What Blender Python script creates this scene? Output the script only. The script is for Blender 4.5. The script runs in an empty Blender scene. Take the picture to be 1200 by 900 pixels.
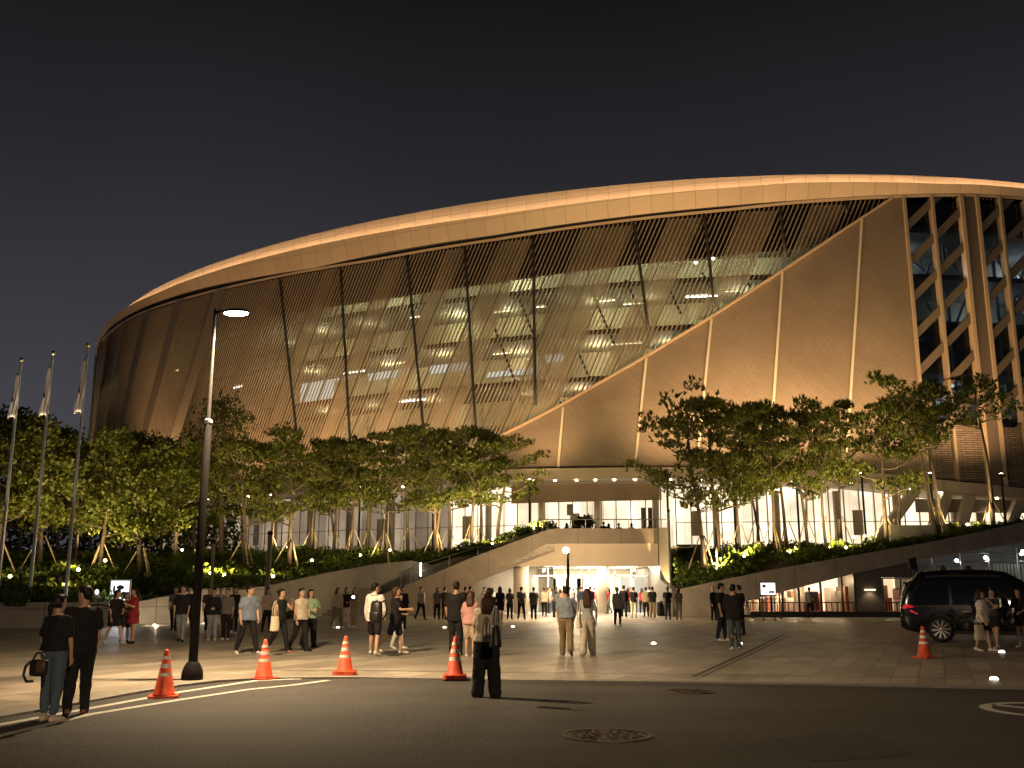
import bpy, math, random
import numpy as np
from mathutils import Vector, Matrix, noise
R = math.radians
random.seed(7)
sc = bpy.context.scene
COL = sc.collection
# ------------------------------------------------------------------ camera geometry (world: x right, y away, z up)
TH = R(11.7); FPX = 1150.0; CAMH = 1.6
CT, ST = math.cos(TH), math.sin(TH)
ROADZ = -0.03
def ray(px, py):
    x = (px-600)/FPX; y = (450-py)/FPX
    return Vector((x, CT-y*ST, ST+y*CT))
def at_y(px, py, Y):
    r = ray(px, py); t = Y/r.y
    return Vector((r.x*t, Y, CAMH+r.z*t))
def at_z(px, py, z=0.0):
    r = ray(px, py); t = (z-CAMH)/r.z
    return Vector((r.x*t, r.y*t, z))
def x_at(px, Y, py=700):
    return at_y(px, py, Y).x

# ------------------------------------------------------------------ object helpers
def prop(o, label=None, cat=None, group=None, kind=None):
    if label: o['label'] = label
    if cat: o['category'] = cat
    if group: o['group'] = group
    if kind: o['kind'] = kind
    return o
def empty(name, loc=(0, 0, 0), rz=0.0, label=None, cat=None, group=None):
    o = bpy.data.objects.new(name, None); COL.objects.link(o)
    o.location = loc; o.rotation_euler = (0, 0, rz); o.empty_display_size = .2
    return prop(o, label, cat, group)
def link(name, me, m=None, parent=None, **k):
    o = bpy.data.objects.new(name, me); COL.objects.link(o)
    if m is not None:
        if len(me.materials) == 0: me.materials.append(m)
        elif me.materials[0] is not m:
            o.material_slots[0].link = 'OBJECT'; o.material_slots[0].material = m
    if parent is not None: o.parent = parent
    return prop(o, **k)
def copy_tree(o, parent=None):
    c = o.copy(); COL.objects.link(c)
    if parent is not None:
        inv = o.matrix_parent_inverse.copy(); c.parent = parent; c.matrix_parent_inverse = inv
    for ch in list(o.children): copy_tree(ch, c)
    return c
class MB:
    def __init__(s): s.v = []; s.f = []; s.uv = None
    def add(s, vs, fs):
        b = len(s.v); s.v.extend([tuple(p) for p in vs]); s.f.extend([tuple(i+b for i in f) for f in fs])
    def quad(s, a, b, c, d): s.add([a, b, c, d], [(0, 1, 2, 3)])
    def box(s, lo, hi):
        x0, y0, z0 = lo; x1, y1, z1 = hi
        s.add([(x0,y0,z0),(x1,y0,z0),(x1,y1,z0),(x0,y1,z0),(x0,y0,z1),(x1,y0,z1),(x1,y1,z1),(x0,y1,z1)],
              [(0,3,2,1),(4,5,6,7),(0,1,5,4),(1,2,6,5),(2,3,7,6),(3,0,4,7)])
    def bar(s, a, b, w, h, up=(0, 0, 1)):
        a = Vector(a); b = Vector(b); d = (b-a).normalized(); u = Vector(up)
        if abs(d.dot(u)) > .99: u = Vector((0, 1, 0))
        r = d.cross(u).normalized()*(w/2); u = r.cross(d).normalized()*(h/2)
        vs = [p+i*r+j*u for p in (a, b) for i, j in ((-1,-1),(1,-1),(1,1),(-1,1))]
        s.add(vs, [(3,2,1,0),(4,5,6,7),(0,1,5,4),(1,2,6,5),(2,3,7,6),(3,0,4,7)])
    def tube(s, pts, rad, n=10, cap=True):
        pts = [Vector(p) for p in pts]
        if not hasattr(rad, '__len__'): rad = [rad]*len(pts)
        vs = []; pr = None
        for i, p in enumerate(pts):
            d = (pts[min(i+1, len(pts)-1)]-pts[max(i-1, 0)])
            d = d.normalized() if d.length > 1e-9 else Vector((0, 0, 1))
            if pr is None:
                pr = Vector((1, 0, 0)) if abs(d.x) < .8 else Vector((0, 1, 0))
            pr = (pr-d*pr.dot(d)).normalized(); q = d.cross(pr)
            for k in range(n):
                a = 2*math.pi*k/n
                vs.append(p+(pr*math.cos(a)+q*math.sin(a))*rad[i])
        fs = [(i*n+k, i*n+(k+1) % n, (i+1)*n+(k+1) % n, (i+1)*n+k) for i in range(len(pts)-1) for k in range(n)]
        if cap:
            fs.append(tuple(range(n-1, -1, -1))); fs.append(tuple(range((len(pts)-1)*n, len(pts)*n)))
        s.add(vs, fs)
    def lathe(s, prof, c=(0, 0, 0), n=20):
        cx, cy, cz = c
        vs = [(cx+r*math.cos(2*math.pi*k/n), cy+r*math.sin(2*math.pi*k/n), cz+z) for r, z in prof for k in range(n)]
        m = len(prof)
        fs = [(i*n+k, i*n+(k+1) % n, (i+1)*n+(k+1) % n, (i+1)*n+k) for i in range(m-1) for k in range(n)]
        fs.append(tuple(range(n-1, -1, -1))); fs.append(tuple(range((m-1)*n, m*n)))
        s.add(vs, fs)
    def ell(s, c, rx, ry, rz, n=12, m=8, mat=None):
        vs = []; fs = []
        for i in range(m+1):
            a = -math.pi/2+math.pi*i/m
            a = max(min(a, 1.5), -1.5)
            for k in range(n):
                b = 2*math.pi*k/n
                p = Vector((rx*math.cos(a)*math.cos(b), ry*math.cos(a)*math.sin(b), rz*math.sin(a)))
                if mat is not None: p = mat @ p
                vs.append(Vector(c)+p)
        fs = [(i*n+k, i*n+(k+1) % n, (i+1)*n+(k+1) % n, (i+1)*n+k) for i in range(m) for k in range(n)]
        fs.append(tuple(range(n-1, -1, -1))); fs.append(tuple(range(m*n, (m+1)*n)))
        s.add(vs, fs)
    def prism(s, poly, off):
        n = len(poly); o = Vector(off)
        vs = [Vector(p) for p in poly]+[Vector(p)+o for p in poly]
        fs = [tuple(range(n)), tuple(range(2*n-1, n-1, -1))]+[(i, n+i, n+(i+1) % n, (i+1) % n) for i in range(n)]
        s.add(vs, fs)
    def mesh(s, name, smooth=False):
        me = bpy.data.meshes.new(name); me.from_pydata(s.v, [], s.f); me.update()
        if s.uv is not None:
            l = me.uv_layers.new(name='UVMap')
            vi = np.empty(len(me.loops), dtype=np.int32); me.loops.foreach_get('vertex_index', vi)
            l.data.foreach_set('uv', np.array(s.uv, dtype=np.float32)[vi].ravel())
        if smooth: me.polygons.foreach_set('use_smooth', [True]*len(me.polygons))
        return me
    def obj(s, name, m, parent=None, smooth=False, **k):
        return link(name, s.mesh(name, smooth), m, parent, **k)
def recalc(me):
    import bmesh
    b = bmesh.new(); b.from_mesh(me); bmesh.ops.recalc_face_normals(b, faces=b.faces); b.to_mesh(me); b.free(); return me

# ------------------------------------------------------------------ materials
def mat(name, col, rough=.6, metal=0.0, emit=None, es=0.0, var=0.0, vscale=3.0, bump=0.0, bscale=20.0, spec=.5, coat=0.0):
    m = bpy.data.materials.new(name); m.use_nodes = True
    nt = m.node_tree; b = nt.nodes['Principled BSDF']
    b.inputs['Base Color'].default_value = (*col, 1); b.inputs['Roughness'].default_value = rough
    b.inputs['Metallic'].default_value = metal; b.inputs['Specular IOR Level'].default_value = spec
    b.inputs['Coat Weight'].default_value = coat
    if emit: b.inputs['Emission Color'].default_value = (*emit, 1); b.inputs['Emission Strength'].default_value = es
    if var or bump:
        tc = nt.nodes.new('ShaderNodeTexCoord')
        if var:
            n = nt.nodes.new('ShaderNodeTexNoise'); n.inputs['Scale'].default_value = vscale; n.inputs['Detail'].default_value = 6
            nt.links.new(tc.outputs['Object'], n.inputs['Vector'])
            r = nt.nodes.new('ShaderNodeValToRGB')
            r.color_ramp.elements[0].position = .3; r.color_ramp.elements[1].position = .7
            r.color_ramp.elements[0].color = (*[c*(1-var) for c in col], 1); r.color_ramp.elements[1].color = (*[min(1, c*(1+var)) for c in col], 1)
            nt.links.new(n.outputs['Fac'], r.inputs['Fac']); nt.links.new(r.outputs['Color'], b.inputs['Base Color'])
        if bump:
            n2 = nt.nodes.new('ShaderNodeTexNoise'); n2.inputs['Scale'].default_value = bscale; n2.inputs['Detail'].default_value = 4
            nt.links.new(tc.outputs['Object'], n2.inputs['Vector'])
            bp = nt.nodes.new('ShaderNodeBump'); bp.inputs['Strength'].default_value = bump; bp.inputs['Distance'].default_value = .02
            nt.links.new(n2.outputs['Fac'], bp.inputs['Height']); nt.links.new(bp.outputs['Normal'], b.inputs['Normal'])
    return m
def emis(name, col, s):
    m = bpy.data.materials.new(name); m.use_nodes = True; nt = m.node_tree; nt.nodes.clear()
    e = nt.nodes.new('ShaderNodeEmission'); e.inputs['Color'].default_value = (*col, 1); e.inputs['Strength'].default_value = s
    o = nt.nodes.new('ShaderNodeOutputMaterial'); nt.links.new(e.outputs[0], o.inputs[0]); return m
def glassmat(name, tint=(.9, .92, .9), refl=.12, rough=.02):
    m = bpy.data.materials.new(name); m.use_nodes = True; nt = m.node_tree; nt.nodes.clear()
    t = nt.nodes.new('ShaderNodeBsdfTransparent'); t.inputs[0].default_value = (*tint, 1)
    g = nt.nodes.new('ShaderNodeBsdfGlossy'); g.inputs['Roughness'].default_value = rough; g.inputs[0].default_value = (.9, .9, .9, 1)
    fr = nt.nodes.new('ShaderNodeFresnel'); fr.inputs[0].default_value = 1.5
    mx = nt.nodes.new('ShaderNodeMath'); mx.operation = 'MULTIPLY'; mx.inputs[1].default_value = refl/.12
    nt.links.new(fr.outputs[0], mx.inputs[0])
    mi = nt.nodes.new('ShaderNodeMixShader'); nt.links.new(mx.outputs[0], mi.inputs[0])
    nt.links.new(t.outputs[0], mi.inputs[1]); nt.links.new(g.outputs[0], mi.inputs[2])
    o = nt.nodes.new('ShaderNodeOutputMaterial'); nt.links.new(mi.outputs[0], o.inputs[0]); return m
def leafmat(name, col, trans=.35):
    m = bpy.data.materials.new(name); m.use_nodes = True; nt = m.node_tree; nt.nodes.clear()
    tc = nt.nodes.new('ShaderNodeTexCoord'); n = nt.nodes.new('ShaderNodeTexNoise'); n.inputs['Scale'].default_value = 1.3; n.inputs['Detail'].default_value = 5
    nt.links.new(tc.outputs['Object'], n.inputs['Vector'])
    r = nt.nodes.new('ShaderNodeValToRGB'); r.color_ramp.elements[0].position = .32; r.color_ramp.elements[1].position = .68
    r.color_ramp.elements[0].color = (col[0]*.6, col[1]*.65, col[2]*.7, 1); r.color_ramp.elements[1].color = (col[0]*1.5, col[1]*1.3, col[2]*1.1, 1)
    nt.links.new(n.outputs['Fac'], r.inputs['Fac'])
    d = nt.nodes.new('ShaderNodeBsdfDiffuse'); t = nt.nodes.new('ShaderNodeBsdfTranslucent')
    nt.links.new(r.outputs[0], d.inputs[0]); nt.links.new(r.outputs[0], t.inputs[0])
    mi = nt.nodes.new('ShaderNodeMixShader'); mi.inputs[0].default_value = trans
    nt.links.new(d.outputs[0], mi.inputs[1]); nt.links.new(t.outputs[0], mi.inputs[2])
    g = nt.nodes.new('ShaderNodeBsdfGlossy'); g.inputs['Roughness'].default_value = .45; g.inputs[0].default_value = (.8, .8, .8, 1)
    m2 = nt.nodes.new('ShaderNodeMixShader'); m2.inputs[0].default_value = .012
    nt.links.new(mi.outputs[0], m2.inputs[1]); nt.links.new(g.outputs[0], m2.inputs[2])
    o = nt.nodes.new('ShaderNodeOutputMaterial'); nt.links.new(m2.outputs[0], o.inputs[0]); return m
def N(nt, t, **k):
    n = nt.nodes.new('ShaderNode'+t)
    for a, v in k.items(): setattr(n, a, v)
    return n
WARM = (1.0, .72, .42)
def lamp(name, kind, loc, power, col=WARM, parent=None, aim=None, angle=120, blend=.6, size=.1, sizey=None, rot=None):
    l = bpy.data.lights.new(name, kind); l.energy = power; l.color = col
    if kind == 'SPOT':
        l.spot_size = R(angle); l.spot_blend = blend; l.shadow_soft_size = size
    elif kind == 'POINT': l.shadow_soft_size = size
    elif kind == 'AREA':
        l.size = size
        if sizey: l.shape = 'RECTANGLE'; l.size_y = sizey
    o = bpy.data.objects.new(name, l); COL.objects.link(o); o.location = loc
    if aim is not None: o.rotation_euler = (Vector(aim)-Vector(loc)).to_track_quat('-Z', 'Y').to_euler()
    if parent is not None:
        o.parent = parent; o.matrix_parent_inverse = Matrix.Translation(parent.location).inverted() if parent.rotation_euler.z == 0 else (Matrix.Translation(parent.location) @ parent.rotation_euler.to_matrix().to_4x4()).inverted()
    return o
# ------------------------------------------------------------------ camera, world
cam = bpy.data.cameras.new('camera'); camo = bpy.data.objects.new('camera', cam); COL.objects.link(camo)
camo.location = (0, 0, CAMH); camo.rotation_euler = (R(90)+TH, 0, 0)
cam.sensor_width = 36; cam.lens = 36*FPX/1200; cam.clip_end = 2000; cam.clip_start = .1
sc.camera = camo
w = bpy.data.worlds.new("World"); sc.world = w; w.use_nodes = True
nt = w.node_tree; nt.nodes.clear()
tc = N(nt, 'TexCoord'); sp = N(nt, 'SeparateXYZ'); nt.links.new(tc.outputs['Generated'], sp.inputs[0])
rp = N(nt, 'ValToRGB'); nt.links.new(sp.outputs['Z'], rp.inputs['Fac'])
cr = rp.color_ramp
cr.elements[0].position = 0.0; cr.elements[0].color = (.067, .067, .079, 1)
cr.elements[1].position = 1.0; cr.elements[1].color = (.006, .006, .007, 1)
for p, c in ((.12, (.059, .059, .070)), (.25, (.040, .0395, .047)), (.40, (.0205, .0202, .0245)), (.55, (.0072, .0071, .0076))):
    e = cr.elements.new(p); e.color = (*c, 1)
ns = N(nt, 'TexNoise'); ns.inputs['Scale'].default_value = 2.2; ns.inputs['Detail'].default_value = 4
nt.links.new(tc.outputs['Generated'], ns.inputs['Vector'])
mr = N(nt, 'MapRange'); mr.inputs[1].default_value = .3; mr.inputs[2].default_value = .7; mr.inputs[3].default_value = .88; mr.inputs[4].default_value = 1.12
nt.links.new(ns.outputs['Fac'], mr.inputs[0])
mu = N(nt, 'MixRGB', blend_type='MULTIPLY'); mu.inputs[0].default_value = 1
nt.links.new(rp.outputs[0], mu.inputs[1]); nt.links.new(mr.outputs[0], mu.inputs[2])
sky = N(nt, 'TexSky', sky_type='NISHITA'); sky.sun_disc = False; sky.sun_elevation = R(-8); sky.sun_rotation = R(200)
bg1 = N(nt, 'Background'); nt.links.new(sky.outputs[0], bg1.inputs[0]); bg1.inputs[1].default_value = .05
bg2 = N(nt, 'Background'); nt.links.new(mu.outputs[0], bg2.inputs[0]); bg2.inputs[1].default_value = 1
ad = N(nt, 'AddShader'); nt.links.new(bg1.outputs[0], ad.inputs[0]); nt.links.new(bg2.outputs[0], ad.inputs[1])
ow = N(nt, 'OutputWorld'); nt.links.new(ad.outputs[0], ow.inputs[0])
sc.view_settings.view_transform = 'Standard'; sc.view_settings.look = 'None'; sc.view_settings.exposure = 0; sc.view_settings.gamma = 1
sc.render.engine = 'CYCLES'
cy = sc.cycles
cy.use_denoising = True; cy.max_bounces = 6; cy.diffuse_bounces = 3; cy.glossy_bounces = 3; cy.transmission_bounces = 3
cy.transparent_max_bounces = 24; cy.sample_clamp_indirect = 4; cy.sample_clamp_direct = 0; cy.use_light_tree = True
cy.caustics_reflective = False; cy.caustics_refractive = False

# ------------------------------------------------------------------ ground materials
def ground_mat(name, kind):
    m = bpy.data.materials.new(name); m.use_nodes = True; nt = m.node_tree; b = nt.nodes['Principled BSDF']
    tc = N(nt, 'TexCoord'); L = nt.links.new
    big = N(nt, 'TexNoise'); big.inputs['Scale'].default_value = .35; big.inputs['Detail'].default_value = 9; big.inputs['Roughness'].default_value = .68; L(tc.outputs['Object'], big.inputs['Vector'])
    fine = N(nt, 'TexNoise'); fine.inputs['Scale'].default_value = 60 if kind == 'road' else 25; fine.inputs['Detail'].default_value = 6; L(tc.outputs['Object'], fine.inputs['Vector'])
    bp = N(nt, 'Bump'); bp.inputs['Distance'].default_value = .01
    if kind == 'road':
        r = N(nt, 'ValToRGB'); r.color_ramp.elements[0].position = .3; r.color_ramp.elements[1].position = .72
        r.color_ramp.elements[0].color = (.026, .024, .022, 1); r.color_ramp.elements[1].color = (.060, .055, .050, 1)
        L(big.outputs['Fac'], r.inputs['Fac'])
        vo = N(nt, 'TexVoronoi'); vo.inputs['Scale'].default_value = 24; L(tc.outputs['Object'], vo.inputs['Vector'])
        r2 = N(nt, 'ValToRGB'); r2.color_ramp.elements[0].position = .0; r2.color_ramp.elements[1].position = .9
        r2.color_ramp.elements[0].color = (1.75, 1.7, 1.6, 1); r2.color_ramp.elements[1].color = (.5, .5, .5, 1); L(vo.outputs['Distance'], r2.inputs['Fac'])
        mx = N(nt, 'MixRGB', blend_type='MULTIPLY'); mx.inputs[0].default_value = .8; L(r.outputs[0], mx.inputs[1]); L(r2.outputs[0], mx.inputs[2])
        # tyre-worn lanes, repaired strips
        wv = N(nt, 'TexNoise'); wv.inputs['Scale'].default_value = 1.0; wv.inputs['Detail'].default_value = 3
        mp = N(nt, 'Mapping'); mp.inputs['Scale'].default_value = (.08, 1.1, 1); mp.inputs['Rotation'].default_value = (0, 0, R(3)); L(tc.outputs['Object'], mp.inputs[0]); L(mp.outputs[0], wv.inputs['Vector'])
        r3 = N(nt, 'ValToRGB'); r3.color_ramp.elements[0].position = .35; r3.color_ramp.elements[1].position = .65
        r3.color_ramp.elements[0].color = (.8, .8, .8, 1); r3.color_ramp.elements[1].color = (1.15, 1.15, 1.15, 1); L(wv.outputs['Fac'], r3.inputs['Fac'])
        m3 = N(nt, 'MixRGB', blend_type='MULTIPLY'); m3.inputs[0].default_value = 1; L(mx.outputs[0], m3.inputs[1]); L(r3.outputs[0], m3.inputs[2])
        L(m3.outputs[0], b.inputs['Base Color']); b.inputs['Roughness'].default_value = .75
        L(vo.outputs['Distance'], bp.inputs['Height']); bp.inputs['Strength'].default_value = .6
    else:
        mp = N(nt, 'Mapping'); mp.inputs['Rotation'].default_value = (0, 0, R(-67)); L(tc.outputs['Object'], mp.inputs[0])
        br = N(nt, 'TexBrick'); br.offset = .5; br.inputs['Scale'].default_value = 1; br.inputs['Brick Width'].default_value = 1.2; br.inputs['Row Height'].default_value = .45
        br.inputs['Mortar Size'].default_value = .009; br.inputs['Mortar Smooth'].default_value = .1; br.inputs['Bias'].default_value = 0
        br.inputs['Color1'].default_value = (.395, .345, .283, 1); br.inputs['Color2'].default_value = (.235, .203, .165, 1); br.inputs['Mortar'].default_value = (.13, .115, .10, 1)
        L(mp.outputs[0], br.inputs['Vector'])
        r = N(nt, 'ValToRGB'); r.color_ramp.elements[0].position = .3; r.color_ramp.elements[1].position = .7
        r.color_ramp.elements[0].color = (.62, .60, .57, 1); r.color_ramp.elements[1].color = (1.12, 1.12, 1.12, 1); L(big.outputs['Fac'], r.inputs['Fac'])
        mx = N(nt, 'MixRGB', blend_type='MULTIPLY'); mx.inputs[0].default_value = 1; L(br.outputs['Color'], mx.inputs[1]); L(r.outputs[0], mx.inputs[2])
        r2 = N(nt, 'ValToRGB'); r2.color_ramp.elements[0].position = .3; r2.color_ramp.elements[1].position = .7
        r2.color_ramp.elements[0].color = (.85, .85, .85, 1); r2.color_ramp.elements[1].color = (1.1, 1.1, 1.1, 1); L(fine.outputs['Fac'], r2.inputs['Fac'])
        m3 = N(nt, 'MixRGB', blend_type='MULTIPLY'); m3.inputs[0].default_value = 1; L(mx.outputs[0], m3.inputs[1]); L(r2.outputs[0], m3.inputs[2])
        L(m3.outputs[0], b.inputs['Base Color'])
        rr = N(nt, 'MapRange'); rr.inputs[1].default_value = .3; rr.inputs[2].default_value = .7; rr.inputs[3].default_value = .40; rr.inputs[4].default_value = .62
        L(big.outputs['Fac'], rr.inputs[0]); L(rr.outputs[0], b.inputs['Roughness'])
        ma = N(nt, 'Math', operation='SUBTRACT'); L(fine.outputs['Fac'], ma.inputs[0]); L(br.outputs['Fac'], ma.inputs[1])
        L(ma.outputs[0], bp.inputs['Height']); bp.inputs['Strength'].default_value = .35
    L(bp.outputs[0], b.inputs['Normal'])
    return m
M_road = ground_mat('asphalt', 'road'); M_pave = ground_mat('plaza paving', 'pave')
M_granite = mat('granite kerb', (.23, .215, .19), .6, var=.25, vscale=8, bump=.2, bscale=60)
M_paint = mat('road paint', (.55, .53, .48), .55, var=.25, vscale=14, bump=.15, bscale=70)
M_soil = mat('garden soil', (.035, .032, .02), .9, var=.4, vscale=2, bump=.8, bscale=9)

m = MB(); m.quad((-600, -60, ROADZ), (600, -60, ROADZ), (600, 900, ROADZ), (-600, 900, ROADZ))
m.obj('road', M_road, kind='structure')
edge_px = [(-400, 905), (-200, 873), (0, 840), (105, 821), (160, 811), (210, 803), (255, 797.5), (315, 794), (420, 793.5), (500, 795), (620, 797), (800, 799), (1000, 802), (1200, 806), (1500, 812), (2000, 822)]
edge = [at_z(x, y, 0.0) for x, y in edge_px]
edge = [Vector((p.x, p.y, 0)) for p in edge]
nrm = []
for i, p in enumerate(edge):
    d = (edge[min(i+1, len(edge)-1)]-edge[max(i-1, 0)]).normalized(); nrm.append(Vector((d.y, -d.x, 0)))   # towards the road
# plaza sheet
m = MB(); n = len(edge); ins = [p-q*.30 for p, q in zip(edge, nrm)]
m.v = [tuple(p) for p in ins]+[(p.x*1.6+(-40 if i == 0 else 0), 85, 0) for i, p in enumerate(ins)]
m.f = [(i, i+1, n+i+1, n+i) for i in range(n-1)]
m.obj('plaza_paving', M_pave, kind='structure')
m = MB()
for i in range(n-1):
    a, b = edge[i], edge[i+1]; ai, bi = ins[i], ins[i+1]
    up = Vector((0, 0, .004)); dn = Vector((0, 0, ROADZ-.02))
    m.quad(a+up, b+up, bi+up, ai+up); m.quad(a+dn, b+dn, b+up, a+up)
m.obj('plaza_kerb', M_granite, kind='structure')
def line_strip(name, pxs, wid):
    P = [at_z(x, y, ROADZ+.004) for x, y in pxs]; m = MB()
    # resample
    Q = []
    for a, b in zip(P[:-1], P[1:]):
        for k in range(6): Q.append(a.lerp(b, k/6))
    Q.append(P[-1]); vs = []
    for i, p in enumerate(Q):
        d = (Q[min(i+1, len(Q)-1)]-Q[max(i-1, 0)]).normalized(); q = Vector((d.y, -d.x, 0))*wid/2
        vs += [p-q, p+q]
    m.v = [tuple(v) for v in vs]; m.f = [(2*i, 2*i+1, 2*i+3, 2*i+2) for i in range(len(Q)-1)]
    return m.obj(name, M_paint, kind='structure')
line_strip('road_marking', [(-120, 873), (0, 849), (105, 830), (210, 811), (300, 797.5), (352, 795.5)], .15)
line_strip('road_marking', [(-120, 887), (0, 862), (105, 837), (210, 820), (290, 808), (345, 802.5), (385, 797)], .14)
# painted ring with a wedge at the right border
c = at_z(1236, 832, ROADZ+.004); m = MB()
NR = 48
for k in range(NR):
    a0, a1 = 2*math.pi*k/NR, 2*math.pi*(k+1)/NR
    w0 = .16
    f = lambda a, r: Vector((c.x+r*math.cos(a)*.98, c.y+r*math.sin(a)*.98, c.z))
    m.quad(f(a0, .95), f(a1, .95), f(a1, .95-w0), f(a0, .95-w0))
m.quad(c+Vector((-.62, .62, .0)), c+Vector((-.46, .7, 0)), c+Vector((.12, -.25, 0)), c+Vector((-.02, -.3, 0)))
m.quad(c+Vector((-.02, -.3, .001)), c+Vector((.12, -.25, .001)), c+Vector((.62, .62, .001)), c+Vector((.46, .7, .001)))
m.obj('road_marking', M_paint, kind='structure')
def strip_z(name, pxs, wid, z, m_):
    P = [at_z(x, y, z) for x, y in pxs]; m = MB(); vs = []
    for i, p in enumerate(P):
        d = (P[min(i+1, len(P)-1)]-P[max(i-1, 0)]).normalized(); q = Vector((d.y, -d.x, 0))*wid/2; vs += [p-q, p+q]
    m.v = [tuple(v) for v in vs]; m.f = [(2*i, 2*i+1, 2*i+3, 2*i+2) for i in range(len(P)-1)]
    return m.obj(name, m_, kind='structure')
M_drain = mat('dark drain slot', (.045, .04, .035), .7, var=.3, vscale=6)
strip_z('drain_channel', [(918, 744), (868, 768), (812, 793)], .10, .003, M_drain)
strip_z('drain_channel', [(926, 744), (877, 768), (822, 793)], .06, .003, M_drain)
strip_z('paving_band', [(330, 786), (420, 785.5), (500, 786.5), (620, 788), (800, 790), (1000, 792.5), (1300, 798)], .16, .002, mat('dark paving course', (.13, .115, .10), .5, var=.3, vscale=2))
strip_z('paving_band', [(-60, 806), (100, 782), (200, 773), (300, 768), (500, 766)], .22, .002, mat('grey paving course', (.19, .17, .15), .5, var=.3, vscale=2))
# patched asphalt
M_patch = mat('asphalt repair', (.034, .031, .029), .8, var=.35, vscale=7, bump=.5, bscale=60)
m = MB(); q = [at_z(x, y, ROADZ+.003) for x, y in ((905, 866), (1010, 858), (1075, 884), (955, 893))]; m.quad(*q); m.obj('asphalt_patch', M_patch, kind='structure')
# ------------------------------------------------------------------ manhole covers
M_iron = mat('cast iron cover', (.075, .055, .04), .5, metal=.6, var=.35, vscale=12, bump=.3, bscale=60)
def manhole(px, py, rad, label):
    p = at_z(px, py, ROADZ+.002); t = empty('manhole_cover', p, random.random(), label, 'manhole cover')
    m = MB(); m.lathe([(rad*.93, 0), (rad*.93, .006), (0.001, .006)], n=40)
    for ring, cnt in ((.25, 6), (.5, 12), (.75, 18)):
        for k in range(cnt):
            a = 2*math.pi*k/cnt+ring; d = Vector((math.cos(a), math.sin(a), 0)); tt = Vector((-d.y, d.x, 0))
            if (k+int(ring*4)) % 2: tt, d2 = d, tt
            q = d*rad*ring if (k+int(ring*4)) % 2 == 0 else Vector((math.cos(a), math.sin(a), 0))*rad*ring
            z = Vector((0, 0, .011)); m.bar(q-tt*rad*.09+z, q+tt*rad*.09+z, rad*.05, .012)
    m.obj('lid', M_iron, t)
    m = MB(); m.lathe([(rad*.945, 0), (rad*.945, .012), (rad*1.05, .012), (rad*1.06, 0)], n=40); m.f = m.f[:-2]
    m.obj('rim', M_iron, t)
manhole(711, 862, .49, 'large round manhole cover with cast pattern on the bare road nearest the bottom edge')
manhole(809, 810.5, .36, 'small rusty manhole cover close to the plaza kerb')
FLOODK = 1.0
# ------------------------------------------------------------------ arena: elliptical plan
ECX, ECY, EA, EB, EPH = 9.72205, 149.2015, 82.45382, 61.65471, -0.61008
RH = 36.8
PZ = 4.0            # level of the upper plaza
ec, es_ = math.cos(EPH), math.sin(EPH)
NT = 4000
_t = np.linspace(0, 2*np.pi, NT, endpoint=False)
_lx, _ly = EA*np.cos(_t), EB*np.sin(_t)
_px = ECX+_lx*ec-_ly*es_; _py = ECY+_lx*es_+_ly*ec
_k0 = int(np.argmin(_px/_py))                       # left tangent seen from the square
# walk so that s grows towards the right along the near side
_order = [(_k0+i) % NT for i in range(NT)]
if _py[_order[50]] > _py[_k0]: _order = [(_k0-i) % NT for i in range(NT)]
_px, _py, _t = _px[_order], _py[_order], _t[_order]
_seg = np.hypot(np.diff(np.append(_px, _px[0])), np.diff(np.append(_py, _py[0])))
_s = np.concatenate([[0], np.cumsum(_seg)])[:-1]; PERIM = float(_seg.sum())
def _idx(s): return np.interp(s % PERIM, np.append(_s, PERIM), np.arange(NT+1))
def plan(s, off=0.0):
    i = _idx(s); a = int(i) % NT; b = (a+1) % NT; f = i-int(i)
    x = _px[a]*(1-f)+_px[b]*f; y = _py[a]*(1-f)+_py[b]*f
    dx, dy = _px[b]-_px[a], _py[b]-_py[a]; l = math.hypot(dx, dy)
    nx, ny = dy/l, -dx/l
    return x+nx*off, y+ny*off
def P3(s, z, off=0.0):
    x, y = plan(s, off); return (x, y, z)
def SZ(px, py, off=0.0):
    r = ray(px, py)
    dx, dy = r.x*ec+r.y*es_, -r.x*es_+r.y*ec
    ox, oy = -ECX*ec-ECY*es_, ECX*es_-ECY*ec
    a, b = EA+off, EB+off
    A = (dx/a)**2+(dy/b)**2; B = 2*(ox*dx/a/a+oy*dy/b/b); C = (ox/a)**2+(oy/b)**2-1
    q = B*B-4*A*C
    if q < 0: q = 0.0
    t = (-B-math.sqrt(q))/(2*A)
    lx, ly = (ox+t*dx)/a, (oy+t*dy)/b
    tt = math.atan2(ly, lx) % (2*math.pi)
    k = int(np.argmin(np.abs((_t-tt+np.pi) % (2*np.pi)-np.pi)))
    s = float(_s[k]); s = s-PERIM if s > PERIM*.6 else s
    return s, CAMH+t*r.z
def lean_(s):
    s = (s+PERIM/2) % PERIM-PERIM/2
    if s <= 0: return .1
    return min(1, max(.1, (s-2)/34.0))*float(np.interp(s, [100, 130], [1, .25]))
om = lambda s: .55+.72*lean_(s)
ol = lambda s: .45+.0*lean_(s)
def SZo(x, y, off):
    if not callable(off): return SZ(x, y, off)
    q = SZ(x, y, .5)
    for _ in range(3): q = SZ(x, y, off(q[0]))
    return q
def curve(pxs, off=0.0):
    q = sorted(SZo(x, y, off) for x, y in pxs); S = [a for a, _ in q]; Z = [b for _, b in q]
    return lambda s: float(np.interp(s, S, Z))
z_trim = curve([(121, 401), (130, 391), (167, 368), (233, 347), (300, 331), (433, 307), (450, 304), (583, 282), (717, 262), (850, 248), (933, 239), (1040, 232.5), (1133, 230), (1200, 234.5)])
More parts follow.
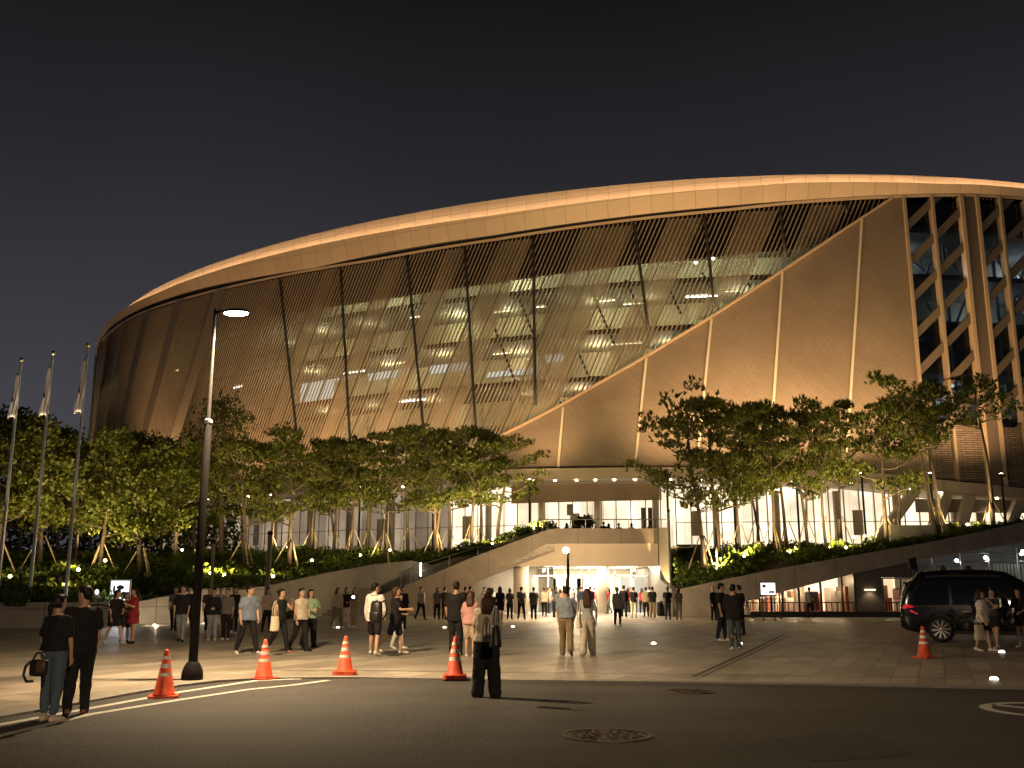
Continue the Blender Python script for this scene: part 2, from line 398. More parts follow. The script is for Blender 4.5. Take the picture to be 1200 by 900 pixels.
z_low = curve([(130, 383), (167, 361), (233, 339), (367, 314.5), (450, 296), (583, 275), (717, 255.5), (850, 241.5), (933, 235), (1060, 228), (1133, 226.5), (1200, 231)], ol)
z_mid = curve([(125, 385), (140, 371), (167, 353), (210, 332), (317, 299.5), (450, 271.5), (583, 251.5), (717, 233), (850, 220.5), (933, 214), (1067, 214), (1133, 218), (1200, 227)], om)
_zm = z_mid
z_mid = lambda s: max(_zm(s), z_low(s)+.7)
diag_px = [(560, 527), (600, 505), (610, 500), (660, 474), (758, 418), (833, 372), (917, 318), (1008, 257), (1046, 232)]
z_diag_f = curve(diag_px)
S_D0, S_D1 = SZ(560, 527)[0], SZ(1046, 232)[0]
S_L0 = SZ(1063, 300)[0]                 # lattice glazing begins
def z_diag(s): return -5 if s < S_D0-6 else z_diag_f(s)-(max(0, S_D0-s)*1.2)
Z_BASE = 11.2
S_BACK = -34.0; S_END = S_L0+62

M_fasc = bpy.data.materials.new('bronze fascia panels')
def panel_mat(m, col, w_, h_, rough=.45, metal=.35, mort=.03, dark=.35, var=.12):
    m.use_nodes = True; nt = m.node_tree; b = nt.nodes['Principled BSDF']; L = nt.links.new
    uv = N(nt, 'UVMap'); br = N(nt, 'TexBrick'); br.offset = 0; br.inputs['Scale'].default_value = 1
    br.inputs['Brick Width'].default_value = w_; br.inputs['Row Height'].default_value = h_; br.inputs['Mortar Size'].default_value = mort; br.inputs['Mortar Smooth'].default_value = .3
    br.inputs['Color1'].default_value = (*[c*(1+var) for c in col], 1); br.inputs['Color2'].default_value = (*[c*(1-var) for c in col], 1); br.inputs['Mortar'].default_value = (*[c*dark for c in col], 1)
    L(uv.outputs[0], br.inputs['Vector']); L(br.outputs['Color'], b.inputs['Base Color'])
    b.inputs['Roughness'].default_value = rough; b.inputs['Metallic'].default_value = metal
    return m
panel_mat(M_fasc, (.60, .46, .315), 1.9, 1.55, metal=.05, mort=.035, var=.05, dark=.62)
M_soff = mat('dark soffit', (.012, .010, .009), .7)
M_trim = mat('pale gold trim', (.72, .53, .34), .4, metal=.2)
M_fin = mat('bronze fins', (.37, .285, .195), .45, metal=.05)
M_colm = mat('dark steel column', (.035, .03, .026), .5)
M_slab = mat('concrete slab', (.2, .175, .13), .8, var=.2, vscale=.5)
M_strip = emis('rim strip light', (1, .64, .36), 30)
M_fl = emis('ceiling lamp warm', (1, .86, .50), 5)
M_flw = emis('ceiling lamp white', (1, .95, .86), 20)
def perf(tf=.5, pc=(.50, .40, .28, 1)):
    m = bpy.data.materials.new('perforated bronze sheet'); m.use_nodes = True; nt = m.node_tree; nt.nodes.clear(); L = nt.links.new
    d = N(nt, 'BsdfDiffuse'); d.inputs[0].default_value = pc; t = N(nt, 'BsdfTransparent')
    t2 = N(nt, 'BsdfTranslucent'); t2.inputs[0].default_value = (.5, .46, .34, 1)
    m1 = N(nt, 'MixShader'); m1.inputs[0].default_value = .25; L(d.outputs[0], m1.inputs[1]); L(t2.outputs[0], m1.inputs[2])
    mx = N(nt, 'MixShader'); mx.inputs[0].default_value = tf; L(m1.outputs[0], mx.inputs[1]); L(t.outputs[0], mx.inputs[2])
    o = N(nt, 'OutputMaterial'); L(mx.outputs[0], o.inputs[0]); return m
M_perf = perf(.35); M_perf_lit = perf(.10, (.66, .53, .37, 1))  # left sheets painted paler so their stripes read as lit folds
M_glass = glassmat('facade glass', (.82, .86, .80), .10)
M_dglass = glassmat('dark lattice glass', (.50, .56, .62), .12)
M_wall = bpy.data.materials.new('woven bronze wall panel')
def woven(m, col):
    m.use_nodes = True; nt = m.node_tree; b = nt.nodes['Principled BSDF']; L = nt.links.new
    uv = N(nt, 'UVMap'); mp = N(nt, 'Mapping'); mp.inputs['Rotation'].default_value = (0, 0, R(40)); L(uv.outputs[0], mp.inputs[0])
    br = N(nt, 'TexBrick'); br.inputs['Scale'].default_value = 1; br.inputs['Brick Width'].default_value = .9; br.inputs['Row Height'].default_value = .26
    br.inputs['Mortar Size'].default_value = .035; br.inputs['Mortar Smooth'].default_value = .8
    br.inputs['Color1'].default_value = (*[c*1.04 for c in col], 1); br.inputs['Color2'].default_value = (*[c*.94 for c in col], 1); br.inputs['Mortar'].default_value = (*[c*.80 for c in col], 1)
    L(mp.outputs[0], br.inputs['Vector'])
    n = N(nt, 'TexNoise'); n.inputs['Scale'].default_value = .22; n.inputs['Detail'].default_value = 5; L(uv.outputs[0], n.inputs['Vector'])
    r = N(nt, 'ValToRGB'); r.color_ramp.elements[0].position = .3; r.color_ramp.elements[1].position = .7; r.color_ramp.elements[0].color = (.88, .88, .88, 1); r.color_ramp.elements[1].color = (1.08, 1.08, 1.08, 1)
    L(n.outputs['Fac'], r.inputs['Fac']); mx = N(nt, 'MixRGB', blend_type='MULTIPLY'); mx.inputs[0].default_value = 1; L(br.outputs['Color'], mx.inputs[1]); L(r.outputs[0], mx.inputs[2])
    L(mx.outputs[0], b.inputs['Base Color']); b.inputs['Roughness'].default_value = .55; b.inputs['Metallic'].default_value = .1
    bp = N(nt, 'Bump'); bp.inputs['Strength'].default_value = .4; bp.inputs['Distance'].default_value = .03; L(br.outputs['Fac'], bp.inputs['Height']); bp.invert = True; L(bp.outputs[0], b.inputs['Normal'])
woven(M_wall, (.25, .195, .138))

AR = empty('arena', (ECX, ECY, 0), 0, 'huge oval arena with a glowing bronze rim and slanted louvre facade', 'arena')
INV = Matrix.Translation((-ECX, -ECY, 0))
def part(name, mb, m, parent=None, smooth=False, **k):
    mb.v = [(x-ECX, y-ECY, z) for x, y, z in mb.v]
    return mb.obj(name, m, parent or AR, smooth, **k)
def band(s0, s1, ds, lo, hi, rows=1):
    """sheet over the plan curve; lo/hi: s -> (z, off); uv in metres"""
    mb = MB(); mb.uv = []; n = max(1, int(math.ceil((s1-s0)/ds)))
    for i in range(n+1):
        s = s0+(s1-s0)*i/n; (z0, o0), (z1, o1) = lo(s), hi(s)
        for j in range(rows+1):
            f = j/rows; mb.v.append(P3(s, z0+(z1-z0)*f, o0+(o1-o0)*f)); mb.uv.append((s, (math.hypot(z1-z0, o1-o0))*f if rows == 1 else z0+(z1-z0)*f))
    r = rows+1
    mb.f = [(i*r+j, (i+1)*r+j, (i+1)*r+j+1, i*r+j+1) for i in range(n) for j in range(rows)]
    return mb
FB = (-PERIM*.5+60, PERIM*.5+60)   # whole way round
full = lambda lo, hi, rows=1: band(FB[0], FB[1], 1.9, lo, hi, rows)
# fascia, two bands with a light trough between
zm = lambda s: z_mid(s)
o = part('upper_fascia', full(lambda s: (zm(s)-.5, om(s)-1.0), lambda s: (RH, om(s)-.95)), M_fasc, smooth=True)
part('rim_cap', full(lambda s: (RH, om(s)-.95), lambda s: (RH+.02, -2.5)), M_fasc, smooth=True)
part('lower_fascia', full(lambda s: (z_low(s), ol(s)), lambda s: (zm(s), om(s))), M_fasc, smooth=True)
part('light_trough', full(lambda s: (zm(s), om(s)), lambda s: (zm(s)-.5, om(s)-1.0)), M_soff)
part('rim_light', full(lambda s: (zm(s)-.05, om(s)-.25), lambda s: (zm(s)-.05, om(s)-.47)), M_strip)
part('soffit', full(lambda s: (z_trim(s)+.17, -.05), lambda s: (z_low(s), ol(s))), M_soff)
tr = full(lambda s: (z_trim(s)-.12, .30), lambda s: (z_trim(s)+.14, .34))
part('trim_rail', tr, M_trim)
part('trim_ledge', full(lambda s: (z_trim(s)+.14, .34), lambda s: (z_trim(s)+.16, -.05)), M_trim)
# flat roof behind the rim
mb = MB(); n = 160; mb.v = [P3(PERIM*i/n, RH+.02, -2.5) for i in range(n)]+[(ECX, ECY, RH+1.0)]
mb.f = [(i, (i+1) % n, n) for i in range(n)]; part('roof', mb, M_soff)
# back and right-hand wall beyond the view
part('rear_wall', band(S_END, PERIM+S_BACK, 3, lambda s: (0, 0), lambda s: (z_trim(s)+.1, 0), 3), M_wall)

# ---- louvre facade
DS = .40; KS = .45
def runs(s0, zb, z1top, step=1.2):
    """kept stretch of a fin that starts at (s0, zb) and leans right"""
    z = zb; out = []
    while z < 40:
        s = s0+KS*(z-zb)
        if z > z_trim(s)-.15:
            zt = z_trim(s)-.15
            if out: out.append((s0+KS*(zt-zb), zt))
            break
        if z >= z_diag(s)+.05: out.append((s, z))
        elif out: break
        z += step if out else .15
    return out
fins = MB(); heavy = MB(); s0 = S_BACK; k = 0
def fin(mb, pts, w_, o0, o1):
    vs = []
    for s, z in pts: vs += [P3(s-w_/2, z, o1), P3(s+w_/2, z, o1), P3(s-w_/2, z, o0), P3(s+w_/2, z, o0)]
    fs = []
    for i in range(len(pts)-1):
        a, b = 4*i, 4*i+4; fs += [(a, a+1, b+1, b), (a, b, b+2, a+2), (a+1, a+3, b+3, b+1)]
    mb.add(vs, fs)
while s0 < S_D1:
    p = runs(s0, Z_BASE, 0, .9)
    if len(p) > 1:
        fin(fins, p, .105, .08, .18)
        if k % 5 == 3:
            heavy = MB(); fin(heavy, p, .15, -.02, .075); part('screen_rib', heavy, M_colm)
    s0 += DS; k += 1
part('louvre_slats', fins, M_fin, kind='stuff')

# steel columns behind, drawn from the photograph: (top, bottom)
cols_px = [((407, 320), (414, 470)), ((337, 338), (353, 487)), ((483, 307), (497, 450)), ((550, 297), (561, 490)), ((627, 287), (630, 477)), ((743, 266), (762, 407)), ((823, 255), (835, 363)), ((910, 247), (918, 313)), ((985, 238), (988, 268))]
tops = []
S_LEFT0 = SZ(325, 350)[0]
def column_at(st, zt, sb, zb):
    q = []
    kk = (sb-st)/(zb-zt)
    z = Z_BASE
    while z < z_trim(st)-.2:
        s = st+kk*(z-zt)
        if z > z_diag(s): q.append(P3(s, z, .22))
        z += 2
    q.append(P3(st+kk*(z_trim(st)-.2-zt), z_trim(st)-.2, .22))
    if len(q) > 1 and st > S_LEFT0:
        c = MB(); c.tube(q, .13, 8); part('column', c, M_colm, smooth=True)
    tops.append((st, kk))
for (tx, ty), (bx, by) in cols_px:
    a = SZ(tx, ty, -.75); b = SZ(bx, by, -.75); column_at(a[0], a[1], b[0], b[1])
smin = min(t[0] for t in tops)
for i in range(1, 11): 
    s = smin-i*8.2
    if s > S_BACK+4: column_at(s, 31, s+.8, 15)
tops.sort()
S_LEFT = SZ(300, 350)[0]; S_MID = SZ(560, 350)[0]
# folded backing sheets: slanted bands that alternate with open bands of bare fins
for (sa, ka), (sb, kb) in zip(tops[:-1], tops[1:]):
    mb = MB(); zt = z_trim((sa+sb)/2)-.2; rows = []; wd = sb-sa; lefty = sb < S_LEFT
    z = zt
    while z > Z_BASE-.4:
        l = sa+wd*(.66 if sb < S_MID else .5)+KS*(z-zt); r = sb+KS*(z-zt)-.1
        if z < z_diag(l): break
        while r > l and z < z_diag(r): r -= .3
        if r-l < .2: break
        rows.append((l, r, z)); z -= .8
    for l, r, z in rows:
        for jj in range(5): mb.v.append(P3(l+(r-l)*jj/4, z, (.32+.35*jj/4) if lefty else -.06))
    mb.f = [(5*q+jj, 5*q+5+jj, 5*q+6+jj, 5*q+1+jj) for q in range(len(rows)-1) for jj in range(4)]
    if mb.f: part('screen_panel', mb, M_perf_lit if lefty else M_perf)
# horizontal rails of the screen
for z in (15.2, 19.4, 23.6, 27.8):
    mb = MB(); s = S_BACK
    while s < S_D1:
        e = s+2
        if z > z_diag(e)+.2 and z < z_trim(s)-.3: mb.add([P3(s, z-.07, -.1), P3(e, z-.07, -.1), P3(e, z+.07, -.1), P3(s, z+.07, -.1)], [(0, 1, 2, 3)])
        s = e
    part('screen_rail', mb, M_colm)
# diagonal steel bracing that shows through
mb = MB()
for i in range(14):
    s = SZ(560, 300)[0]+i*3.4
    a = (s, z_trim(s)-5); b = (s+5.5, z_trim(s)-19)
    q = [(a[0]+(b[0]-a[0])*t/8, a[1]+(b[1]-a[1])*t/8) for t in range(9)]
    q = [P3(x, z, -1.2) for x, z in q if z > z_diag(x)+.2]
    if len(q) > 1: mb.tube(q, .11, 6)
part('bracing', mb, M_colm)
g = band(S_BACK, S_D1, 2, lambda s: (max(Z_BASE, z_diag(s)), -.35), lambda s: (max(z_trim(s)-.1, z_diag(s)+.01), -.35), 2)
part('glass_wall', g, M_glass, smooth=True)
# opaque top band behind the fins
part('spandrel', band(S_BACK, S_D1, 2, lambda s: (min(z_trim(s)-.1, max(z_trim(s)-3.9, z_diag(s))), -.5), lambda s: (z_trim(s)-.1, -.5)), mat('dark spandrel', (.07, .055, .04), .7))
# floors, ceilings, concourse wall
def inner_mat():
    m = bpy.data.materials.new('concourse wall'); m.use_nodes = True; nt = m.node_tree; b = nt.nodes['Principled BSDF']; L = nt.links.new
    uv = N(nt, 'UVMap'); br = N(nt, 'TexBrick'); br.offset = .35; br.inputs['Scale'].default_value = 1; br.inputs['Brick Width'].default_value = 7.3; br.inputs['Row Height'].default_value = 4.2; br.inputs['Mortar Size'].default_value = .16
    br.inputs['Color1'].default_value = (.60, .52, .33, 1); br.inputs['Color2'].default_value = (.20, .13, .08, 1); br.inputs['Mortar'].default_value = (.1, .08, .05, 1)
    L(uv.outputs[0], br.inputs['Vector'])
    n = N(nt, 'TexNoise'); n.inputs['Scale'].default_value = .35; n.inputs['Detail'].default_value = 3; L(uv.outputs[0], n.inputs['Vector'])
    mx = N(nt, 'MixRGB'); L(n.outputs['Fac'], mx.inputs[0]); L(br.outputs['Color'], mx.inputs[1]); mx.inputs[2].default_value = (.62, .55, .38, 1)
    L(mx.outputs[0], b.inputs['Base Color']); b.inputs['Roughness'].default_value = .8; return m
M_inner = inner_mat()
part('concourse_wall', band(S_BACK, S_END, 2, lambda s: (PZ, -7.5), lambda s: (34, -7.5), 8), M_inner)
rr = random.Random(5)
FLO = (10.9, 15.1, 19.3, 23.5, 27.7, 31.9)
for z in FLO:
    mb = band(S_BACK, S_END, 3, lambda s: (z, -1.0), lambda s: (z, -7.5)); part('floor_slab', mb, M_slab)
    mb = band(S_BACK, S_END, 3, lambda s: (z, -1.0), lambda s: (z+.45, -1.0)); part('slab_edge', mb, M_slab)
SA, SB_ = SZ(360, 380)[0], SZ(870, 300)[0]
for fi, z in enumerate(FLO[1:]):
    warm = MB(); white = MB(); s = S_BACK+2
    while s < S_D1+2:
        L_ = rr.choice((1.2, 2.0, 3.0)); inside = SA < s < SB_
        pr = (.06 if not inside else (.22, .22, .30, .30, .05)[fi])
        if rr.random() < pr:
            b_ = warm if rr.random() < .8 else white
            o_ = -2.2-rr.random()*4
            b_.add([P3(s, z-.12, o_), P3(s+L_, z-.12, o_), P3(s+L_, z-.12, o_-.28), P3(s, z-.12, o_-.28)], [(3, 2, 1, 0)])
        s += L_+.6
    if warm.f: part('ceiling_light', warm, M_fl)
    if white.f: part('ceiling_light', white, M_flw)
# concourse lamps that light the floors behind the screen
rl = random.Random(8); s = S_BACK+4
while s < S_D1:
    ins = SA-4 < s < SB_+4
    for fi, z in enumerate(FLO[:-1]):
        zz = z+3.4
        if zz > z_trim(s) or zz < z_diag(s)-1: continue
        if not ins and rl.random() < .6: continue
        col = ((1, .78, .50), (1, .80, .52), (.98, .88, .58), (.96, .95, .64), (.88, .97, .74))[fi]
        lamp('concourse_lamp', 'POINT', P3(s+rl.uniform(-1.5, 1.5), zz, -3.2-rl.random()*2), (340 if ins else 110)*rl.uniform(.5, 1.4), col, AR, size=.25)
    s += 7.5
# bright illuminated panels seen on the concourse wall (screens and shop fronts)
M_scr = emis('lit shop front', (.92, .93, .86), .8)
for x0, y0, x1, y1 in ((352, 430, 392, 466), (430, 422, 465, 440), (500, 408, 545, 432), (565, 425, 625, 436), (633, 392, 652, 418), (660, 434, 700, 442), (445, 415, 480, 432), (390, 425, 420, 440)):
    a = SZ(x0, y1, -7.2); b = SZ(x1, y0, -7.2); z0 = a[1]; z1 = b[1]+0
    zz = sorted((z0, z1)); mb = band(a[0], b[0], 1, lambda s: (zz[0]-.6, -7.2), lambda s: (zz[1]-.6, -7.2)); part('shop_front', mb, M_scr)
# single bright lamps
for px, py in ((414, 348), (645, 311), (655, 318), (757, 305), (770, 303), (834, 303), (812, 308), (168, 397), (204, 388), (230, 376), (128, 416)):
    s, z = SZ(px, py, -1.6); mb = MB(); x, y = plan(s, -1.6); mb.ell((x, y, z), .16, .16, .10, 8, 5); part('lamp', mb, M_flw if px > 300 else M_flw)

# ---- solid wall
seam_px = [((655, 548), (660, 478)), ((745, 549), (758, 420)), ((825, 458), (834, 374)), ((907, 468), (917, 320)), ((996, 468), (1009, 258))]
zb_wall = curve([(560, 554), (600, 551), (745, 549), (820, 549), (995, 553), (1066, 560), (1120, 566), (1200, 574)])
seams = []
for (bx, by), (tx, ty) in seam_px:
    a, b = SZ(bx, by), SZ(tx, ty); seams.append((a, b))
def seam_s(i, z):
    (sa, za), (sb, zb) = seams[i]; return sa+(sb-sa)*(z-za)/(zb-za)
edges = [lambda z: S_D0-4]+[(lambda z, i=i: seam_s(i, z)) for i in range(5)]+[lambda z: S_L0]
for i in range(6):
    mb = MB(); mb.uv = []; rows = 16; colsn = 14
    # build column wise: u between the two seams, z between base and diagonal
    for c_ in range(colsn+1):
        u = c_/colsn
        def s_at(z): return edges[i](z)*(1-u)+edges[i+1](z)*u
        # top: where z meets the diagonal
        zt = 12.0
        for _ in range(60):
            s = s_at(zt); zt = zt+.5*((min(z_diag(s), z_trim(s)) if s < S_D1 else z_trim(s))-zt)
        for r in range(rows+1):
            zb0 = zb_wall(s_at(12)); z = zb0+(max(zt, zb0+.02)-zb0)*r/rows; s = s_at(z)
            mb.v.append(P3(s, z, .12)); mb.uv.append((s, z))
    q = rows+1
    mb.f = [(a*q+b, (a+1)*q+b, (a+1)*q+b+1, a*q+b+1) for a in range(colsn) for b in range(rows)]
    part('wall_panel', mb, M_wall, smooth=True)
M_seam = mat('pale joint strip', (.62, .54, .41), .5)
for i in range(5):
    (sa, za), (sb, zb) = seams[i]; q = []; zz = zb_wall(sa); ztop = zb
    mb = MB(); vs = []
    for j in range(13):
        z = zz+(ztop-zz)*j/12; s = seam_s(i, z)
        vs += [P3(s-.10, z, .14), P3(s-.10, z, .24), P3(s+.10, z, .24), P3(s+.10, z, .14)]
    fs = []
    for j in range(12):
        a, b = 4*j, 4*j+4; fs += [(a+1, a+2, b+2, b+1), (a, a+1, b+1, b), (a+2, a+3, b+3, b+2)]
    mb.add(vs, fs); part('joint_strip', mb, M_seam)
mb = MB(); vs = []; nn = 60
for j in range(nn+1):
    s = S_D0-2+(S_D1-S_D0+2)*j/nn; z = min(z_diag(s), z_trim(s)+.1)
    vs += [P3(s, z-.10, .14), P3(s, z-.10, .34), P3(s, z+.10, .34), P3(s, z+.10, .10)]
mb.add(vs, [f for j in range(nn) for f in ((4*j+1, 4*j+5, 4*j+6, 4*j+2), (4*j+2, 4*j+6, 4*j+7, 4*j+3), (4*j, 4*j+4, 4*j+5, 4*j+1))])
part('diagonal_trim', mb, M_trim)

# ---- lattice glazing on the right
M_lmul = mat('bronze mullion', (.42, .32, .215), .5)
M_latt = mat('bronze lattice', (.21, .165, .12), .5, metal=.2)
zl0 = curve([(1063, 497), (1100, 497), (1150, 499), (1200, 502)])
def SP(px): return SZ(px, 300)[0]
S_P0, S_P1 = SP(1131), SP(1149)
piers = [S_L0, SP(1096), S_P0, S_P1, SP(1177), SP(1206)]
nx_ = SP(1177)-SP(1149)
while piers[-1] < S_END-6: piers.append(piers[-1]+nx_*1.05)
part('lattice_glass', band(S_L0, S_END, 2, lambda s: (zl0(s), -.30), lambda s: (z_trim(s)-.1, -.30), 2), M_dglass, smooth=True)
for i, s in enumerate(piers):
    mb = MB(); w_ = .11
    if i == 2: continue
    if i == 3:
        mb = band(S_P0, S_P1, .6, lambda s: (zb_wall(s), .22), lambda s: (z_trim(s)-.1, .22)); part('pilaster', mb, M_latt)
        mb = MB()
        for q in (S_P0, S_P1):
            lo, hi = P3(q-.15, zb_wall(q), .1), P3(q+.15, zb_wall(q), .1)
            mb.add([P3(q-.16, zb_wall(q), .36), P3(q+.16, zb_wall(q), .36), P3(q+.16, z_trim(q)-.1, .36), P3(q-.16, z_trim(q)-.1, .36),
                    P3(q-.16, zb_wall(q), -.3), P3(q+.16, zb_wall(q), -.3), P3(q+.16, z_trim(q)-.1, -.3), P3(q-.16, z_trim(q)-.1, -.3)], [(0, 1, 2, 3), (4, 0, 3, 7), (1, 5, 6, 2)])
        part('pilaster_edge', mb, M_trim); continue
    z0, z1 = zb_wall(s), z_trim(s)-.1
    mb.add([P3(s-w_, z0, .40), P3(s+w_, z0, .40), P3(s+w_, z1, .40), P3(s-w_, z1, .40), P3(s-w_, z0, -.3), P3(s+w_, z0, -.3), P3(s+w_, z1, -.3), P3(s-w_, z1, -.3)], [(0, 1, 2, 3), (4, 0, 3, 7), (1, 5, 6, 2)])
    part('mullion', mb, M_lmul)
# slanted bars: slope from the photograph
a, b = SZ(1066, 352), SZ(1130, 288); slope = (b[1]-a[1])/(b[0]-a[0])
spacing_z = SZ(1066, 310)[1]-SZ(1066, 352)[1]
bars = MB()
for k in range(-14, 26):
    z_at = a[1]+k*spacing_z
    for p0, p1 in zip(piers[:-1], piers[1:]):
        if p0 == S_P0: continue
        q = []
        for j in range(9):
            s = p0+(p1-p0)*j/8; z = z_at+slope*(s-a[0])-(5 if s >= S_P1 else 0)*0
            q.append((s, z))
        vs = []; 
        for s, z in q:
            h = .44
            lo = min(max(z-h, zl0(s)), z_trim(s)-.15); hi = min(max(z+h, zl0(s)), z_trim(s)-.15)
            vs += [P3(s, lo, .16), P3(s, hi, .16), P3(s, hi, -.2), P3(s, lo, -.2)]
        if max(v[2] for v in vs)-min(v[2] for v in vs) < .3: continue
        fs = [f for j in range(8) for f in ((4*j, 4*j+4, 4*j+5, 4*j+1), (4*j+1, 4*j+5, 4*j+6, 4*j+2), (4*j+3, 4*j, 4*j+4, 4*j+7)) if abs(vs[4*j][2]-vs[4*j+1][2])+abs(vs[4*j+4][2]-vs[4*j+5][2]) > .02]
        bars.add(vs, fs)
part('lattice_bars', bars, M_latt)
# white roof trusses inside the hall
M_truss = mat('white truss', (.45, .47, .52), .5)
mb = MB(); r2 = random.Random(3)
s = S_L0+.5
while s < S_END-8:
    mb.tube([P3(s, 10, -4), P3(s, 33, -4)], .16, 6); mb.tube([P3(s, 24, -3.5), P3(s+5, 31.5, -5)], .12, 6); mb.tube([P3(s+5, 24.5, -5), P3(s, 31, -3.5)], .12, 6)
    mb.tube([P3(s, 31.5, -3.5), P3(s+5.2, 29.5, -6)], .15, 6); mb.tube([P3(s, 22.2, -3), P3(s+5.2, 24.0, -3.5)], .18, 6); mb.tube([P3(s+1, 18, -4), P3(s+4, 23, -6)], .1, 6)
    s += 5.2
part('truss', mb, M_truss, smooth=True)
part('hall_light', band(S_L0+14, S_L0+30, 3, lambda s: (12.6, -6.8), lambda s: (14.4, -6.8)), emis('blue hall screen', (.15, .3, .8), .35))
for k in range(9): lamp('hall_lamp', 'POINT', P3(S_L0+2+k*4.5, (30, 19, 25)[k % 3], -5.8), 170, (.62, .76, .95), AR, size=.5)
# striped stone band under the lattice
def striped():
    m = bpy.data.materials.new('striped ledger stone'); m.use_nodes = True; nt = m.node_tree; b = nt.nodes['Principled BSDF']; L = nt.links.new
    uv = N(nt, 'UVMap'); br = N(nt, 'TexBrick'); br.inputs['Scale'].default_value = 1; br.inputs['Brick Width'].default_value = 1.1; br.inputs['Row Height'].default_value = .19; br.offset = .37; br.inputs['Mortar Size'].default_value = .045; br.inputs['Mortar Smooth'].default_value = .1; br.inputs['Bias'].default_value = -.1
    br.inputs['Color1'].default_value = (.33, .255, .19, 1); br.inputs['Color2'].default_value = (.20, .15, .11, 1); br.inputs['Mortar'].default_value = (.10, .078, .06, 1)
    L(uv.outputs[0], br.inputs['Vector']); L(br.outputs['Color'], b.inputs['Base Color']); b.inputs['Roughness'].default_value = .8
    bp = N(nt, 'Bump'); bp.invert = True; bp.inputs['Strength'].default_value = .8; bp.inputs['Distance'].default_value = .1; L(br.outputs['Fac'], bp.inputs['Height']); L(bp.outputs[0], b.inputs['Normal']); return m
part('stone_band', band(S_L0, S_END, 1.5, lambda s: (zb_wall(s), .06), lambda s: (zl0(s), .06), 4), striped())

# ---- canopy ring, lobby
M_ring = mat('beige ring beam', (.52, .42, .32), .6, var=.1, vscale=.6)
SR0, SR1 = S_BACK, S_END
part('canopy_fascia', band(SR0, SR1, 1.5, lambda s: (zb_wall(s)-.95, .95), lambda s: (zb_wall(s)-.02, .95)), M_ring, smooth=True)
part('canopy_top', band(SR0, SR1, 1.5, lambda s: (zb_wall(s)-.02, .95), lambda s: (zb_wall(s), 0)), M_ring)
part('canopy_soffit', band(SR0, SR1, 1.5, lambda s: (zb_wall(s)-.93, .95), lambda s: (zb_wall(s)-.93, -3.6)), M_ring)
LO = -3.0
S_A, S_B = SZ(596, 575, LO)[0], SZ(771, 575, LO)[0]
zc = lambda s: zb_wall(s)-.95
zg = lambda s: (SZ(700, 587.5, LO)[1] if S_A < s < S_B else zc(s))
part('recessed_wall', band(S_A, S_B, 1.2, lambda s: (SZ(700, 587.5, LO)[1], LO), lambda s: (zc(s), LO)), mat('brown lobby bulkhead', (.30, .215, .145), .6))
ZG = SZ(700, 587.5, LO)[1]
M_lob = glassmat('lobby glass', (.96, .96, .94), .08)
M_back = None
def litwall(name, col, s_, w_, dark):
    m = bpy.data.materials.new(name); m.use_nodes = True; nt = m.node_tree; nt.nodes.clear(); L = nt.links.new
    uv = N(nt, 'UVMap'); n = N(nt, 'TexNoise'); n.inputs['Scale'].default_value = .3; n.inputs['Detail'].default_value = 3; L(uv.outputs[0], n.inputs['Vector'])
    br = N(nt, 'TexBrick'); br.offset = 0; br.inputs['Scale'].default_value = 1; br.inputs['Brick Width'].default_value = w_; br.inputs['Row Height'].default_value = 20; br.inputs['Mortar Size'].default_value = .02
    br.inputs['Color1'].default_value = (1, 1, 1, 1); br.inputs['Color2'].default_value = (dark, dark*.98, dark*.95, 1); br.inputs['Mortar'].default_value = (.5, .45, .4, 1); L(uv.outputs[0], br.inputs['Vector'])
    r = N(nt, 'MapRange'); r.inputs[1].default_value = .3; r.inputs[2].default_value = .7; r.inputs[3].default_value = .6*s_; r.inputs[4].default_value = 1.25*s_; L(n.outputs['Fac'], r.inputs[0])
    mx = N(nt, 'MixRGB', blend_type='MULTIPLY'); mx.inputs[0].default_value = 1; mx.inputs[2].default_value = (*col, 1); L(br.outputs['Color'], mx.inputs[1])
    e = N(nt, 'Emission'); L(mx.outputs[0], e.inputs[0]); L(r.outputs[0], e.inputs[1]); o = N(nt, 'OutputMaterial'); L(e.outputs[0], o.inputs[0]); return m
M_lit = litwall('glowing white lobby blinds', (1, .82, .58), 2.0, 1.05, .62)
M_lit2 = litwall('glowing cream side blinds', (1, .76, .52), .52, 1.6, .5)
S_C = SZ(380, 590, LO)[0]
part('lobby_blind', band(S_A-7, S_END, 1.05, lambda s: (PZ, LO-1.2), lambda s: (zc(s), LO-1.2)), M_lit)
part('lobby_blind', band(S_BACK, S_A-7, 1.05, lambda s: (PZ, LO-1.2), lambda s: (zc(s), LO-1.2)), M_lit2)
part('lobby_glass', band(S_BACK, S_END, 1.05, lambda s: (PZ, LO), lambda s: (zg(s) if S_A-1.05 < s < S_B+1.05 else zc(s), LO)), M_lob)
M_scr2 = mat('pale banner', (.5, .47, .42), .7)
M_mul = mat('lobby mullion', (.33, .27, .21), .5)
mb = MB(); s = S_BACK
while s < S_END:
    z1 = ZG if S_A < s < S_B else zc(s)
    mb.bar(P3(s, PZ, LO+.06), P3(s, z1, LO+.06), .08, .14); s += 1.32
part('lobby_mullions', mb, M_mul)
for zz in (7.0,):
    mb = MB(); s = S_BACK
    while s < S_END:
        if s >= S_A and s-1.32 < S_A and mb.f: part('lobby_transom', mb, M_mul); mb = MB()
        if not (S_A < s < S_B): mb.bar(P3(s, zz, LO+.06), P3(min(s+1.32, S_END), zz, LO+.06), .08, .06)
        s += 1.32
    part('lobby_transom', mb, M_mul)
mb = MB(); mb.v = []
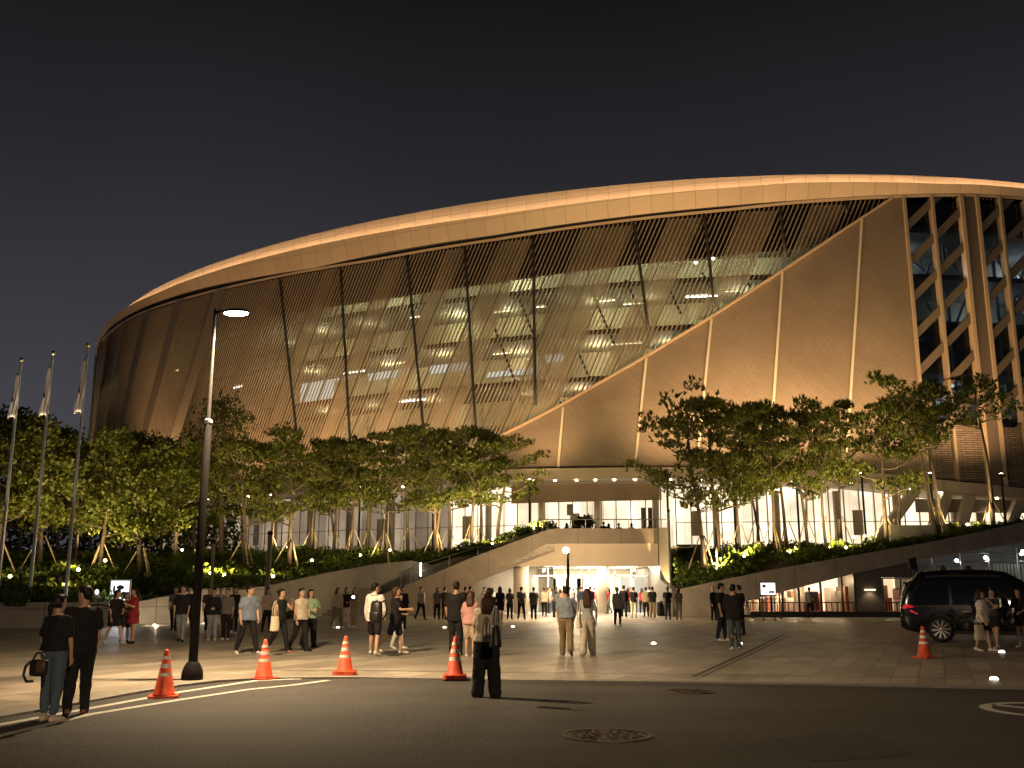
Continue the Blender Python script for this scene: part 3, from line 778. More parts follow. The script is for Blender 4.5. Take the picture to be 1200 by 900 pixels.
for nme, x0, x1, y0, y1 in (('door', 747.5, 752, 595, 640), ('door', 755, 759.5, 595, 640)):
    a = SZ(x0, y0, LO+.2); b = SZ(x1, y0, LO+.2)
    mb = MB(); mb.prism([P3(a[0], PZ, LO+.1), P3(b[0], PZ, LO+.1), P3(b[0], a[1], LO+.1), P3(a[0], a[1], LO+.1)], Vector(P3(a[0], 0, LO+.25))-Vector(P3(a[0], 0, LO+.1))); part('door', mb, M_colm)
a = SZ(661.5, 591, LO+.2); b = SZ(667, 604, LO+.2)
mb = MB(); mb.prism([P3(a[0], b[1], LO+.2), P3(b[0], b[1], LO+.2), P3(b[0], a[1], LO+.2), P3(a[0], a[1], LO+.2)], Vector(P3(a[0], 0, LO+.3))-Vector(P3(a[0], 0, LO+.2))); part('hanging_board', mb, mat('grey board', (.12, .11, .09), .6))
rl = random.Random(12); M_lcol = mat('lobby column', (.55, .46, .36), .6); s = S_BACK+3; M_lfur = mat('lobby furniture', (.10, .075, .055), .6)
while s < S_END-2:
    x, y = plan(s, LO-.65); mb = MB(); mb.lathe([(.30, 0), (.30, 5.6)], (x, y, PZ), 14); part('lobby_column', mb, M_lcol, smooth=True)
    if rl.random() < .75:
        a = s+rl.uniform(1, 3); b = a+rl.uniform(.8, 2.6); h = rl.uniform(.8, 1.5)
        mb = MB(); mb.prism([P3(a, PZ, LO-.9), P3(b, PZ, LO-.9), P3(b, PZ+h, LO-.9), P3(a, PZ+h, LO-.9)], Vector(P3(a, 0, LO-.6))-Vector(P3(a, 0, LO-.9))); part('lobby_counter', mb, M_lfur)
    if rl.random() < .5:
        a = s+rl.uniform(1, 4); b = a+.9
        mb = MB(); mb.prism([P3(a, PZ+1.9, LO-.5), P3(b, PZ+1.9, LO-.5), P3(b, PZ+4.0, LO-.5), P3(a, PZ+4.0, LO-.5)], Vector(P3(a, 0, LO-.47))-Vector(P3(a, 0, LO-.5))); part('hanging_banner', mb, rl.choice((M_lcol, M_ring, M_scr2)))
    s += 5.3
# downlights in the canopy soffit
M_dl = emis('canopy downlight', (1, .84, .55), 30)
dls = [SZ(px, 563, .2)[0] for px in (620, 627, 652, 676, 698, 721, 744)]+[S_B+1+i*2.4 for i in range(20)]+[S_A-3-i*3.2 for i in range(22)]
for i, s in enumerate(dls):
    if s > S_END or s < S_BACK: continue
    x, y = plan(s, .35); mb = MB(); mb.lathe([(.11, 0), (.11, .10), (.02, .10)], (x, y, zc(s)-.09), 10); part('downlight', mb, M_dl)
    if i < 7 or i % 3 == 0: lamp('downlight_lamp', 'SPOT', (x, y, zc(s)-.2), 260, (1, .8, .5), AR, aim=P3(s, PZ, -1.2), angle=110, blend=.9, size=.12)
# raking columns at the right
M_conc = mat('pale concrete', (.46, .40, .33), .7, var=.1, vscale=.8)
for (tx, ty), (bx, by) in (((1082, 566), (1056, 600)), ((1113, 577), (1104, 604)), ((1139, 580), (1132, 604)), ((1200, 583), (1190, 606)), ((1228, 586), (1220, 610))):
    a = SZ(tx, ty, .3); b = SZ(bx, by, .3); z0 = PZ; f = (z0-a[1])/(b[1]-a[1])
    mb = MB(); mb.bar(P3(a[0], a[1]+.3, .2), P3(a[0]+(b[0]-a[0])*f, z0-.2, .2), .8, .7, (0, 1, 0)); part('raking_column', mb, M_conc)
part('canopy_shelf', band(SZ(1070, 590, -1)[0], S_END, 1.5, lambda s: (SZ(1150, 593, -1)[1]-.55, -1), lambda s: (SZ(1150, 593, -1)[1]+.55, -1)), mat('brown shelf wall', (.2, .155, .115), .7))
FLOODK = 1.7
M_house = mat('black lamp housing', (.02, .02, .02), .5)
FLD = (1, .60, .29)
# ------------------------------------------------------------------ floodlight posts on the upper plaza
flood_px = [(-9, 3200, 'added out of sight behind the far left leafy trees'), (5, 2600, 'added unseen at the left end of the facade behind the leafy trees'), (150, 3000, 'behind the pines left of the street lamp'), (262, 3600, 'behind the tall loose tree beside the street lamp'), (345, 3200, 'behind the pine crowns right of the street lamp'), (425, 2700, 'behind the staked pines halfway along the left garden'),  # first two posts are added, unseen, to brighten the far left facade
            (512, 2100, 'behind the last pines before the clipped round bush'), (627, 2300, 'in the open left of the potted tree'), (790, 3200, 'at the left end of the right-hand pine group'), (868, 4200, 'behind the dense middle of the right-hand pine group'),
            (942, 4600, 'behind the forked pines under the tall bronze wall'), (1020, 3800, 'between the right-hand pines below the lattice windows'), (1100, 2800, 'behind the leaning twin pines'), (1182, 2400, 'right of the single straight pine')]
for i, (px, pw, wh) in enumerate(flood_px):
    s = px if px < 20 else SZ(px, 563, 4.6)[0]; x, y = plan(s, 4.6)
    t = empty('floodlight_post', (x, y, PZ), 0, 'slim dark floodlight post '+wh, 'floodlight', 'floodlight posts along the facade')
    m = MB(); m.lathe([(.16, 0), (.16, .05), (.09, .08), (.085, 5.9), (.06, 6.0)], n=10); m.obj('pole', M_house, t, True)
    m = MB(); m.box((-.28, -.14, 5.95), (.28, .14, 6.2)); m.obj('head', M_house, t)
    nx, ny = plan(s, 0); d = Vector((nx-x, ny-y, 0)).normalized()
    m = MB(); m.lathe([(.12, 0), (.12, .03), (.02, .03)], (0, 0, 6.2), 10); m.obj('lens', M_dl, t)
    lamp('flood_lamp', 'SPOT', (x, y, PZ+6.35), pw*FLOODK, FLD, t, aim=P3(s, 24, 0), angle=125, blend=1.0, size=.4)

# ------------------------------------------------------------------ materials of the podium
M_panel = bpy.data.materials.new('granite wall panels'); 
def slabwall(m, col, w_, h_):
    m.use_nodes = True; nt = m.node_tree; b = nt.nodes['Principled BSDF']; L = nt.links.new
    tc = N(nt, 'TexCoord'); sp = N(nt, 'SeparateXYZ'); L(tc.outputs['Object'], sp.inputs[0]); cb = N(nt, 'CombineXYZ'); L(sp.outputs['X'], cb.inputs[0]); L(sp.outputs['Z'], cb.inputs[1])
    br = N(nt, 'TexBrick'); br.offset = 0; br.inputs['Scale'].default_value = 1; br.inputs['Brick Width'].default_value = w_; br.inputs['Row Height'].default_value = h_; br.inputs['Mortar Size'].default_value = .018
    br.inputs['Color1'].default_value = (*[c*1.1 for c in col], 1); br.inputs['Color2'].default_value = (*[c*.92 for c in col], 1); br.inputs['Mortar'].default_value = (*[c*.45 for c in col], 1); L(cb.outputs[0], br.inputs['Vector'])
    n = N(nt, 'TexNoise'); n.inputs['Scale'].default_value = 1.1; n.inputs['Detail'].default_value = 7; L(tc.outputs['Object'], n.inputs['Vector'])
    r = N(nt, 'ValToRGB'); r.color_ramp.elements[0].position = .3; r.color_ramp.elements[1].position = .7; r.color_ramp.elements[0].color = (.78, .78, .78, 1); r.color_ramp.elements[1].color = (1.1, 1.1, 1.1, 1); L(n.outputs['Fac'], r.inputs['Fac'])
    mx = N(nt, 'MixRGB', blend_type='MULTIPLY'); mx.inputs[0].default_value = 1; L(br.outputs['Color'], mx.inputs[1]); L(r.outputs[0], mx.inputs[2]); L(mx.outputs[0], b.inputs['Base Color']); b.inputs['Roughness'].default_value = .6
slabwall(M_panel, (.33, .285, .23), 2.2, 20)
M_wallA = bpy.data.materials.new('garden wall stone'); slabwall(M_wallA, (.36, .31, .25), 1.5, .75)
M_dpan = mat('dark pier cladding', (.11, .095, .08), .6, var=.15, vscale=1)
M_white = mat('white shop wall', (.75, .70, .62), .7)
M_floor = mat('pale shop floor', (.5, .46, .4), .35)
M_ceilw = emis('shop ceiling light', (1, .86, .66), 8)
M_stain = mat('brushed steel rail', (.45, .42, .38), .35, metal=.8)
M_alu = mat('dark frame', (.06, .055, .05), .45, metal=.4)

M_para = bpy.data.materials.new('parapet panels'); slabwall(M_para, (.21, .165, .118), 2.6, 20)
# ------------------------------------------------------------------ entrance hall under the upper plaza
BY = 60.0
def Bp(px, py, Y=BY): return at_y(px, py, Y)
EN = empty('entrance_hall', (4, BY, 0), 0, 'bright glazed entrance hall under the broad beige canopy beam', 'entrance hall')
def eb(name, mb, m, parent=None, **k):
    mb.v = [(x-4, y-BY, z) for x, y, z in mb.v]; return mb.obj(name, m, parent or EN, **k)
xl, xr = Bp(552, 650).x, Bp(772, 650).x
z_par, z_mid2, z_bot = Bp(700, 619.5).z, Bp(700, 637).z, Bp(700, 663.5).z
mb = MB(); mb.box((Bp(648, 620).x-.4, BY-.25, z_mid2), (xr+.1, BY+.15, z_par)); eb('parapet', mb, M_para)
mb = MB(); mb.prism([(Bp(588, 664).x, BY, z_bot), (xr, BY, z_bot), (xr, BY, z_mid2), (Bp(640, 637).x, BY, z_mid2)], (0, .4, 0)); eb('fascia', mb, M_ring)
mb = MB(); mb.box((xl-.6, BY+.41, z_bot+.08), (xr, 76, z_bot+.22)); eb('ceiling', mb, M_white)
mb = MB(); mb.box((xl-.6, BY+.3, -.02), (xr, 76, .015)); eb('hall_floor', mb, M_floor)
mb = MB(); mb.box((xl-.6, 73, 0), (xr, 73.3, z_bot+.1)); eb('back_wall', mb, M_white)
mb = MB(); mb.box((xl-.9, BY+.45, 0), (xl-.6, 76, z_bot+.1)); eb('side_wall', mb, M_white)
mb = MB(); mb.box((xr, BY+.45, 0), (xr+.2, 76, z_bot+.1)); eb('side_wall', mb, M_white)
for px, dd in ((610.5, .92), (707, .74)):
    x = x_at(px, 62.0); mb = MB(); mb.lathe([(dd/2, 0), (dd/2, z_bot+.1)], (x, 62.0, 0), 28); eb('column', mb, M_conc, smooth=True)
GY = 65.0
mb = MB(); mb.box((xl-.6, GY, .02), (xr, GY+.03, z_bot+.08)); eb('shopfront_glass', mb, M_lob)
mb = MB()
for k in range(12):
    x = xl-.6+(xr-xl+.6)*k/11; mb.box((x-.04, GY-.08, .02), (x+.04, GY-.01, z_bot+.08))
mb.box((xl-.6, GY-.08, z_bot-.55), (xr, GY-.01, z_bot-.48)); eb('shopfront_frame', mb, M_stain)
for px0, px1 in ((586, 600), (623, 631), (727, 738), (743, 755), (759, 771)):
    x0, x1 = x_at(px0, GY), x_at(px1, GY); mb = MB(); mb.box((x0, GY-.14, .02), (x1, GY-.09, z_bot-.6)); eb('door', mb, mat('blue grey door', (.22, .25, .27), .3))
for j, y in enumerate((62.6, 66.5, 69.5)):
    for k in range(5):
        x = xl-.3+(xr-xl)*k/5+.3; mb = MB(); mb.box((x, y, z_bot+.04), (x+1.3, y+.18, z_bot+.075)); eb('ceiling_light', mb, M_ceilw)
for j, (x, y, p) in enumerate(((1.2, 69, 950), (6.2, 69, 1050))): lamp('hall_lamp', 'AREA', (x, y, z_bot), p, (1, .86, .64), EN, size=5, sizey=5, rot=None)
lamp('hall_lamp', 'AREA', (4, 62.8, z_bot), 750, (1, .86, .66), EN, size=9, sizey=1.5)
for x in (-1.2, 2.2, 5.4, 8.4): lamp('downlight_lamp', 'POINT', (x, 61.3, z_bot-.1), 260, (1, .82, .56), EN, size=.12)
# display walls inside
for k, (px, c) in enumerate(((640, (.8, .72, .6)), (672, (.75, .7, .62)), (688, (.85, .8, .72)), (735, (.35, .42, .48)), (654, (.8, .5, .36)))):
    x = x_at(px, 70); mb = MB(); mb.box((x-.7, 70, 0), (x+.7, 70.3, 2.2)); eb('display_wall', mb, mat('display wall', c, .6))
# pier at the right end with a rounded foot
pr = [(770, 617), (784, 617), (784, 727), (775, 723), (770, 668)]
x0, x1 = Bp(771, 650).x, Bp(784, 650).x
mb = MB(); mb.prism([(x0, BY-.6, z_par+.03), (x1, BY-.6, z_par+.03), (x1, BY-.6, 0), (x0+.25, BY-.6, 0), (x0+.06, BY-.6, .9), (x0, BY-.6, 2.4)], (0, 2.2, 0)); eb('pier', mb, M_dpan)
# railing on the parapet
RLG = MB(); zr = Bp(700, 608.3).z
RLG.tube([(Bp(632, 610).x, BY+.3, zr), (xr+1.2, BY+.3, zr)], .035, 6)
for k in range(9):
    x = Bp(636, 610).x+(xr-Bp(636, 610).x)*k/8; RLG.box((x-.02, BY+.28, z_par-.1), (x+.02, BY+.32, zr))
eb('handrail', RLG, M_stain)

# ------------------------------------------------------------------ upper plaza
m = MB(); m.quad((-2.8, BY+.15, PZ), (11, BY+.15, PZ), (16, 92, PZ), (-8, 92, PZ))
m.quad((-110, 73, PZ-.004), (-2.0, 73, PZ-.004), (-8, 160, PZ-.004), (-180, 160, PZ-.004))
m.quad((10, 71, PZ-.004), (90, 71, PZ-.004), (120, 100, PZ-.004), (14, 100, PZ-.004))
m.obj('upper_plaza', mat('upper paving', (.28, .25, .21), .6, var=.1), kind='structure')

# ------------------------------------------------------------------ stair up to the plaza with its solid parapet
ST_ = empty('outdoor_staircase', (-4, 59, 0), 0, 'broad outdoor stair rising rightwards to the upper plaza behind a beige parapet', 'staircase')
def stp(name, mb, m, **k):
    mb.v = [(x+4, y-59, z) for x, y, z in mb.v]; return mb.obj(name, m, ST_, **k)
Y0 = 59.4
up = [(430, 703), (483, 683), (555, 652.5), (600, 636), (642, 620.5), (650, 620)]
P = [at_y(x, y, Y0) for x, y in up]
lo = [at_y(650, 637, Y0), at_y(640, 637.5, Y0), at_y(588, 664.5, Y0), at_y(556, 677, Y0)]
poly = [Vector((P[0].x, Y0, 0))]+P+lo+[Vector((lo[-1].x, Y0, 0))]
mb = MB(); mb.prism(list(reversed(poly)), (0, .35, 0)); stp('parapet', mb, M_para)
mb = MB(); a, b = P[0], P[4]; ns_ = 26; zt = PZ
for k in range(ns_):
    x0 = a.x-.6+(b.x+.4-a.x+.6)*k/ns_; x1 = a.x-.6+(b.x+.4-a.x+.6)*(k+1)/ns_; z = zt*(k+1)/ns_
    mb.box((x0, Y0+.36, max(0, z-.16)), (x1+.02, 63.0, z))
stp('steps', mb, M_panel)
xa_, xb_ = a.x-.6, b.x+.4; zf = lambda x: PZ*(x-xa_)/(xb_-xa_)
mb = MB(); mb.prism([(xa_+1.6, Y0+.352, 0), (xb_, Y0+.352, zf(xb_)-.30), (xb_, Y0+.352, zf(xb_)-.16), (xa_+.9, Y0+.352, .14)], (0, 3.7, 0)); stp('soffit', mb, M_para)
mb = MB(); rail = [at_y(x, y, 62.6) for x, y in ((424, 690), (470, 671), (493, 662), (560, 641), (642, 612))]
mb.tube(rail, .035, 6); mb.tube([p-Vector((0, 0, .4)) for p in rail], .022, 6)
for i in range(9):
    f = i/8*4; j = min(3, int(f)); p = rail[j].lerp(rail[j+1], f-j); mb.tube([p, p-Vector((0, 0, 1.0))], .03, 6)
stp('handrail', mb, M_stain)
def railpt(px):
    for a, b in zip(rail[:-1], rail[1:]):
        xa, xb = 600+FPX*a.x/62.6, 0
    return None
# lower flight facing the square at the left foot
LS = empty('garden_steps', (-9.5, 57, 0), 0, 'dark wide garden steps below the left planting, behind the walkers', 'steps')
mb = MB(); xa, xb = x_at(372, 57), x_at(436, 57)
for k in range(9): mb.box((xa-(-9.5)-.3*0, -.0+k*.38, k*.17-.2), (xb+9.5, 4.2, k*.17+.17))
mb.obj('treads', mat('dark granite', (.17, .15, .125), .7, var=.2), LS)  # steps in a darker granite tone

# ------------------------------------------------------------------ retaining walls and planted slopes
frontL = [(-420, 712, 37.5), (-200, 708, 38.5), (0, 706, 39.5), (128, 705.5, 41), (158, 706, 44), (196, 698.5, 45), (235, 690, 46), (310, 687.5, 50), (380, 672, 57), (440, 661, 62.0), (482, 657, 62.9), (506, 662, 63.1), (560, 645, 63.6), (604, 631, 64.4), (648, 617, 65.5)]
FL = [at_y(*q) for q in frontL]
def wallstrip(name, pts, thick, m, label):
    c = pts[len(pts)//2]; t = Vector((c.x, c.y, 0)); mb = MB()
    for a, b in zip(pts[:-1], pts[1:]):
        d = (Vector((b.x, b.y, 0))-Vector((a.x, a.y, 0))).normalized(); n_ = Vector((-d.y, d.x, 0))*thick
        base = lambda p: Vector((p.x, p.y, -.03)); q = [base(a)-t, base(b)-t, b-t, a-t]
        mb.quad(*q); mb.quad(q[3], q[2], q[2]+n_, q[3]+n_); mb.quad(q[1], q[0], q[0]+n_, q[1]+n_); mb.quad(q[0]+n_, q[0], q[3], q[3]+n_); mb.quad(q[1], q[1]+n_, q[2]+n_, q[2])
    o = mb.obj(name, m, None, label=label, cat='garden wall'); o['category'] = 'garden wall'; o.location = t; return o
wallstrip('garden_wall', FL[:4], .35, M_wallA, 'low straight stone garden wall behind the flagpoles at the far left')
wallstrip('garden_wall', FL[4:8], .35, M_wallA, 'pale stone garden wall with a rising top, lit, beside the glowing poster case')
wallstrip('garden_wall', FL[7:], .35, mat('brown garden wall', (.21, .185, .145), .75, var=.2, vscale=.6), 'long sweeping garden wall climbing rightwards behind the stair handrail')  # climbing wall in a browner, darker stone
def slope(name, front, yb, zb, nv=14, amp=.18):
    m = MB(); nu = len(front)
    fr = []
    for a, b in zip(front[:-1], front[1:]):
        for k in range(4): fr.append(a.lerp(b, k/4))
    fr.append(front[-1])
    for p in fr:
        k = yb/p.y; q = Vector((p.x*k, yb, zb))
        for j in range(nv+1):
            f = j/nv; v = p.lerp(q, f); g = f**.8
            v.z = p.z+(zb-p.z)*g+(noise.noise(v*.35)*amp*4+noise.noise(v*1.1)*amp)*math.sin(math.pi*f)+(.0 if f == 0 else .05)
            if j == 0: v.z -= .06
            m.v.append(tuple(v))
    r = nv+1
    m.f = [(i*r+j, (i+1)*r+j, (i+1)*r+j+1, i*r+j+1) for i in range(len(fr)-1) for j in range(nv)]
    return m, fr
mL, frL = slope('garden_slope', [p+Vector((0, .2, 0)) for p in FL], 74, PZ)
mL.obj('planted_slope', M_soil, smooth=True, kind='structure')
frontR = [(795, 691), (840, 681), (900, 668.5), (1000, 651), (1100, 633.5), (1200, 612), (1300, 592), (1420, 570)]
RY = 55.0
FR = [at_y(x, y, RY) for x, y in frontR]
mR, frR = slope('garden_slope', [p+Vector((0, .25, -.05)) for p in FR], 72, PZ+.3)
mR.obj('planted_slope', M_soil, smooth=True, kind='structure')
from mathutils.bvhtree import BVHTree
_bL = BVHTree.FromPolygons([Vector(v) for v in mL.v], mL.f); _bR = BVHTree.FromPolygons([Vector(v) for v in mR.v], mR.f)
def terrain(x, y):
    for b in (_bL, _bR):
        h = b.ray_cast(Vector((x, y, 60)), Vector((0, 0, -1)))
        if h[0] is not None: return h[0].z
    return PZ if y > 62 else 0.0
# side wall of the right garden beside the pier
p0 = FR[0]; mb = MB(); mb.prism([(0, 0, 0), (0, 18, 0), (0, 18, PZ), (0, 0, p0.z)], (-.3, 0, 0)); o = mb.obj('garden_wall', M_dpan, label='dark side wall of the right-hand garden beside the pier', cat='garden wall'); o.location = (p0.x-.02, RY+.3, 0)

# ------------------------------------------------------------------ ramp building at the right
RB = empty('ramp_building', (20, RY, 0), 0, 'long low building whose concrete ramp parapet rises to the right above lit shop windows', 'building')
def rb(name, mb, m, **k):
    mb.v = [(x-20, y-RY, z) for x, y, z in mb.v]; return mb.obj(name, m, RB, **k)
lowR = [(795, 724), (858, 724), (876, 704), (1000, 672.5), (1100, 652), (1160, 642), (1240, 628), (1420, 596)]
LR = [at_y(x, y, RY) for x, y in lowR]; LR[0].z = LR[1].z = 0
mb = MB(); mb.prism(FR+list(reversed(LR)), (0, .4, 0)); rb('ramp_parapet', mb, M_panel)
def lowz(x): return float(np.interp(x, [p.x for p in LR], [p.z for p in LR]))
xw0, xw1, xw2, xw3 = x_at(862, RY), x_at(1004, RY), x_at(1035, RY), x_at(1076, RY)
xe = x_at(1430, RY)
mb = MB(); mb.box((xw0, RY-.1, 0), (xe, RY+.3, .30)); rb('plinth', mb, mat('black plinth', (.02, .018, .016), .5))
M_shop = litwall('glowing shop back wall', (1, .70, .44), 2.6, 1.3, .5)  # shop back wall glows by itself in place of lamplight
def interior(x0, x1, name):
    mb = MB(); mb.uv = []
    for x, z in ((x0, .3), (x1, .3), (x1, 2.6), (x0, 2.6)): mb.v.append((x, RY+3.2, z)); mb.uv.append((x*1.0, z))
    mb.f = [(0, 1, 2, 3)]; rb(name, mb, M_shop)
interior(xw0, xw3, 'shop_back_wall')
mb = MB(); mb.box((xw0, RY+.32, .26), (xw3, RY+3.2, .30)); rb('shop_floor', mb, mat('red shop floor', (.45, .14, .09), .4))
# shelves, counters and goods inside
rs = random.Random(11)
gm = [mat('goods red', (.42, .12, .08), .5), mat('goods white', (.7, .68, .62), .5), mat('goods dark', (.06, .05, .06), .5), mat('goods wood', (.3, .14, .06), .5)]
for g in range(4):
    mb = MB(); x = xw0+.6
    while x < xw3:
        if rs.random() < .55:
            h = rs.uniform(.5, 1.5); mb.box((x, RY+rs.uniform(1.2, 2.6), .3), (x+rs.uniform(.15, .45), RY+2.9, .3+h))
        x += rs.uniform(.4, .9)
    rb('shop_fitting', mb, gm[g])
mb = MB(); x = xw0+.3
while x < xw3:
    mb.box((x, RY+.55, .3), (x+.05, RY+.6, .78)); x += .3
mb.box((xw0+.3, RY+.53, .74), (xw3, RY+.62, .80)); rb('inner_railing', mb, mat('dark red rail', (.16, .045, .03), .5))
for k in range(7):
    x = xw0+1+(xw3-xw0-1)*k/7
    lamp('shop_lamp', 'POINT', (x, RY+1.4, max(.8, lowz(x)-.25)), 60, (1, .72, .42), RB, size=.1)
xs = [876, 890, 904, 917, 937, 963, 988, 1003]
for a, b in zip(xs[:-1], xs[1:]):
    x0, x1 = x_at(a, RY), x_at(b, RY)
    mb = MB(); mb.prism([(x0+.04, RY+.12, .3), (x1-.04, RY+.12, .3), (x1-.04, RY+.12, lowz(x1)), (x0+.04, RY+.12, lowz(x0))], (0, .03, 0)); w_ = rb('window', mb, M_lob)
for a in xs:
    x = x_at(a, RY); mb = MB(); mb.box((x-.05, RY+.06, .3), (x+.05, RY+.2, max(.32, lowz(x)-.01))); rb('window_post', mb, M_alu)
mb = MB(); mb.prism([(xw1, RY+.05, .3), (xw2, RY+.05, .3), (xw2, RY+.05, lowz(xw2)-.01), (xw1, RY+.05, lowz(xw1)-.01)], (0, 3, 0)); rb('shop_pier', mb, M_dpan)
x = x_at(1020, RY); mb = MB(); mb.box((x-.28, RY-.10, 1.42), (x+.28, RY+.05, 1.5)); rb('wall_lamp', mb, emis('dim wall lamp', (1, .75, .45), 2.5)); lamp('wall_light', 'SPOT', (x, RY-.2, 1.4), 18, WARM, RB, aim=(x, RY+.3, 0), angle=120, size=.1)
for a, b in ((1037, 1056), (1058, 1075)):
    x0, x1 = x_at(a, RY), x_at(b, RY)
    mb = MB(); mb.box((x0, RY+.12, .3), (x1, RY+.15, 2.05)); rb('window', mb, M_lob)
    mb = MB(); mb.box((x0-.06, RY+.05, .3), (x0, RY+.2, 2.1)); mb.box((x1, RY+.05, .3), (x1+.05, RY+.2, 2.1)); mb.box((x0, RY+.05, 2.05), (x1, RY+.2, 2.12)); rb('window_frame', mb, M_stain)
mb = MB(); mb.prism([(xw2, RY+.06, 2.13), (xw3, RY+.06, 2.13), (xw3, RY+.06, lowz(xw3)-.01), (xw2, RY+.06, lowz(xw2)-.01)], (0, .3, 0)); rb('lintel', mb, M_dpan)
# service yard behind the van: recessed wall, pipe rails, slatted screen
mb = MB(); mb.box((xw3+.1, RY+3.5, 0), (xe, RY+3.8, 5.2)); rb('yard_wall', mb, mat('yard wall', (.22, .2, .17), .8, var=.15))
mb = MB(); mb.box((xw3, RY+.4, 0), (xw3+.3, RY+3.8, 2.7)); rb('yard_pier', mb, M_dpan)
mb = MB()
x = x_at(1168, RY+2)
while x < xe:
    mb.box((x, RY+2, 0), (x+.10, RY+2.06, at_y(1180, 661, RY+2).z)); x += .2
rb('slat_screen', mb, mat('grey green slats', (.33, .33, .24), .6))
mb = MB()
za, zb_, xk = at_y(1130, 648, RY+1).z, at_y(1130, 658, RY+1).z, x_at(1096, RY+1)
for z in (za, zb_): mb.tube([(xk, RY+1, z), (xe, RY+1, z)], .035, 6)
x = xk
while x < xe: mb.tube([(x, RY+1, 0), (x, RY+1, za+.35)], .04, 6); x += 1.6
rb('pipe_frame', mb, M_stain)
for px, py in ((1121, 657), (1155, 653.5), (1197, 649), (1199, 646)):
    p = at_y(px, py, RY+1.2); mb = MB(); mb.ell(p, .11, .11, .09, 8, 6); rb('bulb', mb, emis('cool bulb', (.86, .93, 1), 26)); lamp('bulb_light', 'POINT', (p.x, p.y-.25, p.z-.1), 6, (.9, .95, 1), RB, size=.08)
# ------------------------------------------------------------------ trees
M_bark = mat('pine bark', (.052, .035, .024), .85, var=.35, vscale=5, bump=.9, bscale=14)
M_pine = leafmat('pine needles', (.060, .072, .013), .32)
M_leaf = leafmat('broad leaves', (.056, .070, .012), .35)
M_stake = mat('wooden stakes', (.42, .33, .21), .8)
def tufts(mb, c, rad, flat, n, blade, rng, kind):
    """needle tufts (or leaf sprays) scattered through a flattened pad"""
    for _ in range(n):
        while True:
            p = Vector((rng.uniform(-1, 1), rng.uniform(-1, 1), rng.uniform(-1, 1)))
            if .25 < p.length < 1: break
        q = Vector(c)+Vector((p.x*rad, p.y*rad, p.z*rad*flat))
        base = Vector((p.x*.8, p.y*.8, .55+.4*p.z)).normalized()
        nb = 6 if kind == 'pine' else 4
        for k in range(nb):
            d = (base+Vector((rng.uniform(-1, 1), rng.uniform(-1, 1), rng.uniform(-.5, .9)))*(.85 if kind == 'pine' else 1.2)).normalized()
            L_ = blade*rng.uniform(.7, 1.25)
            sd = d.cross(Vector((rng.uniform(-1, 1), rng.uniform(-1, 1), rng.uniform(-1, 1))))
            if sd.length < 1e-3: continue
            sd = sd.normalized()*L_*(.13 if kind == 'pine' else .33)
            if kind == 'pine': mb.add([q-sd*.5, q+sd*.5, q+d*L_*.6+sd, q+d*L_, q+d*L_*.6-sd], [(0, 1, 2, 3, 4)])
            else:
                q2 = q+Vector((rng.uniform(-1, 1), rng.uniform(-1, 1), rng.uniform(-1, 1)))*.22
                mb.add([q2, q2+d*L_*.5+sd, q2+d*L_, q2+d*L_*.5-sd], [(0, 1, 2, 3)])
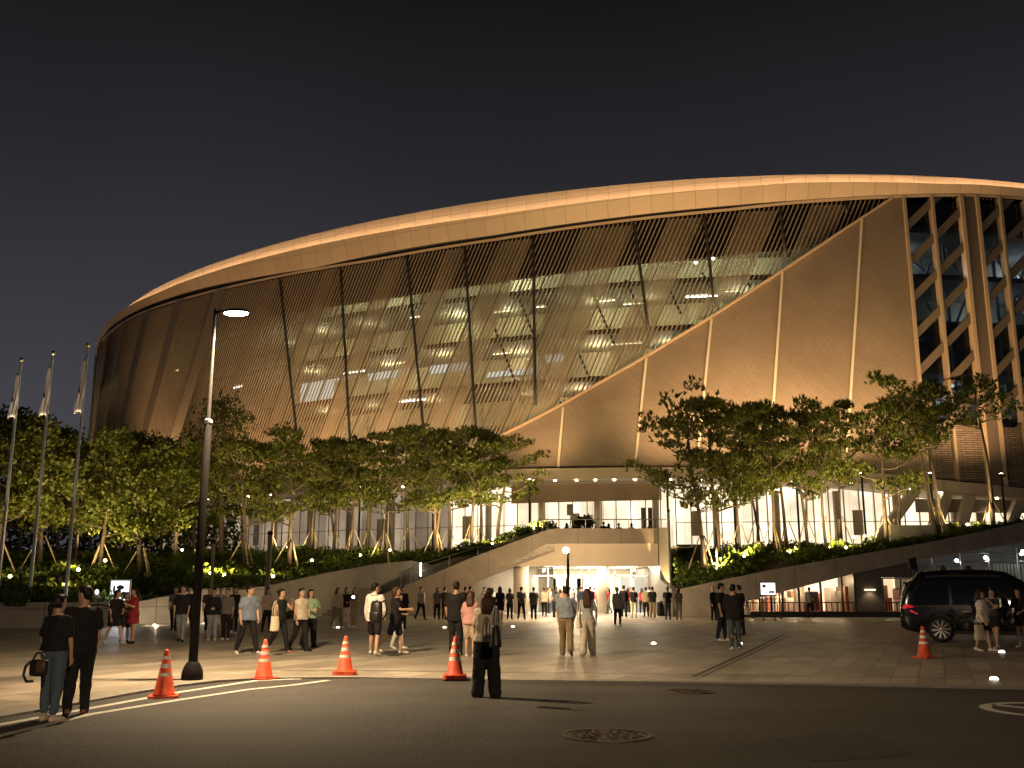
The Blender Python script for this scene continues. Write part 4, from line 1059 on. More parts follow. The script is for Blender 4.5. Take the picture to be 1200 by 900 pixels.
def make_tree(seed, H, crown0, spread, lean, kind='pine', fork=False, nlimb=9, dens=1.0, pad=.72):
    """meshes of a tree of height H; crown from crown0*H upwards"""
    rng = random.Random(seed); tb = MB(); cb = MB()
    a0 = rng.uniform(0, 6.28); dirl = Vector((math.cos(lean[1]), math.sin(lean[1]), 0))
    def trunkpt(f):
        w = Vector((math.sin(f*5+a0)*.30, math.cos(f*4.3+a0)*.26, 0))*(f*1.2)
        return Vector((0, 0, -.5+f*(H*.93+.5)))+dirl*lean[0]*H*(f**1.3)+w
    stems = [(trunkpt, 1.0)]
    if fork:
        d2 = Vector((math.cos(a0), math.sin(a0), 0))
        def t2(f):
            p = trunkpt(f); return p+d2*(max(0, f-.22)**.8)*H*.2-Vector((0, 0, max(0, f-.22)*H*.08))
        stems.append((t2, .85))
    br = .015*H+.03
    for fn, k in stems:
        n_ = 14; pts = [fn(i/n_) for i in range(n_+1)]
        tb.tube(pts, [br*k*(1.25 if i == 0 else 1)*(1-.80*(i/n_)**1.1) for i in range(n_+1)], 8)
    pads = []
    for fn, k in stems:
        for i in range(nlimb):
            f = crown0+(1-crown0)*(i+.3+rng.random()*.5)/nlimb
            f = min(f, .98); p = fn(f); ang = a0+i*2.4+rng.uniform(-.5, .5)
            u = (f-crown0)/(1-crown0)
            prof = (.62+.55*math.sin(math.pi*min(1, u*.85+.12))) if kind == 'pine' else (.45+.75*math.sin(math.pi*min(1, u*.9+.1)))
            L_ = spread*prof*rng.uniform(.72, 1.12)*(1 if k == 1 else .8)
            d = Vector((math.cos(ang), math.sin(ang), 0)); rise = L_*rng.uniform(.12, .42) if kind == 'pine' else L_*rng.uniform(.3, .7)
            q = [p+d*L_*t+Vector((0, 0, rise*(t**1.6)+math.sin(t*5+i)*.05*L_)) for t in (0, .25, .5, .75, 1)]
            r0 = br*.42*(1-.55*u)
            tb.tube(q, [r0*(1-.8*t) for t in (0, .25, .5, .75, 1)], 5)
            for t in (.45, .72, 1.0):
                b = p+d*L_*t+Vector((0, 0, rise*(t**1.6)))
                for sgn in ((-1, 1) if t < 1 else (0,)):
                    sd = Vector((-d.y, d.x, 0))*sgn*L_*rng.uniform(.22, .42)+d*L_*.10*rng.random()
                    e = b+sd+Vector((0, 0, rng.uniform(.05, .35)))
                    if sgn: tb.tube([b, (b+e)/2+Vector((0, 0, -.04)), e], [r0*.35, r0*.25, r0*.12], 4)
                    pads.append((e, pad*rng.uniform(.65, 1.15)))
        pads.append((fn(1)+Vector((0, 0, .1)), pad*.9)); pads.append((fn(.93)+Vector((rng.uniform(-.5, .5), rng.uniform(-.5, .5), .1)), pad))
    for e, r in pads:
        tufts(cb, e+Vector((0, 0, .12)), r, .42 if kind == 'pine' else .75, int((20 if kind == 'pine' else 22)*dens), .27 if kind == 'pine' else .24, rng, kind)
    return recalc(tb.mesh('trunk', True)), cb.mesh('crown')
PROTO = {
 'p1': make_tree(1, 8.5, .38, 2.2, (.05, .4)), 'p2': make_tree(2, 8.5, .42, 2.0, (.10, 2.6)), 'p3': make_tree(3, 8.5, .36, 2.3, (.04, 4.4), fork=True, nlimb=7),
 'p4': make_tree(4, 8.5, .44, 1.9, (.14, 1.0)), 'p5': make_tree(5, 8.5, .34, 2.5, (.06, 5.3), nlimb=10),
 'lean': make_tree(6, 9.0, .58, 2.2, (-.20, 0.0), nlimb=8), 'bent': make_tree(16, 9.0, .60, 1.9, (.06, 3.4), nlimb=8), 'straight': make_tree(7, 9.6, .70, 2.7, (.01, 0.5), nlimb=8, dens=.75),
 'wide': make_tree(8, 8.5, .36, 2.9, (-.08, .3), nlimb=11), 'b1': make_tree(9, 8.0, .32, 2.5, (.03, 1.0), 'leaf', nlimb=11), 'b2': make_tree(10, 8.0, .28, 2.3, (.04, 3.0), 'leaf', nlimb=11),
 'loose': make_tree(12, 11.0, .45, 2.2, (.04, 2.0), 'leaf', nlimb=12, dens=.42, pad=.8),
}
SK = MB()
def stakes():
    out = []
    for k in range(3):
        a = .4+k*2.1; d = Vector((math.cos(a), math.sin(a), 0)); m = MB()
        m.tube([d*1.15+Vector((0, 0, -.25)), d*.16+Vector((0, 0, 1.85))], .04, 6); out.append(m.mesh('support_stake', True))
    return out
STK = stakes()
def tree(proto, px, Y, ytop, label, group, rot=0.0, stake=True, zbase=None, wide=1.0, name='pine_tree'):
    x = at_y(px, 600, Y).x; z = terrain(x, Y) if zbase is None else zbase
    top = at_y(px, ytop, Y).z; base = {'lean': 9.0, 'bent': 9.0, 'straight': 9.6, 'b1': 8, 'b2': 8, 'loose': 11}.get(proto, 8.5)
    k = (top-z)/(base*1.02)
    t = empty(name, (x, Y, z), rot, label, 'tree', group); t.scale = (k*wide, k*wide, k)
    tm, cm = PROTO[proto]
    link('trunk', tm, M_bark, t); link('crown', cm, M_leaf if proto[0] in 'b' and proto != 'bent' or proto == 'loose' else M_pine, t)
    if stake:
        for m in STK: link('support_stake', m, M_stake, t)
    return t
GL = 'trees on the left garden slope'; GR = 'pines on the right garden slope'
TREES = [
 # proto, px, Y, ytop, rot, stake, wide, label
 ('b1', 4, 47, 492, .3, 1, 1.0, 'leafy tree cut by the left border, behind the leftmost flagpole'),
 ('b2', 52, 50, 500, 1.7, 1, 1.05, 'leafy tree directly behind the middle flagpole'),
 ('b1', 92, 56, 522, 3.0, 0, .9, 'dark leafy tree behind the rightmost flagpole'),
 ('b1', 122, 52, 517, 4.1, 1, 1.0, 'leafy tree with a lit trunk just right of the rightmost flagpole, above the poster case'),
 ('b2', 170, 53, 514, .9, 1, 1.1, 'leafy tree with upswept limbs midway between the flagpoles and the street lamp'),
 ('b1', 208, 62, 520, 2.2, 0, 1.0, 'leafy tree whose crown touches the street lamp post from the left'),
 ('loose', 262, 66, 462, 1.0, 0, 1.0, 'tallest tree of the left garden, loose and dim, reaching up in front of the louvres'),
 ('p5', 288, 56, 512, 2.8, 1, 1.1, 'staked pine just right of the street lamp with a low lit limb'),
 ('p1', 318, 68, 512, .2, 1, .9, 'pine in the back row between the street lamp and the first staked tripod'),
 ('p5', 342, 58, 507, 5.0, 1, 1.1, 'staked pine above the couple with the cream tote bag'),
 ('p2', 368, 69, 515, 3.0, 1, .9, 'slender back-row pine above the sitting garden steps'),
 ('p3', 392, 67, 513, 1.1, 1, .9, 'forked back-row pine in front of the cream lobby blinds'),
 ('p1', 414, 66, 512, 2.0, 1, .9, 'pine with a dark double trunk before the cream lobby blinds'),
 ('p4', 432, 68, 508, 4.0, 1, .9, 'leaning slim pine left of the brightly staked one'),
 ('p5', 452, 62.8, 499, 0.5, 1, 1.0, 'tall pine with a brightly lit wooden tripod at its foot'),
 ('p2', 480, 69, 500, 1.4, 1, .9, 'dark trunked pine right of the brightly staked one'),
 ('p3', 511, 65.5, 497, 2.6, 1, .9, 'forked pine with a lit tripod above the stair handrail lamp'),
 ('p1', 526, 69, 502, 5.5, 1, .9, 'pine with a speckled lit trunk near the end of the left row'),
 ('p2', 552, 67.5, 500, 3.6, 1, .9, 'upright pine second from the clipped round bush'),
 ('p4', 562, 69.5, 506, .1, 1, .9, 'slim leaning pine before the brightest lobby blinds'),
 ('wide', 583, 68.5, 508, 3.1, 0, .95, 'last pine of the left row, its flat crown reaching towards the entrance'),
 ('wide', 822, 57.5, 463, 0.2, 1, 1.0, 'bulging pine at the left end of the right-hand group, overhanging the lobby'),
 ('p5', 838, 58.5, 461, 2.0, 1, .95, 'tall pine with a brightly lit trunk foot at the left of the right-hand group'),
 ('p1', 866, 62, 474, 3.1, 1, .95, 'dense pine third from the left in the right-hand group'),
 ('p3', 886, 65, 472, .6, 1, .9, 'forked pine in the dark middle of the right-hand group'),
 ('p2', 904, 61, 470, 4.4, 1, .95, 'pine with crossing bare twigs right of the dark middle'),
 ('p4', 921, 66, 466, 1.6, 1, .95, 'slender back pine under the third pale wall joint'),
 ('p3', 944, 63, 470, 5.2, 1, .9, 'forked thin pine between two pale wall joints'),
 ('p1', 966, 61, 464, 2.4, 1, .9, 'pine with dark crown under the fourth pale wall joint'),
 ('p4', 984, 66, 470, 3.7, 1, .9, 'slim pine left of the bright limbed one'),
 ('p5', 1036, 61.5, 461, .9, 1, 1.05, 'pine with pale sunlike lit spreading limbs below the last pale wall joint'),
 ('bent', 1050, 64, 468, 2.2, 1, .9, 'thin bent pine just right of the pale limbed one'),
 ('lean', 1098, 58.5, 441, 0.0, 1, 1.0, 'pine with a trunk leaning strongly to the left, below the lattice windows'),
 ('bent', 1100, 59.5, 447, .5, 1, .8, 'thin upright twin beside the strongly leaning pine'),
 ('straight', 1162, 58, 438, 1.0, 1, .9, 'lone straight pine with a bare trunk and flat top near the right border'),
]
for pr, px, Y, yt, ro, stk, wd, lb in TREES:
    if 800 < px < 830: wd *= .80
    if 850 < px < 1000: wd *= .74
    if 1000 < px < 1110: wd *= .86
    leafy = pr in ('b1', 'b2', 'loose')
    tree(pr, px, Y, yt, lb, GL if px < 700 else GR, ro, stk, None, wd, 'leafy_tree' if leafy else 'pine_tree')
for i, (px, Y, yt) in enumerate(((28, 66, 538), (72, 68, 545), (108, 70, 540), (150, 69, 548), (192, 70, 550), (232, 69, 545))):
    tree('b2' if i % 2 else 'b1', px, Y, yt, ('far back leafy tree low behind the leftmost flagpole', 'far back leafy tree between the middle and right flagpoles', 'far back leafy tree right behind the rightmost flagpole', 'far back leafy tree above the poster case', 'far back leafy tree before the left end of the arena', 'far back leafy tree behind the street lamp post')[i], GL, i*1.3, False, None, 1.25, 'leafy_tree')
# dark wood beyond the left edge
for i, (px, Y, yt) in enumerate(((-40, 52, 485), (-90, 56, 490))):
    tree('b2' if i else 'b1', px, Y, yt, ('leafy tree just outside the left border', 'second leafy tree outside the left border')[i], GL, i*2, False, None, 1.1, 'leafy_tree')
# potted tree on the upper plaza
p = at_y(682, 612, 64.5)
t = empty('potted_tree', (p.x, 64.5, PZ), 0, 'small round headed tree in a pot on the upper plaza before the lobby', 'potted tree')
mb = MB(); mb.tube([(0, 0, .3), (.03, 0, 1.4)], [.05, .03], 6); mb.obj('trunk', M_bark, t)
mb = MB(); mb.lathe([(.25, 0), (.32, .5), (.26, .5), (.24, .42), (.02, .42)], n=14); mb.obj('pot', M_conc, t)
mb = MB(); rg = random.Random(4)
for c, r_ in (((-.3, 0, 1.62), .34), ((.0, 0, 1.72), .34), ((.42, .1, 1.85), .28), ((.42, .1, 1.55), .2)): tufts(mb, Vector(c), r_, .8, 40, .2, rg, 'leaf')
mb.obj('crown', M_leaf, t)

# ------------------------------------------------------------------ shrubs
M_shrub = leafmat('shrub leaves', (.085, .125, .022), .35)
M_shrubd = leafmat('dark clipped leaves', (.022, .035, .012), .25)
def leafball(rx, ry, rz, n, rng, L_=.13, shell=.72):
    m = MB()
    for _ in range(n):
        d = Vector((rng.gauss(0, 1), rng.gauss(0, 1), abs(rng.gauss(0, 1))*1.0-.15)).normalized()
        k = rng.uniform(shell, 1.02); p = Vector((d.x*rx*k, d.y*ry*k, max(0, d.z*rz*k)))
        t = (d+Vector((rng.uniform(-1, 1), rng.uniform(-1, 1), rng.uniform(-.4, 1)))*.8).normalized(); s_ = t.cross(Vector((rng.uniform(-1, 1), rng.uniform(-1, 1), rng.uniform(-1, 1))))
        if s_.length < 1e-3: continue
        s_ = s_.normalized()*L_*.36
        m.add([p, p+t*L_*.5+s_, p+t*L_, p+t*L_*.5-s_], [(0, 1, 2, 3)])
    return m
rg = random.Random(21)
p = at_y(597, 612, 67); z = terrain(p.x, 67)
o = leafball(1.1, .9, .95, 3000, rg, .12, .8).obj('clipped_bush', M_shrubd, None, label='dark clipped flat topped bush at the upper end of the left slope', cat='bush'); o.location = (p.x, 67, z-.05)
o['category'] = 'bush'
# (cat keyword sets obj["category"])
p = at_y(1084, 604, 66); o = leafball(1.0, .8, .95, 2600, rg, .12, .8).obj('clipped_bush', M_shrubd, None, label='dark clipped block of bush under the raking columns at the right', cat='bush'); o.location = (p.x, 66, terrain(p.x, 66)-.05)
o['category'] = 'bush'
p = at_y(24, 700, 40.2); o = leafball(.42, .3, .42, 500, rg, .12, .5).obj('small_bush', M_shrub, None, label='small bush spilling over the wall at the foot of the middle flagpole', cat='bush'); o.location = (p.x, 39.7, FL[2].z-.1)
o['category'] = 'bush'
hg = MB(); rg2 = random.Random(77)
for _ in range(9000):
    f = rg2.random(); q = Vector((-70+50*f, 73+rg2.uniform(-.7, .7), PZ+rg2.random()*(3.4+.6*noise.noise(Vector((f*30, 0, 0)))))); d = Vector((rg2.uniform(-1, 1), rg2.uniform(-1, .4), rg2.uniform(0, 1))).normalized(); s_ = d.cross(Vector((rg2.uniform(-1, 1), rg2.uniform(-1, 1), rg2.uniform(-1, 1)))).normalized()*.12
    hg.add([q, q+d*.2+s_, q+d*.42, q+d*.2-s_], [(0, 1, 2, 3)])
o = hg.obj('hedge', M_shrubd, None, label='long dark tall hedge behind the leafy trees at the far left', cat='hedge')
SHP = [leafball(.75, .65, .75, 520, rg, .20, .35).mesh('shrub') for _ in range(4)]
# ground cover: leaf tufts over the whole of both slopes
gc = MB()
def ground_cover(fr, yb, cnt, seed, hmax, ex=None):
    rng = random.Random(seed); m = MB(); xs_ = [p.x/p.y for p in fr]
    c = 0
    while c < cnt:
        u = rng.uniform(xs_[0] if xs_[0] > -.75 else -.75, xs_[-1]); y = 0
        f0 = float(np.interp(u, xs_, [p.y for p in fr])); y = f0+(yb-f0)*rng.random()**1.5+.15
        x = u*y; z = terrain(x, y); dn = noise.noise(Vector((x*.45, y*.45, seed)))
        if dn < -.28: c += .3; continue
        h = hmax*(.35+.9*max(0, dn+.25))*rng.uniform(.5, 1.1)*(1.0 if y-f0 < 3 else .8)
        nb = 5
        for _ in range(nb):
            q = Vector((x+rng.uniform(-.22, .22), y+rng.uniform(-.22, .22), z+h*rng.random()))
            d = Vector((rng.uniform(-1, 1), rng.uniform(-1, 1), rng.uniform(.0, 1.3))).normalized(); s_ = d.cross(Vector((rng.uniform(-1, 1), rng.uniform(-1, 1), rng.uniform(-1, 1))))
            if s_.length < 1e-3: continue
            L_ = rng.uniform(.12, .24); s_ = s_.normalized()*L_*.33
            m.add([q, q+d*L_*.5+s_, q+d*L_, q+d*L_*.5-s_], [(0, 1, 2, 3)])
        c += 1
    return m
ground_cover(frL, 74, 17000, 1, .6).obj('ground_cover', M_shrub, kind='stuff')
ground_cover(frR, 72, 8000, 2, .65).obj('ground_cover', M_shrub, kind='stuff')

# ------------------------------------------------------------------ garden spotlights (photo pixel, depth): fixture, lens, light, and the shrub they light
M_spot = emis('garden spot lens', (1, .80, .36), 16)
SP_ = [(12, 676, 44, 'at the far left below the leafy trees'), (92, 668, 46, 'beside the foot of the rightmost flagpole'), (78, 690, 42, 'low between the middle and right flagpoles'), (124, 651, 50, 'beside the lit trunk above the poster case'), (112, 640, 56, 'high behind the rightmost flagpole'),
       (214, 637, 60, 'far up the slope left of the street lamp'), (247, 672, 48, 'just right of the street lamp at the wall'), (262, 680, 49, 'low by the wall right of the street lamp'), (320, 676, 51.5, 'above the man in the blue grey tee'), (350, 657, 57, 'under the first staked pine'),
       (355, 623, 68, 'on the back lawn by the first staked pine'), (432, 651, 62.6, 'left of the brightest tripod'), (457, 645, 63.5, 'right of the brightest tripod'), (519, 645, 64.6, 'under the forked pine with the lit tripod'), (533, 661, 62.9, 'lowest of the three along the stair handrail'), (577, 644, 63.8, 'middle one of the three along the stair handrail'), (626, 626, 65.2, 'uppermost of the three along the stair handrail'),
       (552, 633, 66, 'under the last pines of the left row'), (840, 668, 57.2, 'at the brightest trunk foot right of the pier'), (818, 659, 58.5, 'left of the bulging pine'), (872, 652, 60, 'under the dense pines'), (925, 650, 58, 'under the third pale wall joint'), (972, 642, 58, 'under the fourth pale wall joint'), (1000, 630, 59, 'on the lawn left of the pale limbed pine'), (1024, 618, 61, 'in front of the pale limbed pine'), (1062, 622, 58.8, 'left of the leaning pine'), (1116, 615, 58, 'right of the leaning pine, brightest on the lawn'), (992, 652, 56.5, 'at the ramp edge under the fifth pine')]
for i, (px, py, Y, wh) in enumerate(SP_):
    p = at_y(px, py, Y)
    for _pr, tpx, tY, *_r in TREES:
        tx = at_y(tpx, 600, tY).x
        if abs(tx-p.x) < 1.4 and abs(tY-Y) < 1.6 and px not in (840, 457, 124): p.x = tx+(1.5 if p.x >= tx else -1.5)
    z = terrain(p.x, Y); zt = max(p.z, z+.35)
    if zt-z > 1.1: zt = z+.9
    t = empty('garden_spotlight', (p.x, Y, z), 0, 'small garden spotlight '+wh, 'garden light', 'spotlights in the planting')
    m = MB(); m.tube([(0, 0, -.1), (0, 0, zt-z-.06)], .025, 6); m.tube([(0, .02, zt-z-.06), (0, .12, zt-z+.06)], .07, 8); m.obj('housing', M_house, t)
    m = MB(); m.ell((0, -.02, zt-z+.02), .085, .05, .075, 8, 5); m.obj('lens', M_spot, t)
    aim = Vector((p.x*1.01+random.uniform(-.6, .6), Y+2.0, z+6))
    lamp('garden_light', 'SPOT', (p.x, Y-.12, zt+.08), (2000 if px < 330 else 2200) if px < 700 else 2500, (1, .74, .31), t, aim=aim, angle=172, blend=.9, size=.06)
    if i % 2 == 0 or px < 350:
        for j in range(2):
            o = link('shrub', SHP[(i+j) % 4], M_shrub, None, label=('broad lit shrub ', 'loose lit shrub ')[j]+('beside the light '+wh), cat='shrub', group='shrubs around the garden spotlights')
            o['category'] = 'shrub'; x = p.x+(.9 if j else -.75)+random.uniform(-.2, .2); y = Y+.6+random.uniform(0, .6)
            o.location = (x, y, terrain(x, y)-.08); o.rotation_euler = (0, 0, random.random()*6); s_ = random.uniform(.7, 1.15); o.scale = (s_, s_, s_*random.uniform(.8, 1.2))
# ------------------------------------------------------------------ street lamp (its light falls over the square)
M_post = mat('dark painted steel', (.012, .011, .011), .75, spec=.08)
M_lens = emis('street lamp lens', (1, .95, .85), 60)
LX, LY = x_at(225, 18.05, 795), 18.05
t = empty('street_lamp', (LX, LY, 0), 0, 'tall dark street lamp with one lit head on a short arm at the kerb', 'street lamp')
HZ = 6.72
m = MB(); m.lathe([(.185, 0), (.185, .10), (.175, .16), (.135, .25), (.11, .29), (.085, .31)], n=24); m.obj('base', M_post, t, True)
m = MB(); m.lathe([(.080, .30), (.074, 2.2), (.068, 4.62), (.036, 4.66), (.027, HZ+.05), (.015, HZ+.08)], n=18); m.obj('pole', M_post, t, True)
m = MB(); m.lathe([(.07, 4.58), (.075, 4.60), (.075, 4.65), (.04, 4.67)], n=18); m.obj('collar', mat('pale collar', (.6, .58, .54), .5), t)
m = MB(); m.tube([(0, 0, HZ), (.12, 0, HZ+.04), (.22, 0, HZ+.02)], .03, 8); m.obj('arm', M_post, t, True)
m = MB(); m.ell((.40, 0, HZ+.035), .25, .11, .055, 16, 8); m.obj('head', M_post, t, True)
m = MB(); m.ell((.40, 0, HZ-.006), .235, .10, .05, 16, 8); m.obj('lens', M_lens, t, True)
lamp('street_light', 'SPOT', (LX+.40, LY, HZ-.09), 7600, (1, .72, .41), t, aim=(LX+2.2, LY+2.4, 0), angle=165, blend=1.0, size=.09)
# unseen street lamp added behind the camera to brighten the nearest people's backs
lb = copy_tree(t); lb.location = (4.5, -7.5, ROADZ); lb.rotation_euler = (0, 0, R(90)); lb['label'] = 'unseen tall street lamp added behind the viewer as fill light'
for ch in lb.children:
    if ch.type == 'LIGHT':
        ch.data = ch.data.copy(); ch.data.energy = 15000; ch.data.spot_size = R(172)
# ------------------------------------------------------------------ small globe lamp in front of the hall
GYL = 51.5; p = at_y(663, 645, GYL); gx = at_y(666, 690, GYL).x
t = empty('globe_lamp', (gx, GYL, 0), 0, 'slim lamp post with a bright bare globe in front of the entrance hall', 'lamp post')
m = MB(); m.lathe([(.12, 0), (.12, .06), (.075, .1), (.07, p.z-.05), (.05, p.z)], n=14); m.obj('pole', M_post, t, True)
m = MB(); m.ell((p.x-gx, -.14, p.z), .17, .17, .15, 14, 10); m.obj('globe', emis('globe lamp', (1, .80, .48), 55), t, True)
lamp('globe_light', 'POINT', (gx+.02, GYL+.42, p.z-.02), 3000, (1, .72, .40), t, size=.17)
# second slim post right of the pier, and the one on the plaza edge
for px, py, top, Y, lb in ((786.5, 700, 596, 56.5, 'thin pale post at the right of the dark pier, before the right-hand pines'), (313, 700, 622, 46.5, 'short thick grey post standing against the long garden wall'), (247.5, 690, 632, 45, 'slim grey post hidden beside the street lamp in the shrubs')):
    b = at_y(px, py, Y); tp = at_y(px, top, Y).z; t = empty('post', (b.x, Y, 0), 0, lb, 'post')
    m = MB(); r_ = .07 if Y != 46.5 else .11; m.lathe([(r_*1.6, 0), (r_*1.6, .05), (r_, .08), (r_, tp-.05), (r_*.6, tp)], n=12); m.obj('shaft', M_stain if Y == 56.5 else mat('grey post', (.16, .14, .12), .6), t, True)
    m = MB(); m.lathe([(r_*1.25, tp-.2), (r_*1.25, tp-.05), (.01, tp)], n=12); m.obj('cap', M_post, t, True)
# stair handrail lamp
p = at_y(493, 667, 62.4); t = empty('stair_lamp', (p.x, 62.4, p.z-.55), 0, 'slim upright light tube on the stair handrail', 'stair lamp')
m = MB(); m.tube([(0, 0, .12), (0, 0, .95)], .045, 8); m.obj('tube', emis('light tube', (1, .9, .72), 9), t)
m = MB(); m.tube([(0, 0, -.4), (0, 0, .12)], .05, 8); m.obj('mount', M_stain, t)
# ------------------------------------------------------------------ flagpoles
M_alum = mat('flagpole aluminium', (.62, .60, .58), .35, metal=.5)
M_flag = mat('off white flag cloth', (.78, .70, .60), .8, bump=.2, bscale=6)
M_gold = mat('gilded finial', (.7, .55, .25), .25, metal=.9)
for px, py, tx, ty, Y, lb, fw in ((-4, 690, 25, 423, 40.6, 'leftmost of the three flagpoles with a limp off white flag', .9), (33, 697, 62, 415, 40.6, 'middle of the three flagpoles with a limp off white flag', 1.0), (77, 692, 103, 406, 40.6, 'rightmost of the three flagpoles with a limp off white flag, beside the arena edge', 1.1)):
    b = at_y(px, py, Y); tp = at_y(tx, ty, Y).z; z = terrain(b.x, Y)-.1
    t = empty('flagpole', (at_y(tx, ty, Y).x, Y, z), 0, lb, 'flagpole', 'flagpoles at the left garden wall'); H_ = tp-z
    m = MB(); m.lathe([(.10, 0), (.10, .1), (.075, .15), (.045, H_-.12), (.03, H_)], n=12); m.obj('pole', M_alum, t, True)
    m = MB(); m.ell((0, 0, H_+.05), .10, .10, .10, 12, 8); m.obj('finial', M_gold, t, True)
    # limp flag: gathered cloth with folds
    m = MB(); nz, na = 18, 20; L_ = 2.05*fw; zt = H_-.55
    for i in range(nz+1):
        f = i/nz; wd = .07+.30*f**.9*(1 if f < .9 else 1-(f-.9)*4.0); off = -.05-.10*f
        for k in range(na+1):
            u = k/na; fold = math.sin(u*14+f*2)*.07*f
            m.v.append((off+(u-.42)*wd*1.15-.02*math.sin(f*9), -.05+fold-.03, zt-f*L_-(.32*abs(u-.55) if f > .8 else 0)*(f-.8)*3))
    m.f = [(i*(na+1)+k, i*(na+1)+k+1, (i+1)*(na+1)+k+1, (i+1)*(na+1)+k) for i in range(nz) for k in range(na)]
    fo = m.obj('flag', M_flag, t, True); md = fo.modifiers.new('thick', 'SOLIDIFY'); md.thickness = .012
    m = MB(); m.tube([(.12, -1.1, .95), (.10, -1.0, 1.15)], .08, 8); m.obj('uplight', M_house, t)
    lamp('flag_light', 'SPOT', (t.location.x+.10, Y-1.0, z+1.25), 2200, (1, .84, .64), t, aim=(t.location.x-.1, Y, tp-1.5), angle=24, blend=.7, size=.05)
    # dark printed motif on the cloth
    m = MB(); m.ell((-.13, -.145, zt-L_*.62), .05, .012, .13, 10, 6); m.obj('flag_emblem', mat('dark print', (.12, .10, .10), .8), t)
# ------------------------------------------------------------------ traffic cones
M_cone = mat('orange cone plastic', (.66, .085, .032), .5, var=.28, vscale=7, bump=.1, bscale=30); M_refl = mat('pale reflective tape', (.72, .66, .58), .4, var=.12, vscale=9); M_redb = mat('red cone base', (.45, .06, .03), .5)
def cone(px, py, z, H_, label, rz, double=False, red=False):
    p = at_z(px, py, z); t = empty('traffic_cone', p, rz, label, 'traffic cone', 'orange traffic cones')
    r0, r1 = .155, .030; hb = .035
    rad = lambda f: r0+(r1-r0)*f
    m = MB(); m.lathe([(rad(0)+.02, hb), (rad(0), hb+.02), (rad(.97), H_*.97), (rad(1)*.7, H_), (.004, H_)], n=28); m.obj('body', M_cone, t, True)
    m = MB()
    for j in range(2 if double else 1):
        w_ = .215-.004*j; zz = j*.036
        q = [(w_, w_-.05), (w_-.05, w_), (-w_+.05, w_), (-w_, w_-.05), (-w_, -w_+.05), (-w_+.05, -w_), (w_-.05, -w_), (w_, -w_+.05)]
        m.prism([(x, y, zz-.0) for x, y in reversed(q)], (0, 0, hb))
    m.obj('base', M_cone if not red else M_redb, t)
    for a, b in ((.40, .50), (.60, .69), (.78, .85)):
        m = MB(); m.lathe([(rad(a)+.004, H_*a+.01), (rad(b)+.004, H_*b+.01)], n=28); m.f = m.f[:-2]; m.obj('reflective_band', M_refl, t, True)
cone(192, 817, ROADZ, .70, 'traffic cone left of the street lamp base, on the white line', .2)
cone(309, 796, ROADZ, .70, 'traffic cone just right of the street lamp, below the man in the blue tee', .9)
cone(404, 790.5, 0, .70, 'traffic cone standing alone below the man with the backpack', .1, True)
cone(533, 795, 0, .73, 'traffic cone on a double base beside the woman with the black shoulder bag', .05, True)
cone(1084, 771, 0, .72, 'traffic cone glowing red beside the rear wheel of the black van', .4)
# ------------------------------------------------------------------ recessed ground lights
M_gl = emis('ground light lens', (1, .90, .70), 7); M_ring2 = mat('steel ring', (.4, .38, .35), .3, metal=.9)
for px, py, lb in ((396, 736, 'below the three walkers before the garden steps'), (368, 732, 'right of the woman in the mint green shirt'), (521, 736, 'left of the woman with the black shoulder bag'), (181, 733, 'at the foot of the pale garden wall by the poster case'), (240, 731, 'hidden next to the woman in the black sweatshirt'),
                   (601, 735, 'between the shoulder bag woman and the man in the blue shirt'), (766, 755, 'alone on the paving right of the strolling couple'), (867, 755, 'at the heels of the dark huddled group on the right'), (1165, 797, 'nearest to the kerb at the right border'), (1174, 765, 'at the feet of the white tee woman'), (473, 727, 'behind the woman in the black tee')):
    p = at_z(px, py, .002); t = empty('ground_light', p, 0, 'small lit ground spotlight '+lb, 'ground light', 'lights sunk into the square')
    r_ = .078
    if (px, py) in ((181, 733), (240, 731)): lamp('wall_wash', 'POINT', (p.x, p.y+.15, .14), 55, (1, .80, .52), t, size=.06)
    m = MB(); m.lathe([(r_*1.35, 0), (r_*1.3, .012), (r_, .012)], n=20); m.f = m.f[:-2]; m.obj('ring', M_ring2, t)
    m = MB(); m.lathe([(r_, .006), (r_*.8, .045), (r_*.4, .06), (.003, .062)], n=20); m.obj('lens', M_gl, t, True)
# ------------------------------------------------------------------ lit poster case
YP = 42.5; a, b = at_y(127, 715, YP), at_y(153, 679, YP)
t = empty('poster_case', ((a.x+b.x)/2, YP, 0), .12, 'bright white backlit poster case on a black stand at the garden wall', 'poster case'); W_ = (b.x-a.x)/2
m = MB(); m.box((-W_, 0, a.z), (W_, .14, b.z)); m.obj('frame', mat('pale frame', (.5, .5, .5), .4), t)
m = MB(); m.box((-W_+.05, -.012, a.z+.05), (W_-.05, -.002, b.z-.06)); m.obj('screen', emis('poster light', (.93, .95, 1), 1.9), t)
m = MB(); rp_ = random.Random(9)
for x, z, sx, sz in ((-.28, .22, .05, .18), (.02, .30, .16, .10), (-.02, .05, .02, .50), (.20, -.02, .14, .16), (-.22, -.35, .10, .12)):
    m.ell((x*W_*2, -.016, (a.z+b.z)/2+z), sx, .004, sz, 10, 6)
m.obj('poster_print', mat('grey print', (.10, .10, .12), .7), t)
m = MB(); m.prism([(-W_*.95, -.05, 0), (W_*.8, -.05, 0), (W_*.95, -.05, a.z), (-W_*.7, -.05, a.z)], (0, .3, 0)); m.obj('stand', M_house, t)
lamp('poster_light', 'AREA', (t.location.x, YP-.25, (a.z+b.z)/2), 25, (.93, .95, 1), t, aim=(t.location.x, YP-5, 0), size=1.0, sizey=1.2)
